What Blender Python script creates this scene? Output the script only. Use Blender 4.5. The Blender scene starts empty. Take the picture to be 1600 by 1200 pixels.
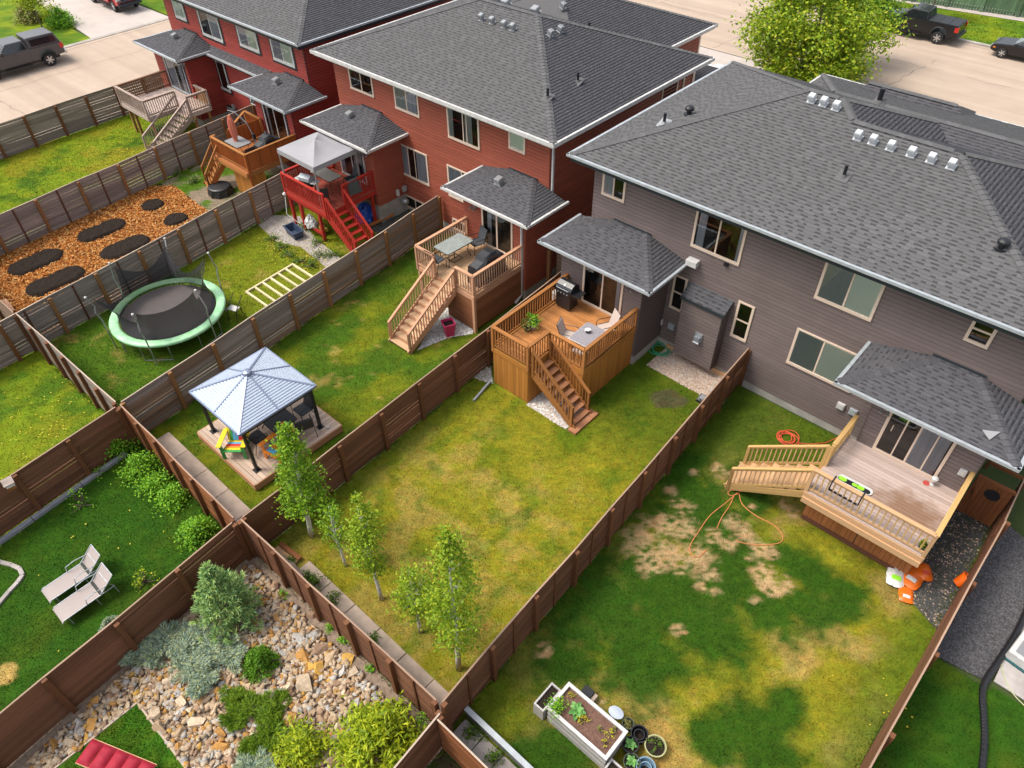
import bpy, bmesh, math, random
import numpy as np
from mathutils import Vector, Matrix
random.seed(11); rng = np.random.default_rng(11)
SC = bpy.context.scene; COL = SC.collection
V = Vector; PI = math.pi; RAD = math.radians
# ---------------------------------------------------------------- camera
FPX, PITCH, ROLL, YAW, CH = 1146.5, RAD(43.87), RAD(-.717), RAD(42.5), 19.2
_cp, _sp = math.cos(PITCH), math.sin(PITCH)
_rt, _up, _fw = V((1, 0, 0)), V((0, _sp, _cp)), V((0, _cp, -_sp))
_c, _s = math.cos(ROLL), math.sin(ROLL)
_rt, _up = _rt*_c+_up*_s, _up*_c-_rt*_s
_Rz = Matrix.Rotation(YAW, 3, 'Z'); _rt, _up, _fw = _Rz@_rt, _Rz@_up, _Rz@_fw
cd = bpy.data.cameras.new('camera'); cam = bpy.data.objects.new('camera', cd); COL.objects.link(cam)
cd.sensor_width = 36; cd.lens = FPX/1600*36; cd.clip_start = .3; cd.clip_end = 900
cam.matrix_world = Matrix(((_rt.x, _up.x, -_fw.x, 0), (_rt.y, _up.y, -_fw.y, 0), (_rt.z, _up.z, -_fw.z, CH), (0, 0, 0, 1)))
SC.camera = cam
# ---------------------------------------------------------------- sky, sun, exposure
SUN_EL, SUN_AZ = RAD(60), RAD(222)      # direction the light comes from, azimuth from +x counter-clockwise
w = bpy.data.worlds.new('World'); SC.world = w; w.use_nodes = True
nt = w.node_tree; bg = nt.nodes['Background']
sky = nt.nodes.new('ShaderNodeTexSky'); sky.sky_type = 'NISHITA'; sky.sun_disc = False
sky.sun_elevation = SUN_EL; sky.sun_rotation = PI/2-SUN_AZ
sky.air_density = 1.0; sky.dust_density = 4.0; sky.ozone_density = 1.0
hs = nt.nodes.new('ShaderNodeHueSaturation'); hs.inputs['Saturation'].default_value = .38
nt.links.new(sky.outputs[0], hs.inputs['Color']); nt.links.new(hs.outputs[0], bg.inputs[0]); bg.inputs[1].default_value = .15
sd = bpy.data.lights.new('sun', 'SUN'); sun = bpy.data.objects.new('sun', sd); COL.objects.link(sun)
sd.energy = 1.35; sd.angle = RAD(17); sd.color = (1, .92, .79)
_d = V((math.cos(SUN_AZ)*math.cos(SUN_EL), math.sin(SUN_AZ)*math.cos(SUN_EL), math.sin(SUN_EL)))
sun.rotation_euler = _d.to_track_quat('Z', 'Y').to_euler(); sun.location = (0, 0, 60)
SC.view_settings.view_transform = 'Standard'; SC.view_settings.look = 'None'
SC.view_settings.exposure = .88; SC.view_settings.gamma = 1; SC.view_settings.use_curve_mapping = False
# ---------------------------------------------------------------- helpers
def tag(o, label=None, cat=None, group=None, kind=None):
    if label: o['label'] = label
    if cat: o['category'] = cat
    if group: o['group'] = group
    if kind: o['kind'] = kind
    return o
ORI = {}
def thing(name, label, cat, loc=(0, 0, 0), rz=0, group=None):
    o = bpy.data.objects.new(name, None); COL.objects.link(o); o.empty_display_size = .2
    o.location = loc; o.rotation_euler = (0, 0, rz)
    ORI[o.name] = Matrix.Translation(V(loc)) @ Matrix.Rotation(rz, 4, 'Z')
    return tag(o, label, cat, group)
class MB:
    def __init__(s): s.v = []; s.f = []; s.m = []
    def add(s, vs, fs, m=0):
        o = len(s.v); s.v += [tuple(v) for v in vs]; s.f += [tuple(i+o for i in f) for f in fs]; s.m += [m]*len(fs); return s
    def hexa(s, b, t, m=0):
        return s.add(list(b)+list(t), [(3, 2, 1, 0), (4, 5, 6, 7), (0, 1, 5, 4), (1, 2, 6, 5), (2, 3, 7, 6), (3, 0, 4, 7)], m)
    def box(s, x0, x1, y0, y1, z0, z1, m=0):
        return s.hexa([(x0, y0, z0), (x1, y0, z0), (x1, y1, z0), (x0, y1, z0)], [(x0, y0, z1), (x1, y0, z1), (x1, y1, z1), (x0, y1, z1)], m)
    def bar(s, p, q, w, h=None, m=0, up=(0, 0, 1)):
        p, q = V(p), V(q); h = h or w; d = (q-p).normalized(); u = V(up)
        if abs(d.dot(u)) > .98: u = V((1, 0, 0)) if abs(d.x) < .9 else V((0, 1, 0))
        sd_ = d.cross(u).normalized(); u = sd_.cross(d); a, b = sd_*w/2, u*h/2
        return s.hexa([p-a-b, p+a-b, q+a-b, q-a-b], [p-a+b, p+a+b, q+a+b, q-a+b], m)
    def tube(s, pts, r, n=8, m=0, cap=True):
        pts = [V(p) for p in pts]; rs = r if isinstance(r, (list, tuple)) else [r]*len(pts); vs = []; pu = None
        for i, p in enumerate(pts):
            d = (pts[min(i+1, len(pts)-1)]-pts[max(i-1, 0)]).normalized()
            u = pu or (V((0, 0, 1)) if abs(d.z) < .9 else V((1, 0, 0)))
            a = d.cross(u).normalized(); b = a.cross(d).normalized(); pu = b
            for k in range(n):
                t = 2*PI*k/n; vs.append(p+(a*math.cos(t)+b*math.sin(t))*rs[i])
        fs = [(i*n+k, i*n+(k+1) % n, (i+1)*n+(k+1) % n, (i+1)*n+k) for i in range(len(pts)-1) for k in range(n)]
        if cap: fs += [tuple(range(n))[::-1], tuple((len(pts)-1)*n+k for k in range(n))]
        return s.add(vs, fs, m)
    def lathe(s, prof, c=(0, 0, 0), n=16, m=0, ax=None, cap=True):
        # prof [(r,z)], ax optional 3x3
        c = V(c); vs = []
        for r, z in prof:
            for k in range(n):
                p = V((r*math.cos(2*PI*k/n), r*math.sin(2*PI*k/n), z)); vs.append(c+(ax@p if ax else p))
        fs = [(i*n+k, i*n+(k+1) % n, (i+1)*n+(k+1) % n, (i+1)*n+k) for i in range(len(prof)-1) for k in range(n)]
        if cap: fs += [tuple(range(n))[::-1], tuple((len(prof)-1)*n+k for k in range(n))]
        return s.add(vs, fs, m)
    def prism(s, poly, z0, z1, m=0, fn=None):
        n = len(poly); f = fn or (lambda a, b, z: (a, b, z))
        return s.add([f(a, b, z0) for a, b in poly]+[f(a, b, z1) for a, b in poly],
                     [tuple(range(n))[::-1], tuple(range(n, 2*n))]+[(i, (i+1) % n, n+(i+1) % n, n+i) for i in range(n)], m)
    def build(s, name, mat, parent=None, local=False, smooth=False, bevel=0, inv=True):
        me = bpy.data.meshes.new(name); vs = s.v
        if parent is not None and not local:
            Mi = ORI[parent.name].inverted(); vs = [tuple(Mi@V(v)) for v in vs]
        me.from_pydata(vs, [], s.f)
        for mm in (mat if isinstance(mat, (list, tuple)) else [mat]): me.materials.append(mm)
        if any(s.m): me.polygons.foreach_set('material_index', s.m)
        bm = bmesh.new(); bm.from_mesh(me)
        if bevel: bmesh.ops.bevel(bm, geom=[e for e in bm.edges if len(e.link_faces) == 2 and e.calc_face_angle(0) > .5], offset=bevel, segments=2, affect='EDGES', profile=.6)
        if len(s.f) > 1: bmesh.ops.recalc_face_normals(bm, faces=bm.faces)
        bm.to_mesh(me); bm.free()
        if smooth: me.polygons.foreach_set('use_smooth', [True]*len(me.polygons))
        o = bpy.data.objects.new(name, me); COL.objects.link(o)
        if parent is not None: o.parent = parent; ORI[o.name] = ORI[parent.name]
        else: ORI[o.name] = Matrix.Identity(4)
        return o
def soup(name, verts, faces, mat, parent=None, col=None, midx=None, smooth=False):
    """fast numpy mesh: verts (N,3), faces (M,k) all same size"""
    me = bpy.data.meshes.new(name); verts = np.asarray(verts, np.float32); faces = np.asarray(faces, np.int32)
    M_, k = faces.shape
    if parent is not None:
        L = ORI[parent.name].inverted(); A = np.array(L)[:3, :3]; b = np.array(L)[:3, 3]; verts = (verts@A.T+b).astype(np.float32)
    me.vertices.add(len(verts)); me.vertices.foreach_set('co', verts.ravel())
    me.loops.add(M_*k); me.loops.foreach_set('vertex_index', faces.ravel())
    me.polygons.add(M_); me.polygons.foreach_set('loop_start', np.arange(M_, dtype=np.int32)*k)
    for mm in (mat if isinstance(mat, (list, tuple)) else [mat]): me.materials.append(mm)
    if midx is not None: me.polygons.foreach_set('material_index', np.asarray(midx, np.int32))
    if smooth: me.polygons.foreach_set('use_smooth', [True]*M_)
    me.update(calc_edges=True); me.validate()
    if col is not None:
        a = me.color_attributes.new('Col', 'FLOAT_COLOR', 'POINT'); c = np.ones((len(verts), 4), np.float32); c[:, :3] = col
        a.data.foreach_set('color', c.ravel())
    o = bpy.data.objects.new(name, me); COL.objects.link(o)
    if parent is not None: o.parent = parent; ORI[o.name] = ORI[parent.name]
    else: ORI[o.name] = Matrix.Identity(4)
    return o
_unit = {}
def unit_mesh(kind, mat):
    k = (kind, mat.name)
    if k in _unit: return _unit[k]
    b = MB()
    if kind == 'box': b.box(-.5, .5, -.5, .5, -.5, .5)
    elif kind == 'lap':   # lap siding course: x length, y outward, z up
        b.add([(-.5, 0, 0), (.5, 0, 0), (.5, 1, 0), (-.5, 1, 0), (-.5, .8, .74), (.5, .8, .74), (-.5, .12, .82), (.5, .12, .82), (-.5, 0, 1), (.5, 0, 1)],
              [(3, 2, 5, 4), (0, 1, 2, 3), (4, 5, 7, 6), (6, 7, 9, 8), (0, 3, 4, 6, 8), (1, 9, 7, 5, 2)])
    elif kind == 'cap':   # bent hip cap shingle: x along hip (up), y across, z normal
        b.add([(-.5, -.5, -.16), (.5, -.5, -.24), (.5, 0, .0), (-.5, 0, .1), (.5, .5, -.24), (-.5, .5, -.16), (-.5, -.5, -.4), (-.5, .5, -.4), (-.5, 0, -.15)],
              [(0, 1, 2, 3), (3, 2, 4, 5), (0, 3, 8, 6), (3, 5, 7, 8)])
    elif kind == 'tab':   # one roof shingle: x along eave, y up the slope, z out
        b.add([(-.5, 0, 0), (.5, 0, 0), (.5, 0, 1), (-.5, 0, 1), (.5, 1, .15), (-.5, 1, .15)], [(0, 1, 2, 3), (3, 2, 4, 5), (1, 4, 2), (0, 3, 5)])
    me = bpy.data.meshes.new(kind); me.from_pydata(b.v, [], b.f); me.materials.append(mat); me.update()
    _unit[k] = me; return me
def place(name, parent, me, M):
    o = bpy.data.objects.new(name, me); COL.objects.link(o)
    if parent is not None:
        o.parent = parent; ORI[o.name] = ORI[parent.name]; M = ORI[parent.name].inverted()@M
    l, r, s = M.decompose(); o.location = l; o.rotation_euler = r.to_euler(); o.scale = s
    return o
def frame(x, y, z, o, sc):
    M = Matrix(((x[0]*sc[0], y[0]*sc[1], z[0]*sc[2], o[0]), (x[1]*sc[0], y[1]*sc[1], z[1]*sc[2], o[1]), (x[2]*sc[0], y[2]*sc[1], z[2]*sc[2], o[2]), (0, 0, 0, 1)))
    return M
def pbar(name, parent, mat, p, q, w, h, up=(0, 0, 1), kind='box'):
    """one straight board from p to q sharing the unit mesh; w across, h along up"""
    p, q = V(p), V(q); d = q-p; L = d.length; d.normalize(); u = V(up)
    if abs(d.dot(u)) > .98: u = V((0, 1, 0)) if abs(d.y) < .9 else V((1, 0, 0))
    s_ = u.cross(d).normalized(); u = d.cross(s_)
    return place(name, parent, unit_mesh(kind, mat), frame(d, s_, u, (p+q)/2, (L, w, h)))
def pbox(name, parent, mat, x0, x1, y0, y1, z0, z1):
    return place(name, parent, unit_mesh('box', mat), frame((1, 0, 0), (0, 1, 0), (0, 0, 1), ((x0+x1)/2, (y0+y1)/2, (z0+z1)/2), (x1-x0, y1-y0, z1-z0)))
def kids(o): return list(o.children)
def dup(root, loc, rz, label=None, group=None, cat=None):
    r = root.copy(); COL.objects.link(r); r.location = loc; r.rotation_euler = (0, 0, rz)
    ORI[r.name] = Matrix.Translation(V(loc))@Matrix.Rotation(rz, 4, 'Z')
    if label: r['label'] = label
    if group: r['group'] = group
    for ch in kids(root):
        c = ch.copy(); COL.objects.link(c); c.parent = r
        for g in kids(ch):
            d = g.copy(); COL.objects.link(d); d.parent = c
    return r
# ---------------------------------------------------------------- materials
def mat(name, col, rough=.6, metal=0, spec=.5, noise=0, nscale=6, bump=0, bscale=40, rand=0, grain=0, col2=None, coat=0, coords='Object', detail=6, alpha=None):
    """procedural principled: colour broken by noise (col..col2), per-object random tone, wood grain along local x, bump"""
    m = bpy.data.materials.new(name); m.use_nodes = True; n = m.node_tree.nodes; L = m.node_tree.links; P = n['Principled BSDF']
    P.inputs['Roughness'].default_value = rough; P.inputs['Metallic'].default_value = metal; P.inputs['Specular IOR Level'].default_value = spec
    if coat: P.inputs['Coat Weight'].default_value = coat; P.inputs['Coat Roughness'].default_value = .08
    tc = n.new('ShaderNodeTexCoord'); src = tc.outputs[coords] if coords != 'Position' else n.new('ShaderNodeNewGeometry').outputs['Position']
    out = None
    def rgb(c):
        r = n.new('ShaderNodeRGB'); r.outputs[0].default_value = (*c, 1); return r.outputs[0]
    out = rgb(col)
    if noise or grain:
        vec = src
        if grain:
            mp = n.new('ShaderNodeMapping'); mp.inputs['Scale'].default_value = grain if isinstance(grain, tuple) else (1.5, 7, 7); L.new(src, mp.inputs[0])
            oi = n.new('ShaderNodeObjectInfo'); ad = n.new('ShaderNodeVectorMath'); ad.operation = 'ADD'
            sc = n.new('ShaderNodeMath'); sc.operation = 'MULTIPLY'; sc.inputs[1].default_value = 137.
            L.new(oi.outputs['Random'], sc.inputs[0]); L.new(mp.outputs[0], ad.inputs[0]); L.new(sc.outputs[0], ad.inputs[1]); vec = ad.outputs[0]
        t = n.new('ShaderNodeTexNoise'); t.inputs['Scale'].default_value = 1 if grain else nscale; t.inputs['Detail'].default_value = detail; t.inputs['Roughness'].default_value = .65
        L.new(vec, t.inputs['Vector'])
        rp = n.new('ShaderNodeMapRange'); rp.inputs[1].default_value = .3; rp.inputs[2].default_value = .7; L.new(t.outputs[0], rp.inputs[0])
        mx = n.new('ShaderNodeMix'); mx.data_type = 'RGBA'
        c2 = col2 or tuple(c*(1-(noise or .35)) for c in col)
        L.new(rp.outputs[0], mx.inputs[0]); L.new(rgb(c2), mx.inputs[6]); L.new(out, mx.inputs[7]); out = mx.outputs[2]
    if rand:
        oi = n.new('ShaderNodeObjectInfo'); mr = n.new('ShaderNodeMapRange'); mr.inputs[3].default_value = 1-rand; mr.inputs[4].default_value = 1+rand
        L.new(oi.outputs['Random'], mr.inputs[0]); ml = n.new('ShaderNodeVectorMath'); ml.operation = 'SCALE'
        L.new(out, ml.inputs[0]); L.new(mr.outputs[0], ml.inputs['Scale']); out = ml.outputs[0]
    L.new(out, P.inputs['Base Color'])
    if bump:
        t2 = n.new('ShaderNodeTexNoise'); t2.inputs['Scale'].default_value = bscale; t2.inputs['Detail'].default_value = 4; L.new(src, t2.inputs['Vector'])
        b = n.new('ShaderNodeBump'); b.inputs['Strength'].default_value = bump; b.inputs['Distance'].default_value = .02
        L.new(t2.outputs[0], b.inputs['Height']); L.new(b.outputs[0], P.inputs['Normal'])
    if alpha is not None: P.inputs['Alpha'].default_value = alpha
    return m
def attr_mat(name, rough=.9, amt=.35, sc=60):
    m = bpy.data.materials.new(name); m.use_nodes = True; n = m.node_tree.nodes; L = m.node_tree.links; P = n['Principled BSDF']
    P.inputs['Roughness'].default_value = rough; P.inputs['Specular IOR Level'].default_value = .15
    a = n.new('ShaderNodeAttribute'); a.attribute_name = 'Col'
    g = n.new('ShaderNodeNewGeometry'); t = n.new('ShaderNodeTexNoise'); t.inputs['Scale'].default_value = sc; t.inputs['Detail'].default_value = 3; L.new(g.outputs['Position'], t.inputs['Vector'])
    mr = n.new('ShaderNodeMapRange'); mr.inputs[1].default_value = .3; mr.inputs[2].default_value = .7; mr.inputs[3].default_value = 1-amt; mr.inputs[4].default_value = 1+amt; L.new(t.outputs[0], mr.inputs[0])
    ml = n.new('ShaderNodeVectorMath'); ml.operation = 'SCALE'; L.new(a.outputs['Color'], ml.inputs[0]); L.new(mr.outputs[0], ml.inputs['Scale']); L.new(ml.outputs[0], P.inputs['Base Color'])
    return m
def leaf_mat(name, cs, rough=.55, trans=.25):
    """leaf colours picked per leaf island"""
    m = bpy.data.materials.new(name); m.use_nodes = True; n = m.node_tree.nodes; L = m.node_tree.links; P = n['Principled BSDF']
    P.inputs['Roughness'].default_value = rough; P.inputs['Specular IOR Level'].default_value = .25
    g = n.new('ShaderNodeNewGeometry'); r = n.new('ShaderNodeValToRGB'); L.new(g.outputs['Random Per Island'], r.inputs[0])
    e = r.color_ramp.elements
    while len(e) < len(cs): e.new(.5)
    for i, c in enumerate(cs): e[i].position = i/(len(cs)-1); e[i].color = (*c, 1)
    L.new(r.outputs[0], P.inputs['Base Color'])
    if trans:
        tr = n.new('ShaderNodeBsdfTranslucent'); L.new(r.outputs[0], tr.inputs[0]); ms = n.new('ShaderNodeMixShader'); ms.inputs[0].default_value = trans
        L.new(P.outputs[0], ms.inputs[1]); L.new(tr.outputs[0], ms.inputs[2]); L.new(ms.outputs[0], n['Material Output'].inputs[0])
    return m
def glass_mat(name, tint=(.95, .98, .98), see=.97):
    m = bpy.data.materials.new(name); m.use_nodes = True; n = m.node_tree.nodes; L = m.node_tree.links; n.remove(n['Principled BSDF'])
    t = n.new('ShaderNodeBsdfTransparent'); t.inputs[0].default_value = (tint[0]*see, tint[1]*see, tint[2]*see, 1)
    g = n.new('ShaderNodeBsdfGlossy'); g.inputs['Roughness'].default_value = .02
    f = n.new('ShaderNodeFresnel'); f.inputs[0].default_value = 1.75
    mx = n.new('ShaderNodeMixShader'); L.new(f.outputs[0], mx.inputs[0]); L.new(t.outputs[0], mx.inputs[1]); L.new(g.outputs[0], mx.inputs[2]); L.new(mx.outputs[0], n['Material Output'].inputs[0])
    return m
def net_mat(name, col, op):
    m = bpy.data.materials.new(name); m.use_nodes = True; n = m.node_tree.nodes; L = m.node_tree.links; P = n['Principled BSDF']
    P.inputs['Base Color'].default_value = (*col, 1); P.inputs['Roughness'].default_value = .8; P.inputs['Alpha'].default_value = op
    return m
G = {}
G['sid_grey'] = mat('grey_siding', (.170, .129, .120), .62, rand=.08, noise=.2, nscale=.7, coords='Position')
G['sid_dark'] = mat('trim_and_shaded_siding', (.09, .066, .062), .6)  # dark corner trim; also siding sides with shade put into the colour
G['sid_red'] = mat('red_siding', (.32, .076, .041), .6, rand=.08, noise=.2, nscale=.7, coords='Position')
G['sid_crim'] = mat('crimson_siding', (.34, .046, .034), .6, rand=.08, noise=.2, nscale=.7, coords='Position')
G['white'] = mat('white_trim', (.60, .59, .57), .5, noise=.3, nscale=4, coords='Position')
G['beige'] = mat('beige_window_frame', (.66, .52, .41), .5, noise=.08, nscale=3)
G['black_trim'] = mat('black_trim', (.018, .02, .026), .5)
G['fascia'] = mat('dark_fascia', (.022, .03, .036), .45)
G['alu'] = mat('aluminium_gutter', (.48, .52, .55), .42, metal=.3, noise=.25, nscale=5, coords='Position')
G['glass'] = glass_mat('window_glass')
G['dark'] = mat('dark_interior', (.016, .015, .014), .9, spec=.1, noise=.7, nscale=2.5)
G['screen'] = mat('screened_blind', (.36, .39, .36), .8, noise=.08); G['blind'] = mat('roller_blind', (.76, .82, .70), .8, noise=.05)
G['curtain'] = mat('pale_curtain', (.50, .50, .56), .9, grain=(9, .4, .4), noise=.35)
G['concrete'] = mat('concrete', (.46, .42, .38), .85, noise=.3, nscale=1.2, bump=.2, coords='Position')
G['foundation'] = mat('foundation_concrete', (.42, .40, .36), .85, noise=.35, nscale=2, coords='Position')
G['soffit'] = mat('soffit', (.45, .44, .42), .6)
G['metal_dark'] = mat('black_metal', (.012, .013, .016), .4, spec=.5)
G['metal_grey'] = mat('grey_metal', (.35, .36, .37), .4, metal=.6)
G['galv'] = mat('galvanised_steel', (.36, .38, .41), .5, metal=.4, noise=.3, nscale=8)
SH = [mat('shingle_tone', tuple(c*k for c in (.120, .119, .121)), .9, noise=.22, nscale=34, coords='Position', spec=.2, bump=.3, bscale=90) for k in (.54, .91, .97, 1.02, 1.08)]
SHB = [mat('slate_and_shaded_shingle', tuple(c*k for c in (.108, .106, .116)), .9, noise=.45, nscale=30, coords='Position', spec=.2, bump=.4, bscale=90) for k in (.54, .91, .97, 1.02, 1.08)]  # cooler darker shingle copy; on right-facing main slopes it paints in their shade
def wood(name, c, c2, rand=.14, rough=.7, grain=(1.2, 5, 9)): return mat(name, c, rough, grain=grain, col2=c2, rand=rand, spec=.25)
G['brown'] = wood('brown_stained_board', (.215, .096, .053), (.12, .051, .028), rand=.24)
G['brown_post'] = wood('brown_post', (.19, .078, .035), (.10, .04, .018))
G['grey_wood'] = wood('weathered_grey_board', (.34, .28, .25), (.165, .128, .11), rand=.22)
G['tan_post'] = wood('tan_post', (.33, .165, .07), (.19, .085, .033))
G['red_batten'] = wood('reddish_batten', (.14, .058, .036), (.085, .034, .02))
G['cap_pale'] = wood('pale_top_edge', (.50, .40, .31), (.33, .25, .19))
G['cap_dark'] = wood('brown_top_edge', (.42, .29, .21), (.22, .13, .085))
G['mixwood'] = wood('part_stained_grey_board', (.31, .20, .135), (.14, .095, .075), rand=.28)
G['cedar'] = wood('cedar_stained_wood', (.385, .17, .052), (.24, .088, .022), rand=.2)
G['cedar_deck'] = wood('cedar_deck_board', (.50, .225, .075), (.30, .11, .03), rand=.2)
G['cedar_skirt'] = wood('golden_cedar_skirt', (.47, .205, .045), (.30, .115, .02), grain=(1.2, 6, 6))
G['pine'] = wood('pale_pine', (.56, .36, .20), (.38, .21, .10))
G['pine_deck'] = wood('tan_deck_board', (.56, .37, .22), (.42, .26, .14), rand=.1)
G['pink_rail'] = wood('pinkish_cedar_rail', (.56, .32, .20), (.40, .20, .11))
G['skirt_brown'] = wood('reddish_brown_skirt', (.30, .125, .06), (.19, .07, .03))
G['greydeck'] = wood('weathered_deck_board', (.50, .40, .36), (.33, .25, .21), rand=.12)
G['yellowpine'] = wood('treated_pine_rail', (.55, .36, .15), (.36, .21, .07))
G['greyrail'] = wood('grey_weathered_rail', (.40, .31, .26), (.26, .19, .16))
G['reddeck'] = wood('bright_red_stain', (.44, .035, .022), (.30, .02, .012), rand=.08)
G['reddeckboard'] = wood('faded_red_deck', (.40, .10, .065), (.26, .045, .028))
G['orangedeck'] = wood('orange_cedar', (.40, .125, .03), (.26, .065, .012))
G['shedwood'] = wood('rust_brown_board', (.30, .115, .048), (.19, .065, .022))
# ---------------------------------------------------------------- where the photo's sight lines meet real planes
def ray(px, py): return _rt*((px-800)/FPX)-_up*((py-600)/FPX)+_fw
def P(px, py, z=0.):
    d = ray(px, py); t = (z-CH)/d.z; return V((d.x*t, d.y*t, z))
def PY(px, py, y):
    d = ray(px, py); t = y/d.y; return V((d.x*t, y, CH+d.z*t))
# ---------------------------------------------------------------- noise in numpy for ground colours
_lat = np.random.default_rng(5).random((256, 256))
def vnoise(x, y):
    xi = np.floor(x).astype(int); yi = np.floor(y).astype(int); fx = x-xi; fy = y-yi; fx = fx*fx*(3-2*fx); fy = fy*fy*(3-2*fy)
    a = _lat[xi & 255, yi & 255]; b = _lat[(xi+1) & 255, yi & 255]; c = _lat[xi & 255, (yi+1) & 255]; d = _lat[(xi+1) & 255, (yi+1) & 255]
    return (a*(1-fx)+b*fx)*(1-fy)+(c*(1-fx)+d*fx)*fy
def fbm(x, y, s, o=4, seed=0):
    v = 0; a = 1; t = 0
    for i in range(o): v = v+a*vnoise(x*s+seed*17.3+i*5.1, y*s+seed*9.7+i*3.3); t += a; a *= .55; s *= 2.1
    return v/t
def sm(a, b, x): t = np.clip((x-a)/(b-a), 0, 1); return t*t*(3-2*t)
def inpoly(x, y, poly):
    r = np.zeros(len(x), bool); n = len(poly)
    for i in range(n):
        x0, y0 = poly[i][:2]; x1, y1 = poly[(i+1) % n][:2]
        if y0 == y1: continue
        c = ((y0 > y) != (y1 > y)) & (x < (x1-x0)*(y-y0)/(y1-y0)+x0); r ^= c
    return r
def blobs(x, y, L, seed=3, wob=.55, soft=(1.12, .78)):
    """L: (cx,cy,r) -> 0..1 mask with ragged edge"""
    m = np.zeros(len(x)); n = (fbm(x, y, 1.6, 4, seed)-.5)*2*wob+(fbm(x, y, 5, 3, seed+1)-.5)*wob
    for cx, cy, r in L: m = np.maximum(m, sm(soft[0], soft[1], np.hypot(x-cx, y-cy)/r+n))
    return m
GREEN = np.array((.058, .118, .006)); OLIVE = np.array((.178, .166, .010)); STRAW = np.array((.42, .28, .085)); DEEP = np.array((.021, .064, .003)); LIME = np.array((.165, .225, .008)); SOILC = np.array((.06, .042, .03))
def mixc(a, b, t): return a*(1-t[:, None])+b*t[:, None]
G['turf'] = attr_mat('turf_soil', .95, .30, 45); G['blade'] = attr_mat('grass_blade', .8, .22, 25)
def sheet(name, poly, m, z, kind='structure'):
    b = MB(); b.add([(p[0], p[1], z) for p in poly], [tuple(range(len(poly)))]); return tag(b.build(name, m), kind=kind)
def tex(colf, x, y):
    k = .70+.60*fbm(x, y, 4.5, 4, 51); q = fbm(x, y, 9, 3, 52)-.5; c = colf(x, y)*k[:, None]; c[:, 0] *= 1+.5*q; return c*(.78+.44*fbm(x, y, 15, 2, 53))[:, None]
def ground_patch(name, poly, colf, z, step=.13, m=None):
    xs = np.array([p[0] for p in poly]); ys = np.array([p[1] for p in poly])
    gx = np.arange(xs.min()-step, xs.max()+step, step); gy = np.arange(ys.min()-step, ys.max()+step, step)
    X, Y = np.meshgrid(gx, gy, indexing='ij'); nx, ny = X.shape; x = X.ravel(); y = Y.ravel()
    idx = np.arange(nx*ny).reshape(nx, ny); q = np.stack([idx[:-1, :-1], idx[1:, :-1], idx[1:, 1:], idx[:-1, 1:]], -1).reshape(-1, 4)
    q = q[inpoly(x[q].mean(1), y[q].mean(1), poly)]
    used = np.unique(q); re = np.zeros(nx*ny, int); re[used] = np.arange(len(used))
    x, y = x[used], y[used]; zz = z+(fbm(x, y, 3, 3, 2)-.5)*.012
    return tag(soup(name, np.stack([x, y, zz], 1), re[q], m or G['turf'], col=tex(colf, x, y)), kind='structure')
def blades(poly, colf, dens, h=.055, w=.010, seed=0, name='grass', excl=()):
    r = np.random.default_rng(100+seed); xs = [p[0] for p in poly]; ys = [p[1] for p in poly]
    A = (max(xs)-min(xs))*(max(ys)-min(ys)); n = int(A*dens)
    x = r.uniform(min(xs), max(xs), n); y = r.uniform(min(ys), max(ys), n); k = inpoly(x, y, poly)
    for e in excl: k &= ~inpoly(x, y, e)
    x, y = x[k], y[k]; n = len(x); a = r.uniform(0, 2*PI, n); t = r.uniform(0, 2*PI, n); hh = h*r.uniform(.5, 1.3, n)*(.7+.6*fbm(x, y, 2.2, 3, 9)); ww = w*r.uniform(.7, 1.3, n); ln = hh*r.uniform(.2, 1.1, n)
    z = np.zeros(n)+.003
    p0 = np.stack([x-np.cos(a)*ww, y-np.sin(a)*ww, z], 1); p1 = np.stack([x+np.cos(a)*ww, y+np.sin(a)*ww, z], 1); p2 = np.stack([x+np.cos(t)*ln, y+np.sin(t)*ln, z+hh], 1)
    v = np.stack([p0, p1, p2], 1).reshape(-1, 3); c = tex(colf, x, y)*r.uniform(.62, 1.42, n)[:, None]
    c = c*np.stack([r.uniform(.9, 1.12, n), np.ones(n), np.ones(n)], 1)
    return tag(soup(name, v, np.arange(3*n).reshape(-1, 3), G['blade'], col=np.repeat(c, 3, 0)), kind='stuff')
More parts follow.
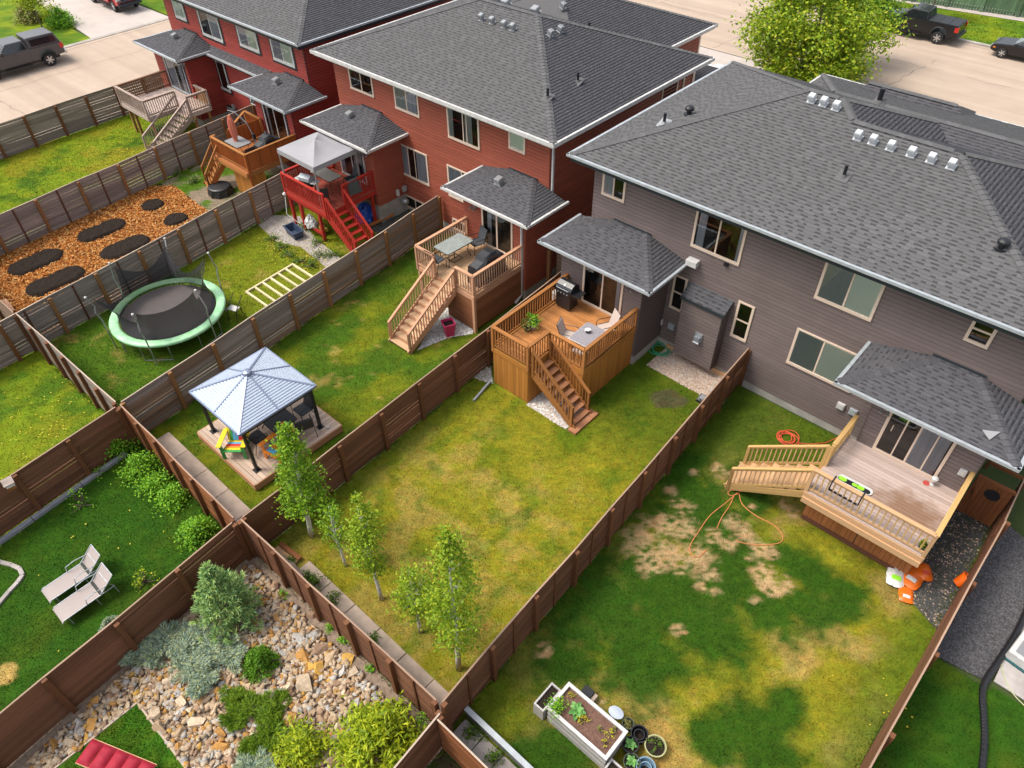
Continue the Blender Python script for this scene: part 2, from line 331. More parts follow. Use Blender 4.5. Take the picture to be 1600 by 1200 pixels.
# ---------------------------------------------------------------- ground, street
def gcol(x, y): return mixc(GREEN*1.1, LIME, sm(.35, .65, fbm(x, y, .6, 4, 1)))
tag(MB().add([(-260, -120, -.03), (160, -120, -.03), (160, 240, -.03), (-260, 240, -.03)], [(0, 1, 2, 3)]).build('ground', mat('ground_turf', (.045, .07, .012), .95, noise=.4, nscale=.7, coords='Position')), kind='structure')
def road_mat():
    m = mat('pinkish_asphalt', (.43, .34, .268), .9, noise=.13, nscale=.55, bump=.15, bscale=60, coords='Position', col2=(.385, .298, .232), spec=.2); n = m.node_tree.nodes; L = m.node_tree.links
    # long faint tyre wear along the street
    P_ = n['Principled BSDF']; src = P_.inputs['Base Color'].links[0].from_socket
    g = n.new('ShaderNodeNewGeometry'); mp = n.new('ShaderNodeMapping'); mp.inputs['Scale'].default_value = (.05, 1.1, 1); L.new(g.outputs['Position'], mp.inputs[0])
    t = n.new('ShaderNodeTexNoise'); t.inputs['Scale'].default_value = 1; t.inputs['Detail'].default_value = 5; L.new(mp.outputs[0], t.inputs['Vector'])
    mr = n.new('ShaderNodeMapRange'); mr.inputs[1].default_value = .35; mr.inputs[2].default_value = .7; mr.inputs[3].default_value = 1.06; mr.inputs[4].default_value = .88; L.new(t.outputs[0], mr.inputs[0])
    s = n.new('ShaderNodeVectorMath'); s.operation = 'SCALE'; L.new(src, s.inputs[0]); L.new(mr.outputs[0], s.inputs['Scale']); L.new(s.outputs[0], P_.inputs['Base Color']); return m
G['road'] = road_mat()
G['drive'] = mat('pale_driveway_concrete', (.47, .41, .37), .85, noise=.16, nscale=.9, bump=.1, coords='Position')
sheet('road', [(-61.7, -80), (-47.5, -80), (-47.7, 24), (-48, 36), (-48, 49.8), (60, 49.8), (60, 62.7), (-61.7, 62.7)], G['road'], .006)
for x0, x1 in ((-46, -33.5), (-29.5, -20), (-18.5, 8)): sheet('driveway', [(x0, 33), (x1, 33), (x1, 49.7), (x0, 49.7)], G['drive'], .010)
sheet('driveway', [(-62.2, 21.6), (-62.2, 28.0), (-95, 27.2), (-95, 24.6)], G['drive'], .010)
b = MB(); b.box(-62.1, -61.7, -80, 62.9, -.02, .05); b.box(-61.7, 60, 62.7, 63.0, -.02, .13); tag(b.build('kerb', G['concrete']), kind='structure')
sheet('sidewalk', [(-70, 61.2), (10, 73.0), (10, 75.3), (-70, 63.3)], G['drive'], .075)
def vcol(x, y): return mixc(LIME*.85, GREEN*1.2, sm(.4, .7, fbm(x, y, .6, 4, 3)))
ground_patch('verge', [(-61.5, 63.0), (40, 63.0), (40, 79.6), (-61.5, 62.6)], vcol, .05, .5)
def lcol(x, y): return mixc(GREEN*1.15, LIME*.9, sm(.4, .66, fbm(x, y, .9, 4, 4)))
ground_patch('front_lawn', [(-62.2, -20), (-62.2, 21.5), (-95, 24.5), (-95, -20)], lcol, .02, .4)
ground_patch('front_lawn', [(-62.2, 28.1), (-95, 27.3), (-95, 62), (-62.2, 62)], lcol, .02, .4)
G['joint'] = mat('dark_joint', (.20, .17, .15), .9)
b = MB()
for x0, x1 in ((-61.8, -60.4),):
    b.box(-61.95, -61.9, -60, 62, .051, .054)
b.box(-61.6, 60, 62.3, 62.34, .006, .011); b.box(-61.22, -61.18, -60, 62, .006, .011)
b.box(-30, 8, 49.76, 49.82, .006, .014); tag(b.build('gutter_joint', G['joint']), kind='structure')
# ---------------------------------------------------------------- lawns
def f_y0(x, y): return mixc(mixc(LIME*.9, GREEN, sm(.45, .7, fbm(x, y, .8, 4, 5))), OLIVE*1.15, sm(.45, .62, fbm(x, y, .45, 4, 6))*.8)
def f_y2(x, y):
    c = mixc(GREEN*.95, LIME*.45+OLIVE*.42, sm(9.3, 11.5, y+1.6*(fbm(x, y, .6, 4, 7)-.5))*.9); return mixc(c, STRAW*.8, sm(.6, .8, fbm(x, y, 1.3, 4, 8))*.4)
def f_y3(x, y):
    c = mixc(GREEN*.85, LIME*.45+OLIVE*.3, sm(.38, .68, fbm(x, y, .75, 4, 9))); c = mixc(c, STRAW*.8, sm(.62, .8, fbm(x, y, 2, 4, 10))*.5)
    return mixc(c, GREEN*.75, sm(14, 17.5, y)*.7)
def f_y4(x, y):
    g = fbm(x, y, .8, 4, 11); near = sm(14.2, 10.5, y+1.5*(g-.5))
    c = mixc(LIME*.62, OLIVE*1.12, sm(.3, .62, g+.18*near)); s = sm(.50, .74, fbm(x, y, 1.25, 5, 12)+.12*sm(13, 8, y)); c = mixc(c, STRAW*.8, s*.45*near)
    c = mixc(c, GREEN*.95, sm(.55, .75, fbm(x, y, 1.5, 4, 13))*.55); house_green = sm(13.5, 16.5, y)*.75; c = mixc(c, GREEN*.72, house_green)  # grass greener and darker towards the house
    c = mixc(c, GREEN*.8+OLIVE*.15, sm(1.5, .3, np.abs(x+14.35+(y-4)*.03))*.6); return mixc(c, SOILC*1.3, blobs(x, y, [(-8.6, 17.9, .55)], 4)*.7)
STR5 = [P(*q)[:2]+(r,) for *q, r in [(1000, 848, .75), (1045, 860, .8), (1040, 822, .9), (1085, 870, .75), (1020, 880, .6), (1070, 828, .6), (1060, 790, .55), (1050, 765, .4), (1082, 738, .28), (1125, 735, .38), (1145, 740, .25),
        (1150, 815, .45), (1140, 850, .4), (1165, 835, .34), (1118, 838, .35), (1180, 860, .40), (1200, 865, .36), (1195, 895, .5), (1205, 915, .5), (1225, 915, .4), (1180, 940, .3), (1105, 893, .42), (1095, 920, .25), (1060, 985, .22), (1175, 790, .2), (1240, 800, .3), (1225, 790, .25), (850, 1020, .3), (940, 1098, .28), (1120, 925, .25), (1170, 870, .26)]]
DRK5 = [P(*q)[:2]+(r,) for *q, r in [(960, 960, 2.0), (1040, 940, 1.9), (1100, 985, 1.5), (1010, 1020, 1.5), (1130, 900, 1.5), (1200, 960, 1.1), (1270, 950, 1.1), (1320, 935, .8), (1090, 790, 1.7), (1140, 860, 1.3), (1060, 740, 1.3), (1010, 900, 1.3), (1170, 1140, 1.0), (1230, 1110, .7), (1120, 1150, .8), (1200, 1190, 1.0), (1170, 770, 1.1), (1240, 880, 1.0), (880, 1040, .9), (870, 1190, 1.2), (1270, 900, .7)]]
def f_y5(x, y):
    c = mixc(OLIVE*1.0, OLIVE*1.25, sm(.3, .7, fbm(x, y, .9, 4, 14))); c = mixc(c, STRAW*.78, sm(.50, .72, fbm(x, y, .8, 5, 15)+.06)*.75)
    c = mixc(c, GREEN*.8, sm(15, 18, y)*.85); c = mixc(c, GREEN*.85+OLIVE*.1, sm(1.6, .2, 1.95-x)*.8); c = mixc(c, GREEN*.7, sm(2.2, .3, x+6.1+(y-4)*.055)*.75)  # grass beside the left fence is darkened, the fence's shadow painted in
    c = mixc(c, DEEP*1.05, blobs(x, y, DRK5, 21, .55, (1.4, .5))*.97); 
    s = blobs(x, y, [(a, b_, q*.70) for a, b_, q in STR5], 31, .8, (1.3, .62))*sm(.36, .60, fbm(x, y, 10, 3, 37)+.06)
    return mixc(c, np.array((.40, .265, .135)), s*.88)
def f_yl0(x, y): return mixc(mixc(LIME*.8, GREEN, sm(.4, .65, fbm(x, y, .9, 4, 16))), OLIVE, sm(.5, .7, fbm(x, y, .5, 4, 17))*.7)
def f_yl1(x, y):
    c = mixc(DEEP*1.15, GREEN*.66, sm(.42, .72, fbm(x, y, .8, 4, 18))); return mixc(c, STRAW, blobs(x, y, [P(5, 1055)[:2]+(.32,)], 4)*.9)
def f_yb(x, y): return mixc(GREEN*.5, SOILC, sm(.35, .65, fbm(x, y, 1.5, 4, 19)))
def f_y6(x, y): return mixc(DEEP*1.1, GREEN*.68+OLIVE*.10, sm(.35, .7, fbm(x, y, .7, 4, 20)))
def f_y1(x, y): return mixc(np.array((.22, .17, .12)), GREEN*1.0, sm(.46, .6, fbm(x, y, .9, 4, 22)+.1*sm(-34, -37, x)))
Y0 = [(-47.2, -6), (-47.35, 20.4), (-38.6, 20.4), (-37, 5.5), (-37, -6)]
Y2 = [(-29.15, 3.85), (-30.9, 20.6), (-23.35, 20.6), (-21.55, 3.95)]
Y3 = [(-21.5, 3.95), (-23.3, 20.6), (-15.2, 20.6), (-14.4, 3.95)]
Y4 = [(-14.32, 4.0), (-15.1, 20.3), (-7.1, 20.3), (-6.25, 4.15)]
Y5 = [(-6.2, 4.1), (-7.05, 20.3), (2.05, 20.3), (2.02, 17), (1.75, 4.0)]
YL0 = [(-60, -30), (-46, -6), (-29.1, -6), (-29.1, 3.7), (-21.6, 3.8), (-20.4, -1.5), (-19.5, -12)]
YL1 = [(-21.5, 3.9), (-20.6, -1), (-19.6, -12), (-13, -12), (-13.75, -2.5), (-14.35, 3.8)]
YB = [(-6.05, 3.85), (-5.8, -3), (4, -3), (4, 3.9)]
Y6 = [(2.1, 3), (2.1, 14.35), (9, 14.9), (9, 3)]
Y1B = [(-37.9, 13.8), (-38.6, 20.4), (-30.9, 20.4), (-30.3, 13.8)]
for i, (pl, f, dn, hh) in enumerate(((Y0, f_y0, 260, .06), (Y2, f_y2, 300, .055), (Y3, f_y3, 330, .05), (Y4, f_y4, 480, .05), (Y5, f_y5, 480, .055), (YL0, f_yl0, 170, .06), (YL1, f_yl1, 420, .05), (YB, f_yb, 200, .08), (Y6, f_y6, 330, .05), (Y1B, f_y1, 120, .05))):
    ground_patch('lawn', pl, f, .002, .11 if i in (3, 4, 6) else .17); 
    ex = []
    if pl is Y4: ex = [[(-14.4, 3.9), (-6.2, 4.0), (-6.2, 5.0), (-14.4, 4.8)], [(-10.3, 18.6), (-7, 18.95), (-7, 20.4), (-10.3, 20.4)], [(-14.2, 14.2), (-10.8, 14.2), (-10.8, 20), (-14.2, 20)]]
    if pl is Y3: ex = [[(-21.5, 3.9), (-14.3, 3.9), (-14.3, 4.75), (-21.5, 4.75)]]
    blades(pl, f, dn*(2.1 if i in (3, 4, 6) else 1.6), hh*.72, .0085 if i in (3, 4, 6) else .012, i, excl=ex)
# the far grass strip along the street grows longer
blades([(-48, 63.1), (10, 63.1), (10, 72.5), (-48, 64)], vcol, 60, .12, .05, 40)
# ---------------------------------------------------------------- fences
WEEDS = []
def fence(label, p0, p1, nb, sp, bm, pm, capm, side=1, mid=None, h=1.8, z0=.02, gapseed=0, both=False, mids=True):
    """horizontal boards between posts; side +1 puts the posts on the right hand of p0->p1"""
    p0 = V((*p0[:2], 0)); p1 = V((*p1[:2], 0)); d = p1-p0; L = d.length; d.normalize(); nrm = V((d.y, -d.x, 0))*side
    t = thing('fence', label, 'fence', p0, group='timber fences between the yards'); r = random.Random(gapseed+int(L*100))
    nbay = max(1, round(L/sp)); s = L/nbay; bh = (h-z0)/nb; JT = [nrm*r.uniform(-.022, .022)+V((0, 0, r.uniform(-.022, .022))) for _ in range(nbay+1)]; WEEDS.append((p0.copy(), p1.copy(), nrm.copy()))
    for i in range(nbay):
        a, e = p0+d*(i*s+.003)+JT[i], p0+d*((i+1)*s-.003)+JT[i+1]
        for k in range(nb):
            z = z0+bh*(k+.5); gp = r.choice([.006, .006, .008, .009, .012, .016, .034]); o = nrm*r.uniform(-.006, .006); tl = r.uniform(-.006, .006)
            pbar('board', t, bm(r) if callable(bm) else bm, a+o+V((0, 0, z+tl)), e+o+V((0, 0, z-tl)), .024, bh-gp)
        if capm: pbar('top_rail', t, capm, a+V((0, 0, h+.012)), e+V((0, 0, h+.012)), .042, .022)
        if mid: pbar('batten', t, mid, (a+e)/2+nrm*.032+V((0, 0, .02)), (a+e)/2+nrm*.032+V((0, 0, h-.03)), .07, .035, up=nrm)
    for i in range(nbay+1):
        c = p0+d*(i*s)+nrm*.068+V((JT[i].x, JT[i].y, 0)); ln_ = nrm*r.uniform(-.02, .02)
        c += V((0, 0, 0)); pbar('post', t, pm, c+V((0, 0, -.05)), c+ln_+V((0, 0, h-.03+r.uniform(-.03, .04))), .135, .125, up=nrm)
    return t
BR, BP, GW, TP = G['brown'], G['brown_post'], G['grey_wood'], G['tan_post']
mixb = lambda r: G['mixwood'] if r.random() < .45 else GW
fence('grey weathered board fence along the street beside the left road', (-46.8, -3), (-47.55, 22), 11, 1.85, GW, G['brown_post'], G['cap_pale'], 1)
fence('grey board fence with orange posts between the mulch beds and the street corner lawn', (-36.9, 3.5), (-38.75, 20.6), 11, 2.1, GW, TP, G['cap_pale'], 1, G['red_batten'])
fence('grey board fence with orange posts and dark battens behind the trampoline', (-28.98, 2.9), (-30.95, 18.9), 11, 2.1, GW, TP, G['cap_pale'], 1, G['red_batten'])
fence('grey board fence reaching left past the corner post behind the mulch beds', (-28.7, -4), (-28.97, 2.9), 11, 2.3, GW, G['brown_post'], G['cap_pale'], 1, G['red_batten'])
fence('part stained grey brown fence between the trampoline lawn and the metal roofed gazebo', (-21.5, 4.0), (-23.33, 20.5), 12, 1.75, mixb, TP, G['cap_pale'], 1)
fence('dark brown fence between the gazebo lawn and the lawn with young birch trees', (-14.34, 4.05), (-15.17, 20.3), 11, 1.8, BR, BP, G['cap_dark'], 1)
fence('brown fence with broad posts and thin battens between the two grey house lawns', (-6.22, 4.2), (-7.09, 20.35), 11, 1.75, BR, BP, G['cap_dark'], 1, G['brown_post'])
fence('brown fence seen from above beside the black gravel at the right edge', (1.72, 2.6), (2.06, 18.4), 11, 2.6, G['brown'], BP, G['cap_dark'], 1, h=1.85)
fence('short brown fence length beside the gate below the grey bump out', (2.06, 18.45), (2.02, 20.6), 11, 2.2, G['brown'], BP, G['cap_dark'], 1)
fence('rear fence of the trampoline yard with dark battens seen edge on', (-29.05, 3.62), (-21.6, 3.88), 11, 1.25, GW, G['brown_post'], G['cap_pale'], 1)
fence('rear fence of the mulch yard at the left edge', (-36.8, 3.4), (-29.2, 3.6), 11, 2.4, G['mixwood'], G['brown_post'], G['cap_dark'], 1)
fence('brown rear fence between the gazebo yard and the four round shrubs', (-21.35, 3.9), (-14.5, 3.87), 11, 1.15, G['shedwood'], BP, G['cap_dark'], 1, None)
fence('brown rear fence between the birch lawn and the rock garden', (-14.3, 3.98), (-6.35, 4.12), 11, 1.55, G['brown'], G['brown_post'], G['cap_dark'], 1, G['brown_post'])
fence('dark brown fence with a birdhouse dividing the two rear lawns at left', (-21.4, 3.75), (-20.0, -8.4), 11, 1.75, BR, BP, G['cap_dark'], -1)
fence('dark brown fence between the lounger lawn and the rock garden', (-14.4, 3.75), (-13.3, -7.5), 11, 1.8, G['brown'], BP, G['cap_dark'], -1)
fence('short brown fence leading down from the rear corner beside the rock garden', (-6.05, 3.98), (-5.55, -3.5), 11, 2.2, G['brown'], BP, G['cap_pale'], 1)
fence('brown fence running right from the rear corner beside the grey stone pavers', (-6.0, 3.86), (1.6, 3.9), 11, 2.2, G['shedwood'], BP, G['cap_pale'], -1)
# green fence over the street, vertical boards
t = thing('fence', 'tall green vertical board fence beyond the sidewalk at top right', 'fence', (-20, 69, 0), group='timber fences between the yards')
gm = wood('faded_green_board', (.13, .22, .12), (.075, .13, .07), rand=.3)
a, e = V((-24, 68.2, 0)), V((8, 74.8, 0)); d = (e-a); n_ = int(d.length/.21); d.normalize(); nr = V((d.y, -d.x, 0))
for i in range(n_): c = a+d*(i*.21); pbar('board', t, gm, c+nr*random.uniform(-.012, .012)+V((0, 0, .1)), c+V((0, 0, 2.05)), .19, .025, up=nr)
for i in range(0, n_, 12): c = a+d*(i*.21)+nr*.09; pbar('post', t, gm, c, c+V((0, 0, 2.15)), .13, .13, up=nr)
for z in (.35, 1.75): pbar('rail', t, gm, a+nr*.04+V((0, 0, z)), e+nr*.04+V((0, 0, z)), .04, .09)
# gate by the right unit
t = thing('gate', 'rust brown board gate with a round dark opening beside the grey house', 'gate', (1.1, 19.7, 0))
for i in range(8): pbar('board', t, G['shedwood'], (1.0+i*.128, 19.72, .1), (1.0+i*.128, 19.72, 1.85), .12, .022, up=(0, 1, 0))
pbar('rail', t, G['shedwood'], (.95, 19.68, 1.78), (2.02, 19.68, 1.78), .04, .1); pbar('brace', t, G['shedwood'], (.98, 19.68, 1.7), (1.25, 19.68, .2), .04, .09)
MB().lathe([(.21, -.012), (.21, .012)], (1.52, 19.70, 1.32), 20, ax=Matrix.Rotation(PI/2, 3, 'X')).build('porthole', G['black_trim'], t)
pbar('handle', t, G['metal_dark'], (1.04, 19.67, 1.05), (1.04, 19.67, 1.25), .03, .03)
t = thing('fence', 'rust brown plank fence in the side passage behind the gate', 'fence', (1, 21, 0), group='timber fences between the yards')
for k in range(3): pbar('board', t, G['shedwood'], (1.1, 22.2, .3+k*.6), (4.5, 22.2, .3+k*.6), .03, .14)
pbar('post', t, BP, (1.1, 22.25, 0), (1.1, 22.25, 1.8), .1, .1); pbar('post', t, BP, (4.4, 22.25, 0), (4.4, 22.25, 1.8), .1, .1)
# gate between the red and the grey house
t = thing('gate', 'weathered gate post and rails in the gap between red and grey houses', 'gate', (-16.4, 20.2, 0))
pbar('post', t, G['tan_post'], (-16.35, 20.25, 0), (-16.35, 20.25, 1.95), .16, .1); 
for k in range(8): pbar('board', t, G['mixwood'], (-16.2, 20.6, .2+k*.2), (-15.25, 20.6, .2+k*.2), .025, .17)
pbar('top_rail', t, G['orangedeck'], (-15.5, 20.1, 1.85), (-14.5, 19.6, 1.85), .05, .14)

# longer grass and weeds left by the mower along the fence feet, dry cracks in the street
rw = np.random.default_rng(21); vs, cs = [], []
for p0, p1, nr in WEEDS:
    L = (p1-p0).length; n = int(L*110); f = rw.uniform(0, 1, n); sd_ = rw.choice([-1, 1], n); of = sd_*np.abs(rw.normal(0, .07, n))+sd_*.03
    x = p0.x+(p1.x-p0.x)*f+nr.x*of; y = p0.y+(p1.y-p0.y)*f+nr.y*of; g = fbm(x, y, 1.3, 3, 61); k = (g > .40) & ~inpoly(x, y, [(-38.5, 3.9), (-38.5, 14), (-29, 14), (-29, 3.8)]) & ~inpoly(x, y, [(-14.5, 3.9), (-13.2, -8), (-5.5, -8), (-6.1, 4)]) & ~inpoly(x, y, [(-48.2, -5), (-48.2, 24), (-47.0, 24), (-46.7, -5)]) & ~((x > 2.05) & (y > 14.4)); x, y, g = x[k], y[k], g[k]; n = len(x)
    a = rw.uniform(0, 2*PI, n); h_ = rw.uniform(.05, .19, n)*(.3+1.3*g); t_ = rw.uniform(0, 2*PI, n); l_ = h_*rw.uniform(.2, .9, n); w_ = .011
    vs.append(np.stack([np.stack([x-np.cos(a)*w_, y-np.sin(a)*w_, np.zeros(n)], 1), np.stack([x+np.cos(a)*w_, y+np.sin(a)*w_, np.zeros(n)], 1), np.stack([x+np.cos(t_)*l_, y+np.sin(t_)*l_, h_], 1)], 1).reshape(-1, 3))
    c = mixc(GREEN*1.0, OLIVE*.9, sm(.4, .7, fbm(x, y, 2, 3, 62)))*rw.uniform(.6, 1.3, n)[:, None]; cs.append(np.repeat(c, 3, 0))
vs = np.concatenate(vs); cs = np.concatenate(cs); tag(soup('fence_weeds', vs, np.arange(len(vs)).reshape(-1, 3), G['blade'], col=cs), kind='stuff')
b = MB(); rc0 = random.Random(3)
for (xa, ya), (xb, yb_) in (((-46, 56.2), (0, 56.1)), ((-26, 50), (-24.5, 62.6)), ((-6, 53), (9, 53.4)), ((-57.2, -20), (-57.0, 48)), ((-61.6, 12), (-48, 12.8)), ((-61.6, 34), (-48, 33)), ((-14, 50), (-13.2, 58)), ((-53, 2), (-50, 20))):
    n = max(6, int(math.hypot(xb-xa, yb_-ya)/.7)); px, py = xa, ya
    for i in range(1, n+1):
        qx, qy = xa+(xb-xa)*i/n+rc0.uniform(-.16, .16), ya+(yb_-ya)*i/n+rc0.uniform(-.16, .16)
        if rc0.random() < .86:
            d = V((qx-px, qy-py, 0)); o = V((-d.y, d.x, 0)).normalized()*rc0.uniform(.012, .035); b.add([(px-o.x, py-o.y, .0105), (px+o.x, py+o.y, .0105), (qx+o.x, qy+o.y, .0105), (qx-o.x, qy-o.y, .0105)], [(0, 1, 2, 3)])
        px, py = qx, qy
tag(b.build('road_cracks', mat('tar_crack', (.20, .155, .13), .9)), kind='structure')
# ---------------------------------------------------------------- house parts
def siding(par, m, a, b, z0, z1, out, ex=.152):
    """lap boards from a to b (x,y), each course one piece"""
    a, b = V((*a, 0)), V((*b, 0)); d = b-a; L = d.length; d.normalize(); o = V((*out, 0)); n = round((z1-z0)/ex); e = (z1-z0)/n
    for k in range(n):
        place('siding_board', par, unit_mesh('lap', m), frame(d, o, (0, 0, 1), (a+b)/2+V((0, 0, z0+k*e)), (L, .034, e)))
def fa(o):
    """local frame for a wall whose outward direction is o: returns fn(u, depth, z)->world given origin"""
    return V((-o[1], o[0], 0)), V((o[0], o[1], 0))
def window(par, y, x0, x1, z0, z1, fm, kind='slide', fill=('blind', 'blind'), outer=None, trim=.085, name='window', split=None, bars=None):
    """window on a wall facing -y at plane y"""
    b = MB(); t = trim; d = .072
    if outer:   # second, darker casing round the frame
        o_ = MB(); q = .13
        o_.box(x0-q, x1+q, y-.05, y-.002, z1, z1+q); o_.box(x0-q, x1+q, y-.05, y-.002, z0-q, z0); o_.box(x0-q, x0, y-.05, y-.002, z0, z1); o_.box(x1, x1+q, y-.05, y-.002, z0, z1)
    b.box(x0, x1, y-d, y-.002, z1-t*.75, z1); b.box(x0, x1, y-d-.015, y-.002, z0, z0+t*1.15); b.box(x0, x0+t, y-d, y-.002, z0+t*1.15, z1-t*.75); b.box(x1-t, x1, y-d, y-.002, z0+t*1.15, z1-t*.75)
    w_ = b.build(name, G[fm], par)
    if outer: o_.build('casing', G[outer], w_)
    xa, xb, za, zb = x0+t, x1-t, z0+t*1.15, z1-t*.75
    if kind == 'slide': segs = [(xa, xa+(xb-xa)*(split or .5)), (xa+(xb-xa)*(split or .5), xb)]; spl = [(s, za, zb) for s in segs]
    elif kind == 'hung': zm = za+(zb-za)*(split or .5); spl = [((xa, xb), zm, zb), ((xa, xb), za, zm)]
    else: spl = [((xa, xb), za, zb)]
    MB().add([(xa, y-.040, za), (xb, y-.040, za), (xb, y-.040, zb), (xa, y-.040, zb)], [(0, 1, 2, 3)]).build('dark_room', G['dark'], w_)
    for i, ((a, c), p, q) in enumerate(spl):
        MB().add([(a+.012, y-.056, p+.012), (c-.012, y-.056, p+.012), (c-.012, y-.056, q-.012), (a+.012, y-.056, q-.012)], [(0, 1, 2, 3)]).build('pane', G['glass'], w_)
        f = fill[i % len(fill)]
        if f:
            m_, k0, k1 = (f if isinstance(f, tuple) else (f, 0, 1))
            MB().add([(a+(c-a)*k0, y-.044-.003*i, p), (a+(c-a)*k1, y-.044-.003*i, p), (a+(c-a)*k1, y-.044-.003*i, q), (a+(c-a)*k0, y-.044-.003*i, q)], [(0, 1, 2, 3)]).build('blind' if m_ == 'blind' else 'curtain', G[m_], w_)
    if kind == 'slide': s = spl[0][0][1]; MB().box(s-.028, s+.028, y-.066, y-.04, za, zb).build('sash_bar', G[fm], w_)
    if kind == 'hung': s = spl[1][2]; MB().box(xa, xb, y-.066, y-.04, s-.03, s+.03).build('sash_bar', G[fm], w_)
    if bars:
        for s in bars: MB().box(xa+(xb-xa)*s-.02, xa+(xb-xa)*s+.02, y-.065, y-.04, za, zb).build('sash_bar', G[fm], w_)
    return w_
def shingle_plane(par, poly, SHM, ex=.143, indiv=0, lift=.013, seed=1):
    """poly: 3D points, first edge is the eave, counter-clockwise seen from outside; returns joined tab piece"""
    p = [V(q) for q in poly]; u = (p[1]-p[0]).normalized(); n = u.cross(p[2]-p[0]).normalized()
    if n.z < 0: n = -n
    v = n.cross(u); uv = [((q-p[0]).dot(u), (q-p[0]).dot(v)) for q in p]; vmax = max(b for a, b in uv); r = random.Random(seed)
    def rng_at(t):
        xs = []
        for i in range(len(uv)):
            (a0, b0), (a1, b1) = uv[i], uv[(i+1) % len(uv)]
            if abs(b1-b0) < 1e-9: continue
            f = (t-b0)/(b1-b0)
            if -1e-9 <= f <= 1+1e-9: xs.append(a0+(a1-a0)*f)
        return (min(xs), max(xs)) if len(xs) >= 2 else None
    vs, fs, mi, cand = [], [], [], []; rows = int(vmax/ex)
    for j in range(rows+1):
        v0 = j*ex; v1 = min(v0+ex, vmax-1e-4)
        if v1-v0 < .01: continue
        A, B = rng_at(v0+1e-5), rng_at(v1)
        if not A or not B: continue
        x = A[0]-r.uniform(0, .3); gap = r.random() < .5
        while x < A[1]:
            gap = not gap; x2 = x+(r.choice([.10, .14, .18, .24]) if gap else r.choice([.14, .2, .26, .34])); a0, a1 = max(x, A[0]), min(x2, A[1])
            if a1-a0 > .01:
                b0 = min(max(x, B[0]), B[1]); b1 = max(min(x2, B[1]), B[0]); lf = lift*r.uniform(.8, 1.25)*(.55 if gap else 1)
                q = [p[0]+u*a0+v*v0, p[0]+u*a1+v*v0]; T = [q[0]+n*lf, q[1]+n*lf, p[0]+u*b1+v*v1+n*.002, p[0]+u*b0+v*v1+n*.002]
                tone = r.choices((1, 2, 3, 4), (24, 32, 28, 16))[0]; full = not gap and abs(a0-x)+abs(a1-x2)+abs(b0-x)+abs(b1-x2) < 1e-6
                if full and indiv: cand.append(((p[0]+u*x+v*v0-V((0, 0, CH))).length, x, x2, v0, tone, lf, len(fs)))
                o = len(vs)
                if gap:   # cut-out between the teeth: the darker lower layer shows in the bottom half
                    m0, m1 = T[0]*.52+T[3]*.48, T[1]*.52+T[2]*.48; vs += [q[0], q[1], T[1], T[0], m1, m0, T[2], T[3]]; fs += [(o, o+1, o+2, o+3), (o+3, o+2, o+4, o+5), (o+5, o+4, o+6, o+7)]; mi += [0, 0, tone]
                else: vs += [q[0], q[1], T[1], T[0], T[2], T[3]]; fs += [(o, o+1, o+2, o+3), (o+3, o+2, o+4, o+5)]; mi += [0, tone]
            x = x2
    if indiv and cand:
        cand.sort(); drop = set()
        for d_, x, x2, v0, tone, lf, fi in cand[:indiv]:
            drop |= {fi, fi+1}; place('shingle', par, unit_mesh('tab', SHM[tone]), frame(u, v, n, p[0]+u*((x+x2)/2)+v*v0, (x2-x, ex, lf)))
        kk = [i for i in range(len(fs)) if i not in drop]; fs = [fs[i] for i in kk]; mi = [mi[i] for i in kk]
    if not fs: return None
    return tag(soup('shingles', [tuple(a) for a in vs], fs, SHM, par, midx=mi), kind='stuff')
def caps(par, a, b, SHM, wd=.30, ex=.21, seed=0):
    """overlapping cap shingles up a hip or along a ridge"""
    a, b = V(a), V(b); d = b-a; L = d.length; d.normalize(); s_ = V((0, 0, 1)).cross(d).normalized(); n = d.cross(s_)
    r = random.Random(seed+int(L*77))
    for i in range(int(L/ex)):
        c = a+d*(i*ex+ex*.55)+n*.035
        place('ridge_cap', par, unit_mesh('cap', SHM[r.choice((1, 1, 2, 4))]), frame(d, s_, n, c, (ex*1.1, wd, .2)))
def edge_gutter(par, pts, gm, fm, gh=.13, fd=.2, closed=False):
    """gutter and fascia along eave points (top outer line)"""
    g = MB(); f = MB()
    n = len(pts)
    for i in range(n if closed else n-1):
        a, b = V(pts[i]), V(pts[(i+1) % n]); d = (b-a).normalized(); o = V((d.y, -d.x, 0)); L = (b-a).length
        e = d*.09
        g.bar(a+o*.05-e+V((0, 0, -gh/2+.012)), b+o*.05+e+V((0, 0, -gh/2+.012)), .1, gh)
        f.bar(a-o*.015+V((0, 0, -fd/2-.012)), b-o*.015+V((0, 0, -fd/2-.012)), .03, fd)
    g.build('gutter', gm, par); f.build('fascia', fm, par)
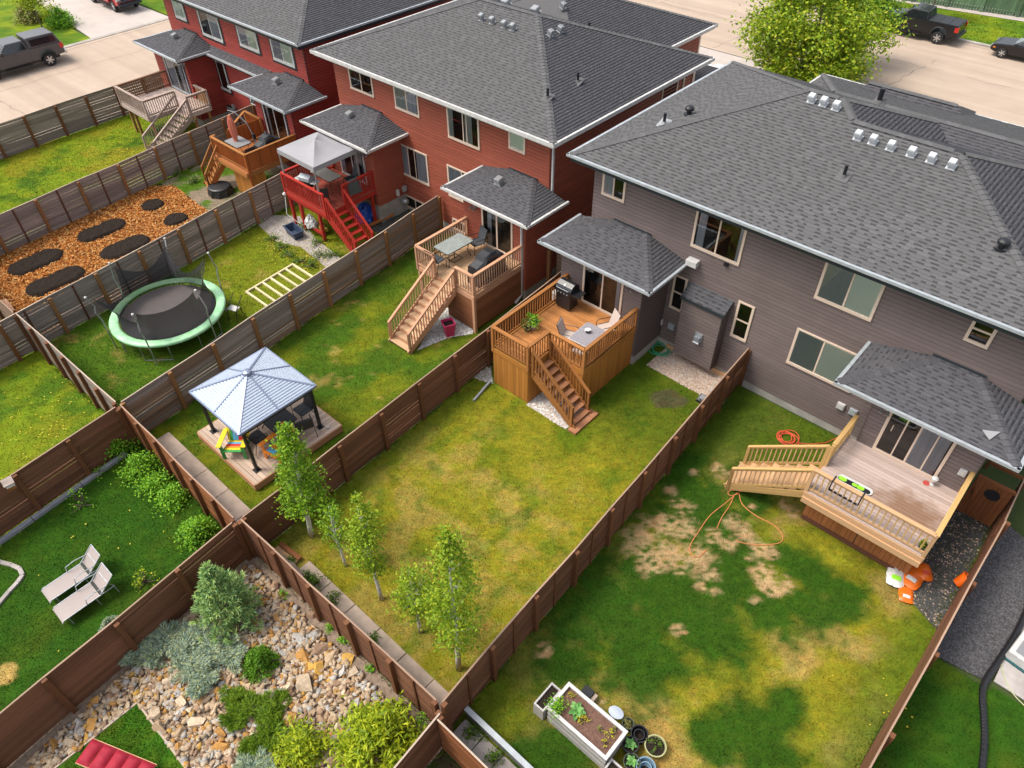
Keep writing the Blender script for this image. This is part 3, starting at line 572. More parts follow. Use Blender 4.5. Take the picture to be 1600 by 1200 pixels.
def hip_roof(par, x0, x1, y0, y1, z, sl, SHM, sides='fblr', indiv=0, front=None, seed=1, capsides=None):
    """hip on a rectangle; f = -y plane, b = +y, l = -x, r = +x"""
    w_, d_ = x1-x0, y1-y0; run = min(w_, d_)/2; zt = z+sl*run
    if w_ >= d_: A, B = V((x0+run, (y0+y1)/2, zt)), V((x1-run, (y0+y1)/2, zt))
    else: A, B = V(((x0+x1)/2, y0+run, zt)), V(((x0+x1)/2, y1-run, zt))
    c = [V((x0, y0, z)), V((x1, y0, z)), V((x1, y1, z)), V((x0, y1, z))]
    if w_ >= d_: pl = dict(f=[c[0], c[1], B, A], r=[c[1], c[2], B], b=[c[2], c[3], A, B], l=[c[3], c[0], A])
    else: pl = dict(f=[c[0], c[1], A], r=[c[1], c[2], B, A], b=[c[2], c[3], B], l=[c[3], c[0], A, B])
    deck = MB()
    for k, q in pl.items():
        n = (q[1]-q[0]).cross(q[2]-q[0]).normalized(); deck.add([v-n*.01 for v in q], [tuple(range(len(q)))])
    deck.add([v-V((0, 0, .2)) for v in c], [(3, 2, 1, 0)])
    rf = deck.build('roof', SHM[1], par)
    for k in sides: shingle_plane(rf, front if (k == 'f' and front) else pl[k], SHM, indiv=indiv if k == 'f' else 0, seed=seed+ord(k))
    return rf, A, B, c
def bump_roof(par, x0, x1, yw, z, SHM, gm, fm, rise=.5, run=1.9, over=2.38, seed=1, r_right=None):
    """small hip roof leaning on a wall facing -y; eave at yw-over"""
    ye = yw-over; zt = z+rise; rr = r_right or run
    f = [V((x0, ye, z)), V((x1, ye, z)), V((x1-rr, yw, zt)), V((x0+run, yw, zt))]; l = [V((x0, yw, z)), V((x0, ye, z)), V((x0+run, yw, zt))]; r = [V((x1, ye, z)), V((x1, yw, z)), V((x1-rr, yw, zt))]
    b = MB()
    for q in (f, l, r): b.add([v-V((0, 0, .008)) for v in q], [tuple(range(len(q)))])
    b.add([V((x0, yw, z-.16)), V((x1, yw, z-.16)), V((x1, ye, z-.16)), V((x0, ye, z-.16))], [(0, 1, 2, 3)])
    rf = b.build('entry_roof', SHM[1], par)
    for i, q in enumerate((f, l, r)): shingle_plane(rf, q, SHM, seed=seed+i)
    caps(rf, f[0], f[3], SHM, seed=seed); caps(rf, f[1], f[2], SHM, seed=seed+3)
    edge_gutter(rf, [(x0, yw, z), (x0, ye, z), (x1, ye, z), (x1, yw, z)], gm, fm, .1, .16)
    MB().bar((x0+run-.2, yw-.03, zt+.02), (x1-rr+.2, yw-.03, zt+.02), .06, .05).build('flashing', G['fascia'], rf)
    return rf
def box_vent(par, c, m, sl=.36, s=.42, name='roof_vent', rz=0, sx=0):
    """square metal roof vent: flashing plate, neck, overhanging hood"""
    c = V(c); n = V((-sl*math.sin(rz), -sl*math.cos(rz), 1)) if not sx else V((sx*sl, 0, 1)); n.normalize(); u = V((1, 0, 0)) if not sx else V((0, 1, 0)); u = (u-n*u.dot(n)).normalized(); v = n.cross(u)
    R_ = Matrix((u, v, n)).transposed()
    b = MB(); h = s/2
    def bx(a, z0, z1, q): b.hexa([c+R_@V(k) for k in ((-a, -a, z0), (a, -a, z0), (a, a, z0), (-a, a, z0))], [c+R_@V(k) for k in ((-q, -q, z1), (q, -q, z1), (q, q, z1), (-q, q, z1))])
    bx(h*1.2, .015, .022, h*1.2); bx(h*.75, .022, .12, h*.7); bx(h*1.05, .12, .24, h*1.0); bx(h, .24, .28, h*.85)
    return b.build(name, m, par)
def pipe_vent(par, c, m, fm, h=.4, r=.055):
    v_ = MB().lathe([(r, -.05), (r, h), (r*.8, h)], c, 12).build('vent_pipe', m, par)
    b = MB(); b.hexa([V(c)+V(q) for q in ((-.2, -.22, -.07), (.2, -.22, -.07), (.2, .22, .09), (-.2, .22, .09))], [V(c)+V(q) for q in ((-.2, -.22, -.045), (.2, -.22, -.045), (.2, .22, .115), (-.2, .22, .115))]); b.lathe([(r*2.2, -.02), (r*1.15, .1)], c, 12)
    b.build('flashing', fm, v_)
def cap_vent(par, c, m):
    b = MB(); b.lathe([(.2, .0), (.2, .03)], c, 14); b.lathe([(.09, 0), (.09, .2)], c, 12); b.lathe([(.17, .18), (.17, .26), (.12, .32), (.02, .34)], c, 14); b.build('roof_cap', m, par, smooth=False)
def body(par, m, x0, x1, y0, y1, z0, z1): return MB().box(x0, x1, y0, y1, z0, z1).build('wall', m, par)
def lampfix(par, x, y, z):
    b = MB(); b.box(x-.07, x+.07, y-.03, y, z-.1, z+.1); b.bar((x-.05, y-.03, z), (x-.1, y-.16, z-.03), .04); b.bar((x+.05, y-.03, z), (x+.1, y-.16, z-.03), .04)
    b.lathe([(.03, 0), (.06, .1), (.065, .12)], (x-.1, y-.14, z-.02), 10, ax=Matrix.Rotation(2.2, 3, 'X')); b.lathe([(.03, 0), (.06, .1), (.065, .12)], (x+.1, y-.14, z-.02), 10, ax=Matrix.Rotation(2.2, 3, 'X')); b.build('flood_light', G['metal_grey'], par)
# ================================================================ grey double house (right)
YW = 20.4
h3 = thing('house', 'dark grey two storey double house with black trimmed roof and two back decks', 'house', (-6.7, 26, 0))
FG, FF = G['alu'], G['fascia']
body(h3, G['sid_grey'], -14.40, .8, YW+.004, 31, .32, 6.72); MB().box(-14.42, .82, YW-.02, 31.02, -.05, .32).build('foundation', G['foundation'], h3)
# roof: two overlapping hips sharing the back slope
sl = .36; z3 = 6.86
rA = [(-15.1, 19.72, z3), (1.02, 19.72, z3), (-3.98, 24.72, z3+5*sl), (-7.32, 24.72, z3+5*sl), (-8.1, 25.5, z3+5.78*sl), (-9.32, 25.5, z3+5.78*sl)]
def plain(q): q = [V(k) for k in q]; n = (q[1]-q[0]).cross(q[2]-q[0]).normalized(); n = n if n.z > 0 else -n; return [k-n*.01 for k in q]
A1, A2 = V((-9.32, 25.5, z3+5.78*sl)), V((-8.1, 25.5, z3+5.78*sl)); cA = [V((-15.1, 31.28, z3)), V((-2.32, 31.28, z3))]
B1 = V((-3.98, 24.72, z3+5*sl)); B0 = V((-7.32, 24.72, z3+5*sl)); cB = [V((1.02, 19.72, z3)), V((1.02, 29.72, z3))]
pl = dict(back=rA, left=[cA[0], V(rA[0]), A1], front=[cA[1], cA[0], A1, A2], right=[V((-2.32, 19.76, z3+.0)), cA[1], A2], front2=[cB[1], V((-9, 29.72, z3)), V((-9, 24.72, z3+5*sl)), B1], right2=[cB[0], cB[1], B1])
b = MB()
for k, q in pl.items(): b.add(plain(q), [tuple(range(len(q)))])
b.add([(-15.1, 19.72, z3-.2), (1.02, 19.72, z3-.2), (1.02, 31.28, z3-.2), (-15.1, 31.28, z3-.2)], [(3, 2, 1, 0)])
roof3 = b.build('roof', SH[1], h3)
shingle_plane(roof3, pl['back'], SH, indiv=300, seed=5)
shingle_plane(roof3, pl['left'], SH, seed=6); shingle_plane(roof3, pl['front'], SH, seed=7); shingle_plane(roof3, pl['front2'], SHB, seed=9); shingle_plane(roof3, pl['right2'], SHB, seed=10)
shingle_plane(roof3, [V((-2.32, 29.74, z3)), cA[1], A2, B0], SHB, seed=8)
for a, c in ((rA[0], A1), (A1, A2), (A2, B0), (B0, B1), (cB[0], B1), (cA[0], A1), (cA[1], A2), (cB[1], B1)): caps(roof3, a, c, SH)
edge_gutter(roof3, [(-15.1, 31.2, z3), rA[0], rA[1], (1.02, 29.7, z3)], FG, FF, .09, .24)
# front upper roof and the garage roof beyond
b = MB()
R0, R1 = V((-9.3, 28.1, 8.06)), V((2.6, 28.1, 8.06)); e0, e1 = V((-11.45, 32.5, z3)), V((2.6, 32.5, z3)); g0, g1 = V((-9.3, 25.4, 7.09)), V((2.6, 25.4, 7.09)); k0 = V((-11.45, 25.4, z3))
b.add([e0, e1, R1, R0, g0, g1, k0], [(0, 1, 2, 3), (4, 3, 2, 5), (0, 3, 6)]); b.box(-11.3, 2.4, 27, 32.2, 3.0, z3-.05); b.add([(2.55, 32.4, z3-.1), (2.55, 25.4, z3-.1), (2.55, 28.1, 8.03)], [(0, 1, 2)]); fr_o = b.build('front_roof', SH[2], h3)
up = lambda q: [k+V((0, 0, .012)) for k in q]
shingle_plane(fr_o, up([e1, e0, R0, R1]), SH, seed=3); shingle_plane(fr_o, up([g0, g1, R1, R0]), SHB, seed=4); shingle_plane(fr_o, up([e0, k0, R0]), SH, seed=2); caps(fr_o, R0, R1, SH); caps(fr_o, e0, R0, SH)
edge_gutter(fr_o, [(2.4, 32.5, z3), (-11.45, 32.5, z3), (-11.45, 31.3, z3)], G['white'], FF, .1, .2)
b = MB(); q = [V((-9.6, 30.6, 7.0)), V((-5.3, 30.6, 7.0)), V((-5.7, 31.5, 7.42)), V((-9.2, 31.5, 7.42)), V((-9.6, 32.6, 6.95)), V((-5.3, 32.6, 6.95))]
b.add(q, [(0, 1, 2, 3), (3, 2, 5, 4), (0, 3, 4), (1, 5, 2)]); dm = b.build('dormer_roof', SH[1], h3); shingle_plane(dm, [q[0], q[1], q[2], q[3]], SHB, seed=14); caps(dm, q[3], q[2], SH)
# vents
for (x, y) in ((-8.98, 25.02), (-8.55, 25.02), (-8.1, 25.0), (-6.86, 24.1), (-6.37, 24.1), (-5.79, 24.08), (-5.15, 24.08), (-4.55, 24.08), (-3.95, 24.08)):
    box_vent(h3, (x, y, z3+(y-19.72)*sl), mat('vent_white', (.48, .50, .52), .45) if 'vent_white' not in bpy.data.materials else bpy.data.materials['vent_white'], s=.22)
pipe_vent(h3, (-6.45, 22.5, z3+(22.5-19.72)*sl), G['metal_dark'], SH[4]); cap_vent(h3, (-1.57, 21.95, z3+(21.95-19.72)*sl-.05), G['metal_dark'])
pipe_vent(h3, (-13.12, 22.6, z3+(1.98)*sl), G['metal_dark'], G['metal_grey']); cap_vent(h3, (-12.7, 23.55, z3+2.4*sl), G['metal_dark'])
pipe_vent(h3, (-2.0, 25.6, 8.3), G['metal_dark'], SH[3]); pipe_vent(h3, (-7.7, 28.1, 8.1), G['metal_dark'], SH[3], .5, .09)
# back wall and bumps
siding(h3, G['sid_grey'], (-14.4, YW), (.8, YW), .30, 6.72, (0, -1))
siding(h3, G['sid_grey'], (.8, YW), (.8, 31), .30, 6.72, (1, 0))
for x0, x1 in ((-14.42, -14.3), ): MB().box(x0, x1, YW-.025, YW+.1, .3, 6.72).build('corner_trim', G['sid_dark'], h3)
YB3 = 18.62
for (x0, x1, nm) in ((-14.38, -10.72, 'L'), (-2.36, .8, 'R')):
    body(h3, G['sid_grey'], x0+.01, x1-.01, YB3+.006, YW, .45, 4.0); MB().box(x0, x1, YB3-.015, YW, -.05, .45).build('foundation', G['foundation'], h3)
    siding(h3, G['sid_grey'], (x0, YB3), (x1, YB3), .45, 3.98, (0, -1)); siding(h3, G['sid_dark'] if nm == 'L' else G['sid_grey'], (x1, YB3), (x1, YW), .45, 3.98, (1, 0)); siding(h3, G['sid_grey'], (x0, YW), (x0, YB3), .45, 3.98, (-1, 0))  # left bump's right side takes darker boards, painting in its shade
    tr = MB(); tr.box(x0-.02, x0+.07, YB3-.02, YB3+.05, .45, 3.98); tr.box(x1-.07, x1+.02, YB3-.022, YB3+.05, .45, 3.98); tr.build('corner_trim', G['sid_dark'], h3)
bump_roof(h3, -14.95, -10.12, YW-.03, 4.12, SHB, FG, FF, .46, 1.8, seed=30); bump_roof(h3, -3.42, 1.48, YW-.03, 4.15, SHB, FG, FF, .5, 1.9, seed=40)
MB().add([(.35, 18.55, 4.33), (.75, 18.75, 4.37), (.62, 18.35, 4.28)], [(0, 1, 2)]).build('underlay_patch', mat('grey_underlay', (.26, .26, .27), .8), h3)
# windows
window(h3, YW, -14.02, -13.0, 5.4, 6.55, 'beige', fill=('curtain', None)); window(h3, YW, -10.09, -8.2, 4.84, 6.5, 'beige', fill=(('curtain', .08, .42), ('curtain', .86, 1)))
window(h3, YW, -5.52, -3.67, 4.86, 6.55, 'beige', fill=('screen', 'blind')); window(h3, YW, -1.22, -.57, 5.53, 6.45, 'beige', 'hung', fill=(None, None))
window(h3, YW, -5.7, -3.4, 1.97, 3.52, 'beige', fill=('screen', 'blind'), split=.42); window(h3, YW, -10.5, -9.93, 1.94, 3.46, 'beige', 'hung', fill=(None, None)); window(h3, YW, -7.9, -7.27, 1.98, 3.55, 'beige', 'hung', fill=(None, None))
dR = window(h3, YB3, -1.88, .02, 1.86, 3.95, 'beige', fill=(None, ('curtain', .0, .95)), name='patio_door', bars=(.27, .78)); dL = window(h3, YB3, -13.32, -11.5, 1.82, 3.9, 'beige', fill=(None, ('curtain', .75, .95)), name='patio_door')
MB().tube([(-1.62, 18.5, 2.9), (-1.62, 18.45, 2.95), (-1.62, 18.45, 3.1), (-1.62, 18.5, 3.15)], .015, 6).build('door_handle', G['beige'], dR); MB().tube([(-12.36, 18.5, 2.75), (-12.36, 18.44, 2.8), (-12.36, 18.44, 2.95), (-12.36, 18.5, 3.0)], .015, 6).build('door_handle', G['beige'], dL)
# side wall services
ch = body(h3, G['sid_grey'], -9.74, -8.16, 19.9, YW, .42, 3.06); ch.name = 'chimney_box'
siding(h3, G['sid_grey'], (-9.75, 19.89), (-8.15, 19.89), .42, 3.04, (0, -1)); siding(h3, G['sid_dark'], (-8.15, 19.89), (-8.15, YW), .42, 3.04, (1, 0)); siding(h3, G['sid_dark'], (-9.75, YW), (-9.75, 19.89), .42, 3.04, (-1, 0))  # side boards darker than the front, shade painted into them
q = [V((-9.84, 19.8, 3.08)), V((-8.06, 19.8, 3.08)), V((-8.06, YW-.02, 3.42)), V((-9.84, YW-.02, 3.42))]
b = MB(); b.hexa([v-V((0, 0, .12)) for v in q], [v-V((0, 0, .01)) for v in q]); cr = b.build('chimney_roof', G['fascia'], h3); shingle_plane(cr, q, SHB, seed=50)
b = MB(); b.box(-8.99, -8.69, 19.8, 19.88, 1.5, 1.85); b.box(-8.95, -8.73, 19.68, 19.8, 1.52, 1.74); b.hexa([(-8.97, 19.64, 1.5), (-8.71, 19.64, 1.5), (-8.71, 19.8, 1.5), (-8.97, 19.8, 1.5)], [(-8.94, 19.7, 1.56), (-8.74, 19.7, 1.56), (-8.74, 19.8, 1.56), (-8.94, 19.8, 1.56)]); b.build('fireplace_vent', G['galv'], h3, bevel=.008)
for x, z, m_, nm in ((-10.78, 1.1, 'white', 'cable_box'), (-10.25, 1.1, 'alu', 'tap_box'), (-3.5, 1.28, 'white', 'cable_box'), (-3.07, 1.28, 'alu', 'tap_box')):
    b = MB(); b.box(x-.13, x+.13, YW-.11, YW-.015, z-.13, z+.13); b.box(x-.1, x+.1, YW-.125, YW-.11, z-.1, z+.1); b.build(nm, G[m_], h3, bevel=.01)
b = MB(); b.box(-10.05, -9.62, YW-.3, YW-.02, 4.18, 4.42); b.build('wall_vent', G['white'], h3, bevel=.02); b = MB(); b.box(-8.72, -8.56, YW-.12, YW-.02, 4.66, 4.76); b.build('outlet', G['metal_dark'], h3)
b = MB(); b.box(.42, .62, YB3-.1, YB3-.015, 2.5, 2.75); b.box(.47, .57, YB3-.115, YB3-.1, 2.55, 2.7); b.build('outlet', G['white'], h3, bevel=.01); lampfix(h3, -2.0, YB3-.02, 3.55); lampfix(h3, -11.15, YB3-.02, 3.55)
# ================================================================ red double house (middle)
YW = 20.72; z2 = 6.76
h2 = thing('house', 'brick red two storey double house with white gutters in the middle', 'house', (-23.6, 26, 0))
body(h2, G['sid_red'], -30.2, -16.84, YW+.004, 31, .4, 6.62); MB().box(-30.22, -16.82, YW-.02, 31, -.05, .4).build('foundation', G['foundation'], h2)
rf, A, B, c = hip_roof(h2, -30.85, -16.2, 20.12, 31.35, z2, sl, SH, 'flb', seed=60); shingle_plane(rf, [c[1], c[2], B], SHB, seed=61)
for a, e in ((c[0], A), (A, B), (c[1], B), (c[2], B), (c[3], A)): caps(rf, a, e, SH)
edge_gutter(rf, [c[3], c[0], c[1], c[2]], G['white'], G['white'], .15, .22)
rf2, A, B, c2 = hip_roof(h2, -29.0, -18.4, 24.5, 35.35, z2, sl, SH, 'lb', seed=70); shingle_plane(rf2, [c2[1], c2[2], B, A], SHB, seed=72)
for a, e in ((c2[2], B), (A, B), (c2[3], B)): caps(rf2, a, e, SH)
edge_gutter(rf2, [(-18.4, 31.4, z2), c2[2], c2[3]], G['white'], G['white'], .13, .2)
body(h2, G['sid_red'], -28.5, -18.9, 30.5, 34.9, .3, 6.6); siding(h2, G['sid_red'], (-18.9, 31.0), (-18.9, 34.9), .4, 6.6, (1, 0)); MB().box(-19.0, -18.86, 34.82, 34.95, .3, 6.6).build('corner_trim', G['beige'], h2)
rf3, A, B, c3 = hip_roof(h2, -27.5, -19.0, 32.5, 38.0, 3.7, .3, SHB, 'fr', seed=80); edge_gutter(rf3, [(-19.0, 33, 3.7), c3[2]], G['white'], G['white']); body(h2, G['sid_red'], -27.2, -19.4, 33, 37.6, 0, 3.6)
for p_ in ((-24.07, 24.62), (-23.43, 24.62), (-22.7, 24.6), (-22.2, 24.6)): box_vent(h2, (*p_, z2+(p_[1]-20.12)*sl), G['metal_grey'], s=.22)
for y in (25.1, 25.75): box_vent(h2, (-20.6, y, z2+(-16.2+20.6)*sl), G['metal_grey'], sx=1, s=.22)
for p_ in ((-24.4, 26.6), (-25.0, 26.6), (-23.0, 27.0)): box_vent(h2, (*p_, z2+(31.35-p_[1])*sl), G['metal_grey'], s=.34)
box_vent(h2, (-22.6, 28.4, z2+(-18.4+22.6)*sl), G['metal_grey'], sx=1, s=.22)
pipe_vent(h2, (-18.0, 21.9, z2+1.78*sl), G['metal_dark'], SH[4]); pipe_vent(h2, (-18.05, 23.85, z2+1.85*sl), G['metal_dark'], SH[4]); pipe_vent(h2, (-20.9, 28.25, z2+2.5*sl), G['metal_dark'], SH[4]); cap_vent(h2, (-19.7, 28.3, z2+1.3*sl), G['metal_dark'])
pipe_vent(h2, (-26.6, 26.6, z2+4.2*sl), G['metal_dark'], SH[3], .5)
siding(h2, G['sid_red'], (-30.2, YW), (-16.84, YW), .38, 6.62, (0, -1)); siding(h2, G['sid_red'], (-16.84, YW), (-16.84, 31), .38, 6.62, (1, 0))
MB().box(-16.92, -16.82, YW-.024, YW+.08, .4, 6.6).build('corner_trim', G['sid_red'], h2); 
b = MB(); b.bar((-16.72, 20.78, 6.5), (-16.72, 20.78, 4.2), .09, .07); b.bar((-16.3, 20.2, 6.62), (-16.72, 20.78, 6.5), .08, .07); b.build('downspout', G['white'], h2)
b = MB(); b.bar((-16.35, 18.7, 3.95), (-16.66, 18.86, 3.85), .09, .07); b.bar((-16.66, 18.86, 3.85), (-16.66, 18.86, .3), .1, .07); b.bar((-16.66, 18.86, .3), (-16.6, 18.4, .12), .1, .07); b.build('downspout', G['white'], h2)
YB2 = 18.97
for i, (x0, x1) in enumerate(((-29.5, -25.85), (-20.0, -16.56))):
    body(h2, G['sid_red'], x0+.01, x1-.01, YB2+.006, YW, .5, 4.05); MB().box(x0, x1, YB2-.015, YW, -.05, .95 if i == 0 else .5).build('foundation', G['foundation'], h2)
    siding(h2, G['sid_red'], (x0, YB2), (x1, YB2), .5 if i else .95, 4.05, (0, -1)); siding(h2, G['sid_red'], (x1, YB2), (x1, YW), .5 if i else .95, 4.05, (1, 0)); siding(h2, G['sid_red'], (x0, YW), (x0, YB2), .5, 4.05, (-1, 0))
    tr = MB(); tr.box(x1-.07, x1+.022, YB2-.022, YB2+.05, .5 if i else .95, 4.05); tr.build('corner_trim', G['sid_red'], h2)
bump_roof(h2, -30.05, -25.3, YW-.03, 4.2, SHB, G['white'], G['white'], .46, 1.85, seed=90); bump_roof(h2, -20.45, -15.92, YW-.03, 4.2, SHB, G['white'], G['white'], .42, 1.7, seed=95)
for x in (-28.1, -18.6): box_vent(h2, (x, 19.7, 4.45), G['metal_grey'], sl=.2, s=.3)
window(h2, YW, -29.05, -27.35, 5.27, 6.3, 'beige', fill=(None, None)); window(h2, YW, -25.88, -24.28, 5.2, 6.3, 'beige', fill=('screen', ('curtain', 0, .9))); window(h2, YW, -22.5, -20.6, 4.86, 6.3, 'beige', fill=(('screen', 0, .3), ('screen', .1, .6)), bars=(.62,))
window(h2, YW, -18.95, -18.07, 5.5, 6.35, 'beige', 'fixed', fill=(('blind', 0, 1),)); window(h2, YW, -26.3, -24.05, 1.94, 3.52, 'beige', fill=('curtain', ('curtain', .45, 1)), split=.4, bars=(.62,)); window(h2, YW, -22.74, -20.9, 1.95, 3.52, 'beige', fill=('curtain', None))
window(h2, YW, -25.95, -24.5, .16, .84, 'beige', fill=(None, None)); window(h2, YW, -22.64, -21.2, .25, .82, 'beige', fill=(None, None)); window(h2, YB2, -18.92, -17.2, 1.86, 3.9, 'beige', fill=(('curtain', .3, .6), None), name='patio_door', bars=(.48,)); window(h2, YB2, -28.4, -26.5, 1.86, 3.9, 'white', fill=(('curtain', 0, .3), ('curtain', .2, .9)), name='patio_door')
window(h2, 30.96, -17.5, -17.4, 3, 3.1, 'beige') if 0 else None
b = MB(); 
for y in (28.4, 29.6): b.box(-16.83, -16.78, y, y+.09, 4.8, 6.5)
b.box(-16.83, -16.78, 28.49, 29.6, 4.8, 4.9); sw = b.build('window', G['beige'], h2); MB().add([(-16.81, 28.49, 4.9), (-16.81, 29.6, 4.9), (-16.81, 29.6, 6.5), (-16.81, 28.49, 6.5)], [(0, 1, 2, 3)]).build('pane', G['dark'], sw)
for y in (30.1, 30.9): MB().box(-16.83, -16.77, y, y+.12, .4, 6.6).build('corner_trim', G['beige'], h2)
b = MB(); b.lathe([(.1, 0), (.16, .1), (.16, .3), (.1, .38)], (-25.75, 20.3, .75), 12, ax=Matrix.Rotation(PI/2, 3, 'Y')); b.build('gas_meter', G['metal_grey'], h2, smooth=True); MB().box(-25.8, -25.66, 20.0, 20.1, 1.1, 1.4).build('tap_box', G['white'], h2); MB().box(-25.82, -25.7, 20.4, 20.62, 1.15, 1.4).build('cable_box', G['alu'], h2)
lampfix(h2, -26.15, YB2-.02, 3.6); lampfix(h2, -19.3, YB2-.02, 3.5)
# ================================================================ crimson double house (top left)
YW = 20.72
h1 = thing('house', 'crimson two storey double house with black window trim at top left', 'house', (-39.5, 26, 0))
body(h1, G['sid_crim'], -46.1, -32.58, YW+.004, 31, .4, 6.62); MB().box(-46.12, -32.56, YW-.02, 31, -.05, .4).build('foundation', G['foundation'], h1)
rf, A, B, c = hip_roof(h1, -46.75, -31.95, 20.1, 31.35, z2, sl, SH, 'flb', seed=110); shingle_plane(rf, [c[1], c[2], B], SHB, seed=111)
for a, e in ((c[0], A), (A, B), (c[1], B), (c[2], B)): caps(rf, a, e, SH)
edge_gutter(rf, [c[3], c[0], c[1], c[2]], G['alu'], G['black_trim'], .09, .26)
siding(h1, G['sid_crim'], (-46.1, YW), (-32.58, YW), .38, 6.62, (0, -1)); siding(h1, G['sid_crim'], (-32.58, YW), (-32.58, 31), .38, 6.62, (1, 0))
MB().box(-32.68, -32.56, YW-.026, YW+.09, .4, 6.6).build('corner_trim', G['black_trim'], h1); MB().box(-46.13, -46.0, YW-.026, YW+.09, .4, 6.6).build('corner_trim', G['black_trim'], h1)
for i, (x0, x1) in enumerate(((-45.6, -41.95), (-35.3, -32.0))):
    body(h1, G['sid_crim'], x0+.01, x1-.01, YB2+.006, YW, .5, 4.05); MB().box(x0, x1, YB2-.015, YW, -.05, .5).build('foundation', G['foundation'], h1)
    siding(h1, G['sid_crim'], (x0, YB2), (x1, YB2), .5, 4.05, (0, -1)); siding(h1, G['sid_crim'], (x1, YB2), (x1, YW), .5, 4.05, (1, 0)); siding(h1, G['sid_crim'], (x0, YW), (x0, YB2), .5, 4.05, (-1, 0))
    tr = MB(); tr.box(x1-.07, x1+.022, YB2-.022, YB2+.05, .5, 4.05); tr.build('corner_trim', G['black_trim'] if i else G['sid_crim'], h1)
bump_roof(h1, -46.15, -41.4, YW-.03, 4.24, SHB, G['alu'], G['black_trim'], .46, 1.85, seed=120); bump_roof(h1, -36.2, -31.4, YW-.03, 4.24, SHB, G['alu'], G['black_trim'], .4, 1.8, seed=130)
q = [V((-42.6, 20.1, 4.18)), V((-35.9, 20.1, 4.18)), V((-35.9, YW-.02, 4.36)), V((-42.6, YW-.02, 4.36))]; b = MB(); b.hexa([v-V((0, 0, .2)) for v in q], [v-V((0, 0, .012)) for v in q]); pr = b.build('pent_roof', G['black_trim'], h1); shingle_plane(pr, q, SHB, seed=140); edge_gutter(pr, [(-41.4, 20.1, 4.18), (-36.2, 20.1, 4.18)], G['alu'], G['black_trim'], .09, .2)
for x in (-43.9, -34.0): box_vent(h1, (x, 19.75, 4.5), G['metal_grey'], sl=.2, s=.3)
for x0, x1, z0, z1, fl in ((-45.0, -43.8, 5.2, 6.35, ('blind', 'blind')), (-42.3, -40.2, 4.82, 6.32, (None, 'curtain')), (-38.42, -36.6, 5.1, 6.32, ('curtain', 'blind')), (-35.35, -33.5, 5.1, 6.3, ('curtain', 'blind')), (-42.62, -40.9, 1.87, 3.6, (None, None)), (-38.9, -38.3, 1.8, 2.4, (None, None)), (-42.2, -40.9, .3, .8, (None, None))):
    window(h1, YW, x0, x1, z0, z1, 'white', fill=fl, outer='black_trim', trim=.12)
window(h1, YB2, -44.5, -42.3, 1.84, 3.92, 'alu', fill=(('curtain', .1, .9), ('curtain', .4, .8)), name='patio_door', outer='black_trim'); window(h1, YB2, -34.55, -32.6, 1.84, 3.92, 'white', fill=(('curtain', .2, .4), None), name='patio_door', outer='black_trim')
lampfix(h1, -42.05, YB2-.02, 3.7); MB().box(-41.2, -40.95, YW-.12, YW-.01, .9, 1.15).build('tap_box', G['alu'], h1); lampfix(h1, -35.1, YB2-.02, 3.6)
# ---------------------------------------------------------------- decks
def railing(par, a, b, z, mr, mb, h=.93, ends=(1, 1), sp=.135, z1=None, cap=.13):
    """rail from a to b (x,y) on a floor at z (z1 at b): top rail, bottom rail, balusters, end posts"""
    a, b = V((*a, z)), V((*b, z if z1 is None else z1)); d = b-a; up = V((0, 0, 1)); L = V((d.x, d.y, 0)).length
    pbar('top_rail', par, mr, a+up*h, b+up*h, cap, .04); pbar('under_rail', par, mr, a+up*(h-.06), b+up*(h-.06), .04, .075); pbar('bottom_rail', par, mr, a+up*.1, b+up*.1, .04, .08)
    n = max(2, round(L/sp))
    for i in range(1, n): c = a+d*(i/n); pbar('baluster', par, mb, c+up*.1, c+up*(h-.03), .036, .036)
    for c, k in ((a, ends[0]), (b, ends[1])):
        if k: pbar('post', par, mr, c-up*.2, c+up*(h-.02), .095, .095)
def deckfloor(par, m, x0, x1, y0, y1, z, along='x', w=.14, rim=None):
    n = round(((y1-y0) if along == 'x' else (x1-x0))/w); s = ((y1-y0) if along == 'x' else (x1-x0))/n
    for i in range(n):
        if along == 'x': pbar('deck_board', par, m, (x0, y0+(i+.5)*s, z-.018), (x1, y0+(i+.5)*s, z-.018), s-.011, .035)
        else: pbar('deck_board', par, m, (x0+(i+.5)*s, y0, z-.018), (x0+(i+.5)*s, y1, z-.018), s-.011, .035)
    if rim:
        for p, q in (((x0, y0-.005), (x1, y0-.005)), ((x1+.005, y0), (x1+.005, y1)), ((x0-.005, y0), (x0-.005, y1))): pbar('rim_joist', par, rim, (*p, z-.14), (*q, z-.14), .04, .2)
def skirt(par, m, a, b, z0, z1, w=.14, vertical=True):
    a, b = V((*a, 0)), V((*b, 0)); d = b-a; L = d.length; d.normalize(); nr = V((d.y, -d.x, 0))
    if vertical:
        n = round(L/w); s = L/n
        for i in range(n): c = a+d*((i+.5)*s)+nr*random.uniform(-.003, .003); pbar('skirt_board', par, m, c+V((0, 0, z0)), c+V((0, 0, z1)), s-.008, .022, up=nr)
    else:
        n = round((z1-z0)/w); s = (z1-z0)/n
        for k in range(n): pbar('skirt_board', par, m, a+V((0, 0, z0+(k+.5)*s)), b+V((0, 0, z0+(k+.5)*s)), .022, s-.006)
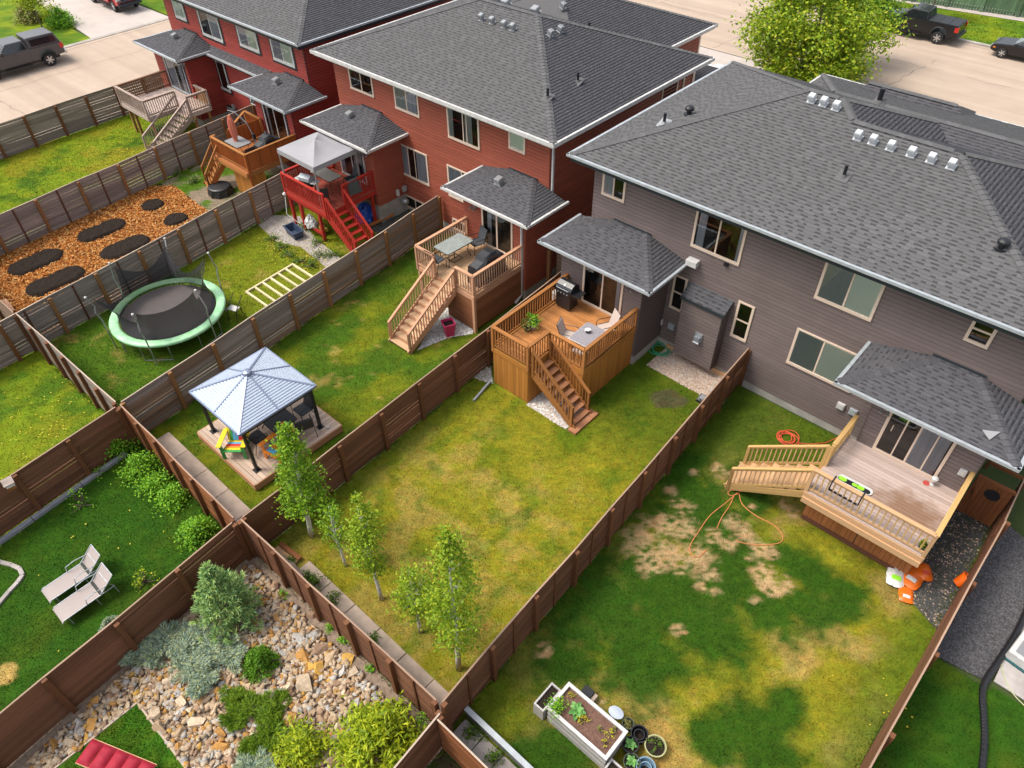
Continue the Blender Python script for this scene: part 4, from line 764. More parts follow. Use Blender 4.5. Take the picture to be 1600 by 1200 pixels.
def stairs(par, c, dr, width, z, run, n, mt, ms, mr, mb, rails=(1, 1), riser=None, h=.9):
    """c = centre of the top edge (x,y), dr = direction down (x,y)"""
    c, d = V((*c, 0)), V((*dr, 0)).normalized(); s_ = V((-d.y, d.x, 0)); up = V((0, 0, 1)); st = run/n; rz = z/(n+1)
    for i in range(n):
        zz = z-rz*(i+1); p = c+d*((i+.5)*st)
        for k in (-.25, .25): pbar('tread', par, mt, p+d*st*k*1.04-s_*width/2+up*(zz-.02), p+d*st*k*1.04+s_*width/2+up*(zz-.02), st*.53, .038)
        if riser: q = c+d*(i*st+.012); pbar('riser', par, riser, q-s_*width/2+up*(zz+rz/2-.01), q+s_*width/2+up*(zz+rz/2-.01), .02, rz-.05)
    for k in (-1, 1):
        e = s_*(width/2+.02)*k; pbar('stringer', par, ms, c+e+up*(z-rz-.1), c+e+d*run+up*(.06), .045, .24)
        if rails[0 if k < 0 else 1]:
            a, b = c+e+d*.05, c+e+d*(run-.1); za, zb = z-.12, rz*.7
            railing(par, (a.x, a.y), (b.x, b.y), za, mr, mb, h, (1, 1), .14, z1=zb, cap=.1)
            pbar('newel', par, mr, (b.x, b.y, 0), (b.x, b.y, zb+h), .095, .095)
# --- deck of the left grey unit
ZF = 1.8
d4 = thing('deck', 'golden cedar deck with an inset stair below the left grey unit', 'deck', (-12.4, 17, 0), group='raised back decks')
x0, xi, x1, y0, yi, yb = -14.05, -12.38, -10.83, 14.35, 15.5, 18.6
deckfloor(d4, G['cedar_deck'], x0+.03, xi, y0+.03, yi, ZF, 'x'); deckfloor(d4, G['cedar_deck'], x0+.03, x1-.03, yi, yb, ZF, 'x')
for a, b in (((x0, y0), (xi, y0)), ((xi, y0), (xi, yi)), ((xi, yi), (x1, yi)), ((x1, yi), (x1, yb))): skirt(d4, G['cedar_skirt'], a, b, .03, ZF-.2)
for a, b in (((x0, y0-.02), (xi, y0-.02)), ((x1+.02, yi), (x1+.02, yb)), ((xi, yi-.02), (x1, yi-.02)), ((xi+.02, y0), (xi+.02, yi)), ((x0-.02, y0), (x0-.02, yb))): pbar('rim_joist', d4, G['cedar_skirt'], (*a, ZF-.13), (*b, ZF-.13), .035, .22)
C_ = G['cedar']
railing(d4, (x0, yb), (x0, y0), ZF, C_, C_); railing(d4, (x0, y0), (xi, y0), ZF, C_, C_, ends=(0, 1)); railing(d4, (xi, y0), (xi, yi), ZF, C_, C_, ends=(0, 1)); railing(d4, (xi+.02, yi), (x1, yi), ZF, C_, C_, ends=(0, 1)); railing(d4, (x1, yi), (x1, yb), ZF, C_, C_, ends=(0, 1))
stairs(d4, (xi+.1, 14.93), (1, 0), .92, ZF-.05, 1.95, 8, G['mixwood'] if 0 else wood('brown_tread', (.36, .17, .085), (.22, .095, .045)), C_, C_, C_, (1, 1))
pbox('base_step', d4, bpy.data.materials['brown_tread'], -10.42, -10.08, 14.25, 15.6, 0, .09)
# --- deck of the right grey unit
gd = G['greydeck'].copy(); gd.name = 'stained_deck_board'; n_ = gd.node_tree.nodes; l_ = gd.node_tree.links; P_ = n_['Principled BSDF']; s_ = P_.inputs['Base Color'].links[0].from_socket
g_ = n_.new('ShaderNodeNewGeometry'); mp = n_.new('ShaderNodeMapping'); mp.inputs['Location'].default_value = (.10*.72, -16.95*1.1, 0); mp.inputs['Scale'].default_value = (.72, 1.1, 0); l_.new(g_.outputs['Position'], mp.inputs[0]); ln = n_.new('ShaderNodeVectorMath'); ln.operation = 'LENGTH'; l_.new(mp.outputs[0], ln.inputs[0])
tn = n_.new('ShaderNodeTexNoise'); tn.inputs['Scale'].default_value = 3.2; tn.inputs['Detail'].default_value = 5; l_.new(g_.outputs['Position'], tn.inputs['Vector']); ad = n_.new('ShaderNodeMath'); ad.operation = 'ADD'; l_.new(ln.outputs['Value'], ad.inputs[0]); l_.new(tn.outputs[0], ad.inputs[1]); mr = n_.new('ShaderNodeMapRange'); mr.inputs[1].default_value = 1.5; mr.inputs[2].default_value = .85; mr.inputs[4].default_value = .8; l_.new(ad.outputs[0], mr.inputs[0])
mx = n_.new('ShaderNodeMix'); mx.data_type = 'RGBA'; mx.inputs[7].default_value = (.19, .095, .045, 1); l_.new(mr.outputs[0], mx.inputs[0]); l_.new(s_, mx.inputs[6]); l_.new(mx.outputs[2], P_.inputs['Base Color'])
d5 = thing('deck', 'weathered pale deck with yellow pine rails below the right grey unit', 'deck', (-.9, 17, 0), group='raised back decks')
x0, x1, y0, yb = -2.68, .78, 15.72, 18.58; YP = G['yellowpine']; ZF = 1.85
deckfloor(d5, gd, x0, x1, y0-.05, yb, ZF, 'x', rim=G['pine'])
for a, b in (((x0, y0-.08), (x1, y0-.08)), ): pbar('rim_joist', d5, G['pine'], (*a, ZF-.33), (*b, ZF-.33), .09, .2)
sk5 = wood('orange_brown_skirt', (.42, .165, .06), (.28, .10, .03)); skirt(d5, sk5, (x0+.1, 16.28), (x1-.1, 16.28), .05, ZF-.2, .15); skirt(d5, G['shedwood'], (x1-.1, 16.28), (x1-.1, yb), .05, ZF-.2, .15); skirt(d5, G['shedwood'], (x0+.1, yb), (x0+.1, 16.28), .05, ZF-.2, .15)
pbar('sill_board', d5, G['red_batten'], (x0+.1, 16.22, .12), (x1-.3, 16.22, .12), .04, .14); pbar('brace', d5, G['shedwood'], (-2.3, 16.24, 1.5), (-1.0, 16.24, .9), .12, .03, up=(0, -1, 0)); pbar('skirt_gap', d5, G['black_trim'], (-.95, 16.255, .1), (-.95, 16.255, 1.6), .02, .02)
railing(d5, (x0+.02, y0), (x1-.04, y0), ZF, G['pine'], YP, sp=.16); railing(d5, (x1-.04, y0), (x1-.04, yb), ZF, YP, YP, ends=(0, 1)); railing(d5, (x0+.02, yb), (x0+.02, 16.98), ZF, YP, YP)
stairs(d5, (x0, 16.42), (-1, -.06), 1.12, ZF, 2.35, 7, G['pine'], YP, YP, G['pine'], (1, 1))
b = MB()
# --- deck of the right red unit
d3 = thing('deck', 'pinkish cedar deck with a long front stair below the right red unit', 'deck', (-18.3, 17.5, 0), group='raised back decks')
x0, x1, y0, yb = -19.86, -16.66, 16.02, 18.95; PR = G['pink_rail']; ZF = 1.82
deckfloor(d3, G['pine_deck'], x0, x1, y0, yb, ZF, 'x', rim=PR); skirt(d3, G['skirt_brown'], (-18.2, y0), (x1, y0), .1, ZF-.2, .3, False); skirt(d3, G['skirt_brown'], (x1, y0), (x1, yb), .1, ZF-.2, .3, False)
pbar('skirt_post', d3, PR, (x1+.02, y0-.02, 0), (x1+.02, y0-.02, ZF), .12, .12); pbar('post', d3, PR, (x0+.05, y0+.05, 0), (x0+.05, y0+.05, ZF), .12, .12)
bal3 = wood('pinkish_baluster', (.52, .33, .22), (.38, .21, .13))  # balusters a touch duller than the rails
railing(d3, (x0, yb), (x0, y0), ZF, PR, bal3); railing(d3, (x0, y0), (-18.83, y0), ZF, PR, bal3, ends=(0, 1)); railing(d3, (-17.62, y0), (x1, y0), ZF, PR, bal3); railing(d3, (x1, y0), (x1, yb), ZF, PR, bal3, ends=(0, 1))
stairs(d3, (-18.22, y0), (0, -1), 1.1, ZF, 2.75, 10, G['pine_deck'], PR, PR, bal3, (1, 1), riser=G['pink_rail'])
# --- bright red deck of the left red unit
d2 = thing('deck', 'bright red deck with a red stair below the left red unit', 'deck', (-27.5, 17.5, 0), group='raised back decks')
x0, x1, y0, yb = -29.1, -26.0, 16.05, 18.95; RD = G['reddeck']
deckfloor(d2, G['reddeckboard'], x0, x1+.05, y0, yb, ZF, 'x', rim=RD)
railing(d2, (x0, yb), (x0, y0), ZF, RD, RD, sp=.12); railing(d2, (x0, y0), (x1, y0), ZF, RD, RD, ends=(0, 1), sp=.12); railing(d2, (x1, 17.15), (x1, yb), ZF, RD, RD, sp=.12)
stairs(d2, (x1+.05, 16.6), (1, 0), .98, ZF, 1.85, 7, RD, RD, RD, RD, (1, 1))
for x, y in ((x0+.1, y0+.1), (-26.75, y0+.1), (-26.1, yb-.2), (-28.2, y0+.1)): pbar('post', d2, RD, (x, y, 0), (x, y, ZF-.2), .13, .13)
pbar('beam', d2, RD, (x0, y0+.1, ZF-.32), (x1, y0+.1, ZF-.32), .09, .2); pbar('lower_beam', d2, RD, (-28.2, y0+.08, .4), (-26.7, y0+.08, .35), .07, .16); pbar('lower_beam', d2, RD, (-28.2, y0+.08, 1.0), (-28.2, y0+.08, .4), .1, .1)
# --- orange deck
d1 = thing('deck', 'orange cedar deck with a closed skirt below the right crimson unit', 'deck', (-33.4, 17.4, 0), group='raised back decks')
x0, x1, y0, yb = -35.0, -31.98, 15.95, 18.95; OD = G['orangedeck']; ZF = 1.78
od_deck = wood('orange_deck_floor', (.42, .16, .055), (.27, .085, .025)); deckfloor(d1, od_deck, x0, x1, y0-.15, yb, ZF, 'x', rim=G['cedar'])
railing(d1, (x0, y0), (x1, y0), ZF, G['cedar'], OD, sp=.105); 
for i in range(22): c = V((x1, y0+.07+i*.135, ZF)); pbar('privacy_board', d1, OD, c+V((0, 0, .03)), c+V((0, 0, .9)), .128, .02, up=(1, 0, 0))
pbar('top_rail', d1, G['cedar'], (x1, y0, ZF+.93), (x1, yb, ZF+.93), .13, .04); pbar('post', d1, OD, (x1, y0, 0), (x1, y0, ZF+.92), .11, .11)
for i in range(16): c = V((x0, 16.9+i*.128, ZF)); pbar('privacy_board', d1, OD, c+V((0, 0, .03)), c+V((0, 0, .9)), .12, .02, up=(-1, 0, 0))
pbar('top_rail', d1, G['cedar'], (x0, 17.0, ZF+.93), (-36.3, 18.75, ZF+.93), .12, .04); pbar('top_rail', d1, G['cedar'], (x0, y0, ZF+.93), (x0, 16.2, ZF+.93), .12, .04)
railing(d1, (-36.35, 18.8), (-34.9, 18.8), ZF, G['cedar'], OD, sp=.11); deckfloor(d1, od_deck, -36.35, x0, 17.6, yb, ZF, 'x')
skirt(d1, G['cedar_skirt'], (-33.9, y0+.15), (x1-.1, y0+.15), .05, ZF-.25, .15); skirt(d1, G['cedar_skirt'], (x1-.1, y0+.15), (x1-.1, 16.8), .05, ZF-.25, .15); pbar('beam', d1, G['cedar'], (x0, y0-.05, ZF-.3), (x1, y0-.05, ZF-.3), .06, .14)
stairs(d1, (-35.0, 16.2), (-.35, -1), .85, ZF-.1, 1.15, 6, G['cedar'], OD, G['cedar'], OD, (1, 1))
# --- grey deck of the corner unit
d0 = thing('deck', 'weathered grey deck with a side stair below the left crimson unit', 'deck', (-43, 17.3, 0), group='raised back decks')
x0, x1, y0, yb = -44.85, -41.7, 15.85, 18.95; GR = G['greyrail']
deckfloor(d0, G['greydeck'], x0, x1, y0, yb, ZF, 'x', rim=G['greydeck']); deckfloor(d0, G['greydeck'], x1, -40.42, 17.72, yb, ZF, 'x', rim=G['greydeck'])
railing(d0, (x0, y0), (x1, y0), ZF, GR, GR, sp=.16); railing(d0, (x1, y0), (x1, 17.7), ZF, GR, GR, ends=(0, 1)); railing(d0, (x1, 17.74), (-40.42, 17.74), ZF, GR, GR) if 0 else None
railing(d0, (-40.42, 17.74), (-40.42, yb), ZF, GR, G['pine']); railing(d0, (-40.42, yb-.05), (-41.6, yb-.05), ZF, GR, G['pine'], ends=(0, 0)); railing(d0, (x0, y0), (x0, yb), ZF, wood('brown_rail', (.24, .13, .075), (.15, .075, .04)), bpy.data.materials['brown_rail'], ends=(0, 1)); pbar('top_rail', d0, GR, (x1, 17.72, ZF+.93), (-40.42, 17.72, ZF+.93), .1, .04)
stairs(d0, (-41.02, 17.72), (.03, -1), 1.1, ZF, 2.7, 9, GR, GR, GR, GR, (1, 1))
for x, y in ((x0+.9, y0+.2), (x1-.2, y0+.2), (-40.5, 17.9), (-40.5, 18.8), (x0+.3, y0+.2)): pbar('post', d0, G['tan_post'], (x, y, 0), (x, y, ZF-.2), .12, .12)
pbar('beam', d0, G['pine'], (-41.6, 17.85, ZF-.33), (-40.4, 17.85, ZF-.33), .1, .2)
# --- ground platform with metal roofed gazebo
pf = thing('platform', 'low pale plank platform under the metal roofed gazebo', 'platform', (-18.1, 7.1, 0))
x0, x1, y0, yb = -19.86, -16.37, 5.4, 8.93
pfm = wood('bleached_platform_board', (.56, .44, .35), (.40, .28, .20), rand=.16); deckfloor(pf, pfm, x0, x1, y0+.9, yb, .34, 'y', .14); 
for i in range(6): pbar('deck_board', pf, pfm, (x0, y0+.075+i*.15, .322), (x1, y0+.075+i*.15, .322), .139, .035)
for p, q in (((x0, y0-.02), (x1, y0-.02)), ((x1+.02, y0), (x1+.02, yb)), ((x0-.02, y0), (x0-.02, yb)), ((x0, yb+.02), (x1, yb+.02))): pbar('rim_board', pf, G['pink_rail'], (*p, .19), (*q, .19), .035, .28)
MB().lathe([(.05, 0), (.05, .04)], (-16.6, 8.55, .34), 10).build('deck_light', G['metal_grey'], pf)
gz = thing('gazebo', 'square gazebo with a ribbed pale blue metal roof on black posts', 'gazebo', (-18.15, 7.1, .34))
mroof = mat('pale_metal_roof', (.43, .49, .59), .6, metal=0, spec=.2, noise=.1, nscale=3); mrib = mat('blue_grey_ridge', (.22, .26, .36), .4, metal=.4)
X0, X1, Y0_, Y1_, zr, za = -19.62, -16.72, 5.62, 8.58, 2.28, 3.0; ap = V((-18.17, 7.1, za))
cs = [V((X0, Y0_, zr)), V((X1, Y0_, zr)), V((X1, Y1_, zr)), V((X0, Y1_, zr))]
for i in range(4):
    a, e = cs[i], cs[(i+1) % 4]; u = (e-a).normalized(); n_ = 17
    b = MB(); nn = (e-a).cross(ap-a).normalized()
    for k in range(n_):   # ribs lie level, stepping up the slope
        t0, t1 = k/n_, (k+1)/n_; tm = t0+(t1-t0)*.66
        p0, p1 = a+(ap-a)*t0, e+(ap-e)*t0; q0, q1 = a+(ap-a)*tm, e+(ap-e)*tm; r0, r1 = a+(ap-a)*t1, e+(ap-e)*t1
        b.add([p0+nn*.026, p1+nn*.026, q1+nn*.026, q0+nn*.026, q0, q1, r1, r0, p0, p1], [(0, 1, 2, 3), (3, 2, 5, 4), (4, 5, 6, 7), (8, 9, 1, 0)])
    pn = b.build('roof_panel', mroof, gz)
    m_ = (a+e)/2; MB().bar(m_+nn*.03, ap+nn*.03, .05, .03, up=nn).build('panel_seam', mrib, pn)
    MB().bar(a+V((0, 0, .02)), ap+V((0, 0, .03)), .06, .04).build('hip_strip', mrib, gz)
    MB().bar(a, e, .05, .08).build('eave_rail', mrib, gz)
    c = V((X0+.15 if i in (0, 3) else X1-.12, Y0_+.18 if i in (0, 1) else Y1_-.18, 0))
    MB().bar(c+V((0, 0, .34)), c+V((0, 0, zr-.02)), .1, .1).build('post', G['metal_dark'], gz); MB().box(c.x-.11, c.x+.11, c.y-.11, c.y+.11, .34, .37).build('foot_plate', G['metal_dark'], gz)
MB().lathe([(.16, 0), (.14, .09), (.05, .13)], ap, 12).build('finial', mrib, gz)
for y in (Y0_+.18, Y1_-.18): MB().bar((X0+.2, y, 2.05), (X1-.2, y, 2.05), .03, .03).build('brace', G['metal_dark'], gz)
for x in (X0+.16, X1-.13): MB().bar((x, Y0_+.2, 2.05), (x, Y1_-.2, 2.05), .03, .03).build('brace', G['metal_dark'], gz)
# ---------------------------------------------------------------- seats and tables
def paint(n, c, r=.45): return mat(n, c, r, noise=.1, nscale=5)
RB = [paint('yellow_paint', (.78, .62, .02)), paint('green_paint', (.05, .32, .07)), paint('blue_paint', (.12, .42, .66)), paint('red_paint', (.62, .02, .025)), paint('orange_paint', (.80, .24, .02))]
def adirondack(label, loc, rz, slats, arm, body_m, seat):
    t = thing('adirondack_chair', label, 'chair', loc, rz, 'rainbow slatted chairs under the gazebo'); n = len(slats)
    def B(name, m, p, q, w, h, up=(0, 0, 1)): b = MB(); b.bar(p, q, w, h, up=up); return b.build(name, m, t, local=True)
    for i, m in enumerate(slats):   # fan back leaning to -y
        x = (i-(n-1)/2); top = .98-.035*abs(x)**1.6; B('back_slat', m, (x*.078, -.12, .30), (x*.098, -.47, top), .072, .022, (0, 1, .4))
    for i, m in enumerate(seat): B('seat_slat', m, (-.27, .38-i*.094, .36-.02*i), (.27, .38-i*.094, .36-.02*i), .085, .022)
    for s in (-1, 1):
        B('arm', arm, (s*.36, .42, .56), (s*.34, -.36, .54), .14, .024); B('front_leg', body_m, (s*.31, .36, 0), (s*.31, .36, .55), .03, .1); B('rear_leg', body_m, (s*.27, .36, .33), (s*.27, -.55, 0), .03, .12); B('back_support', body_m, (s*.3, -.34, .53), (s*.1, -.36, .53), .04, .05)
    t.scale = (1.14, 1.14, 1.14); return t
Ye, Gr, Bl, Re, Or = RB
dn = V((.676, -.737, 0)); c1 = P(364, 706, .70)-dn*.42; c1.z = .34; adirondack('rainbow slatted chair with yellow arms on the platform', c1, RAD(222), [Or, Re, Re, Bl, Bl, Gr, Ye], Ye, Gr, [Gr, Ye, Or, Re, Bl, Ye])
c2 = P(420, 708, .70)-V((-.17, -.98, 0))*.42; c2.z = .34; adirondack('rainbow slatted chair with an orange frame beside the front gazebo post', c2, RAD(190), [Or, Ye, Gr, Bl, Re, Re], Or, Or, [Or, Bl, Bl, Or, Or])
def sling_chair(label, loc, rz, mf, ms, group=None, hb=.98):
    t = thing('patio_chair', label, 'chair', loc, rz, group)
    b = MB(); b.box(-.25, .25, -.24, .24, .415, .435); b.build('seat', ms, t, local=True, bevel=.006)
    b = MB(); b.hexa([(-.25, -.25, .43), (.25, -.25, .43), (.25, -.225, .44), (-.25, -.225, .44)], [(-.24, -.43, hb), (.24, -.43, hb), (.24, -.405, hb), (-.24, -.405, hb)]); b.build('backrest', ms, t, local=True)
    for s in (-1, 1):
        b = MB(); b.tube([(s*.28, .25, 0), (s*.28, .24, .62), (s*.28, .18, .65), (s*.28, -.28, .64)], .014, 6); b.build('arm_frame', mf, t, local=True)
        b = MB(); b.tube([(s*.27, .2, .43), (s*.27, -.24, .43), (s*.26, -.43, hb)], .013, 6); b.build('side_frame', mf, t, local=True); b = MB(); b.tube([(s*.27, -.2, .43), (s*.29, -.36, 0)], .013, 6); b.build('rear_leg', mf, t, local=True)
    b = MB(); b.tube([(-.26, -.43, hb), (.26, -.43, hb)], .013, 6); b.build('back_bar', mf, t, local=True)
    return t
def table(label, loc, rz, lx, ly, h, mt, mf, base=False, glass=False, name='patio_table'):
    t = thing(name, label, 'table', loc, rz)
    b = MB(); pl_ = []; r_ = .09
    for cx, cy, a in ((lx/2-r_, ly/2-r_, 0), (-lx/2+r_, ly/2-r_, 90), (-lx/2+r_, -ly/2+r_, 180), (lx/2-r_, -ly/2+r_, 270)):
        for k in range(4): pl_.append((cx+r_*math.cos(RAD(a+k*30)), cy+r_*math.sin(RAD(a+k*30))))
    b.prism(pl_, h-.02, h); b.build('tabletop', mt, t, local=True)
    b = MB(); b.tube([V((x, y, h-.02)) for x, y in pl_+pl_[:1]], .018, 6, cap=False); b.build('table_rim', mf, t, local=True)
    for sx in (-1, 1):
        for sy in (-1, 1): b = MB(); b.tube([(sx*(lx/2-.14), sy*(ly/2-.12), h-.02), (sx*(lx/2-.22), sy*(ly/2-.18), .3), (sx*(lx/2-.1), sy*(ly/2-.1), 0)], .016, 6); b.build('leg', mf, t, local=True)
    if base:
        b = MB()
        for p, q in (((-.24, -.24), (.24, -.24)), ((.24, -.24), (.24, .24)), ((.24, .24), (-.24, .24)), ((-.24, .24), (-.24, -.24))): b.tube([(*p, .03), (*q, .03)], .016, 6)
        b.tube([(-.24, 0, .03), (.24, 0, .03)], .014, 6); b.tube([(0, 0, .03), (0, 0, .4)], .022, 8); b.build('umbrella_base', mf, t, local=True)
    return t
MD = G['metal_dark']; slg = mat('charcoal_sling', (.045, .05, .056), .7); slt = mat('taupe_sling', (.50, .40, .35), .8, noise=.12, nscale=60); glt = mat('frosted_glass_top', (.30, .33, .31), .12, spec=.8, noise=.35, nscale=9); tile = mat('grey_mosaic_top', (.30, .28, .30), .4, noise=.3, nscale=22)
# gazebo table and chairs
table('dark metal table in the shade of the gazebo', (-17.75, 7.35, .34), 0, 1.3, .9, .72, mat('dark_slat_top', (.05, .05, .055), .4), MD)
gch = 'dark metal chairs round the gazebo table'
for (x, y, rz, lb) in ((-17.7, 6.5, 0, 'dark metal chair between the two rainbow chairs at the gazebo table'), (-16.95, 7.9, RAD(70), 'dark metal chair at the right end of the gazebo table'), (-18.6, 7.6, RAD(-90), 'dark metal chair at the far left of the gazebo table'), (-17.6, 8.3, RAD(180), 'dark metal chair on the far side of the gazebo table')): sling_chair(lb, (x, y, .34), rz, MD, mat('dark_mesh_seat', (.04, .04, .045), .6) if 'dark_mesh_seat' not in bpy.data.materials else bpy.data.materials['dark_mesh_seat'], gch)
# red right unit deck: glass table, two chairs, covered grill
ZF = 1.82
table('rectangular glass patio table with an umbrella base on the pinkish cedar deck', (-19.05, 17.35, ZF), RAD(88), 1.45, .88, .73, glt, MD, True)
sling_chair('charcoal patio chair with its back to the patio door on the pinkish deck', (-18.75, 18.35, ZF), RAD(165), MD, slg, 'charcoal chairs at the glass table'); sling_chair('charcoal patio chair at the stair head of the pinkish deck', (-19.1, 16.42, ZF), RAD(5), MD, slg, 'charcoal chairs at the glass table')
cov = mat('black_grill_cover', (.022, .023, .026), .45, noise=.3, nscale=12, bump=.5, bscale=9, spec=.5)
def grill_cover(label, loc, rz, L=1.45):
    t = thing('covered_grill', label, 'grill', loc, rz, 'grills under black covers'); b = MB(); rr = random.Random(4)
    prof = [(-L/2, 0), (-L/2-.02, .55), (-L/2+.02, .86), (-L/4, .98), (-L/4+.1, 1.16), (0, 1.22), (L/4-.1, 1.18), (L/4, .98), (L/2-.02, .86), (L/2+.02, .55), (L/2, 0)]
    vs = []; n = len(prof)
    for y, k in ((-.32, .0), (-.30, .6), (-.2, 1), (.2, 1), (.30, .6), (.32, .0)):
        for x, z in prof:
            zz = z if k == 1 else (z*.90 if k == .6 else 0.03 if k == 0 else z); vs.append((x*(1 if k else 1.03)+rr.uniform(-.012, .012), y+rr.uniform(-.012, .012), zz))
    fs = [(j*n+i, j*n+i+1, (j+1)*n+i+1, (j+1)*n+i) for j in range(5) for i in range(n-1)]
    b.add(vs, fs); b.build('cover', cov, t, local=True, smooth=False)
    for s in (-1, 1): MB().lathe([(.06, 0), (.06, .05)], (s*L*.36, -.2, .03), 10, ax=None).build('caster', MD, t, local=True)
    MB().box(-L*.3, L*.3, -.335, -.325, .1, .14).build('cover_strap', G['metal_grey'], t, local=True)
    return t
grill_cover('long black covered grill by the right rail of the pinkish deck', (-17.12, 17.3, ZF), RAD(90), 1.55); grill_cover('black covered grill on the orange cedar deck', (-32.5, 17.6, 1.78), RAD(90), 1.35)
# pink planter
def pot(label, loc, r0, r1, h, m, soil=True, name='plant_pot', cat='pot', grp=None, n=20, sq=False):
    t = thing(name, label, cat, loc, RAD(20) if sq else 0, grp); k = 4 if sq else n; b = MB(); b.lathe([(r0, 0), (r1*.97, h*.9), (r1*1.05, h*.9), (r1*1.05, h), (r1*.93, h), (r1*.88, h*.82)], n=k, cap=False)
    b.add([(r0*math.cos(2*PI*i/k), r0*math.sin(2*PI*i/k), 0) for i in range(k)], [tuple(range(k))]); b.build('pot', m, t, local=True, smooth=not sq and False)
    if soil: MB().lathe([(r1*.9, h*.8), (r1*.9, h*.84)], n=k).build('soil', G['soil'], t, local=True)
    return t
G['soil'] = mat('dark_potting_soil', (.034, .025, .020), .95, spec=.08, noise=.5, nscale=30, bump=.8, bscale=40)
pot('tall square magenta planter on pale gravel beside the long stair', P(702, 523, 0), .22, .33, .66, mat('magenta_plastic', (.52, .03, .13), .4), sq=True)
# grey left unit deck: grill, table, chairs, plants
ZF = 1.8
t = thing('grill', 'black gas grill with side shelves against the left rail of the cedar deck', 'grill', (-13.55, 17.95, ZF), RAD(0))
blk = mat('grill_enamel', (.014, .015, .018), .28, spec=.6)
b = MB(); b.box(-.32, .32, -.26, .26, .08, .72); b.build('cabinet', blk, t, local=True, bevel=.012)
b = MB(); b.prism([(-.28, .72), (.28, .72), (.28, .84), (-.28, .84)], -.34, .34, fn=lambda a, c, z: (z, a, c)); b.build('firebox', blk, t, local=True, bevel=.01)
b = MB(); b.prism([(-.28, .84), (.28, .84), (.27, .98), (.16, 1.12), (-.02, 1.16), (-.2, 1.06), (-.28, .93)], -.36, .36, fn=lambda a, c, z: (z, a, c)); lid = b.build('lid', blk, t, local=True, bevel=.015); MB().lathe([(.05, 0), (.05, .012)], (0, -.17, 1.09), 12, ax=Matrix.Rotation(RAD(50), 3, 'X')).build('dial', G['white'], lid, local=True)
MB().tube([(-.28, -.27, .97), (-.28, -.33, .98), (.28, -.33, .98), (.28, -.27, .97)], .014, 6).build('handle', G['metal_grey'], lid, local=True)
for s in (-1, 1): b = MB(); b.box(min(s*.36, s*.7), max(s*.36, s*.7), -.24, .24, .80, .84); b.build('side_shelf', blk, t, local=True, bevel=.01)
b = MB(); b.box(-.3, .3, -.30, -.27, .73, .82); kp = b.build('knob_panel', blk, t, local=True)
for i in range(4): MB().lathe([(.03, 0), (.024, .03)], (-.21+i*.14, -.30, .775), 10, ax=Matrix.Rotation(PI/2, 3, 'X')).build('knob', G['metal_grey'], kp, local=True)
for x in (-.25, .25):
    for y in (-.2, .2): MB().lathe([(.04, -.02), (.04, .02)], (x, y, .04), 10, ax=Matrix.Rotation(PI/2, 3, 'Y')).build('wheel', MD, t, local=True)
MB().lathe([(.14, 0), (.15, .05), (.15, .32), (.1, .4), (.05, .42)], (-.6, .05, .0), 12).build('gas_bottle', G['white'], t, local=True)
table('pale rimmed mosaic patio table on the cedar deck', (-11.45, 16.45, ZF), RAD(92), 1.15, .78, .7, tile, mat('pale_table_rim', (.66, .60, .56), .4), name='patio_table')
b = MB(); fl = thing('flower_bowl', 'small bowl of white flowers on the mosaic patio table', 'bowl', (-11.5, 16.55, ZF+.7)); b.lathe([(.05, 0), (.11, .06), (.1, .07)], n=12); b.build('bowl', MD, fl, local=True)
for i in range(9): b = MB(); a = i*2.4; r_ = .03*math.sqrt(i+.3); b.lathe([(.0, 0), (.045, .015), (.035, .05), (.0, .06)], (r_*math.cos(a), r_*math.sin(a), .07+.02*(i % 3)), 7, cap=False); b.build('flower', mat('white_petal', (.8, .78, .74), .7) if 'white_petal' not in bpy.data.materials else bpy.data.materials['white_petal'], fl, local=True)
sling_chair('taupe sling swivel chair between the stair corner and the mosaic table', (-12.05, 16.25, ZF), RAD(-70), MD, slt, 'taupe sling chairs at the mosaic table'); sling_chair('taupe sling chair in the corner by the right rail and the patio door', (-11.35, 17.45, ZF), RAD(150), MD, slt, 'taupe sling chairs at the mosaic table', 1.05)
st = thing('footstool', 'low pale sling footstool tucked into the deck corner below the mosaic table', 'stool', (-11.25, 15.85, ZF), RAD(10)); b = MB(); b.box(-.25, .25, -.12, .12, .36, .40); b.build('seat', slt, st, local=True)
for x in (-.22, .22): MB().tube([(x, -.1, 0), (x, -.1, .37), (x, .1, .37), (x, .1, 0)], .013, 6).build('leg', MD, st, local=True)
PLANTS = []
p1_ = P(833, 512, ZF); p2_ = P(824, 516, ZF)
PLANTS += [(pot('grey round pot with a lush leafy plant on the cedar deck', p1_, .13, .2, .26, mat('grey_clay', (.42, .38, .37), .7)), p1_+V((0, 0, .24)), .30, .42, 260, 'l'), (pot('small dark pot with a wispy plant on the cedar deck', p2_, .1, .14, .2, mat('dark_clay', (.07, .055, .05), .7)), p2_+V((0, 0, .18)), .22, .3, 110, 'o')]
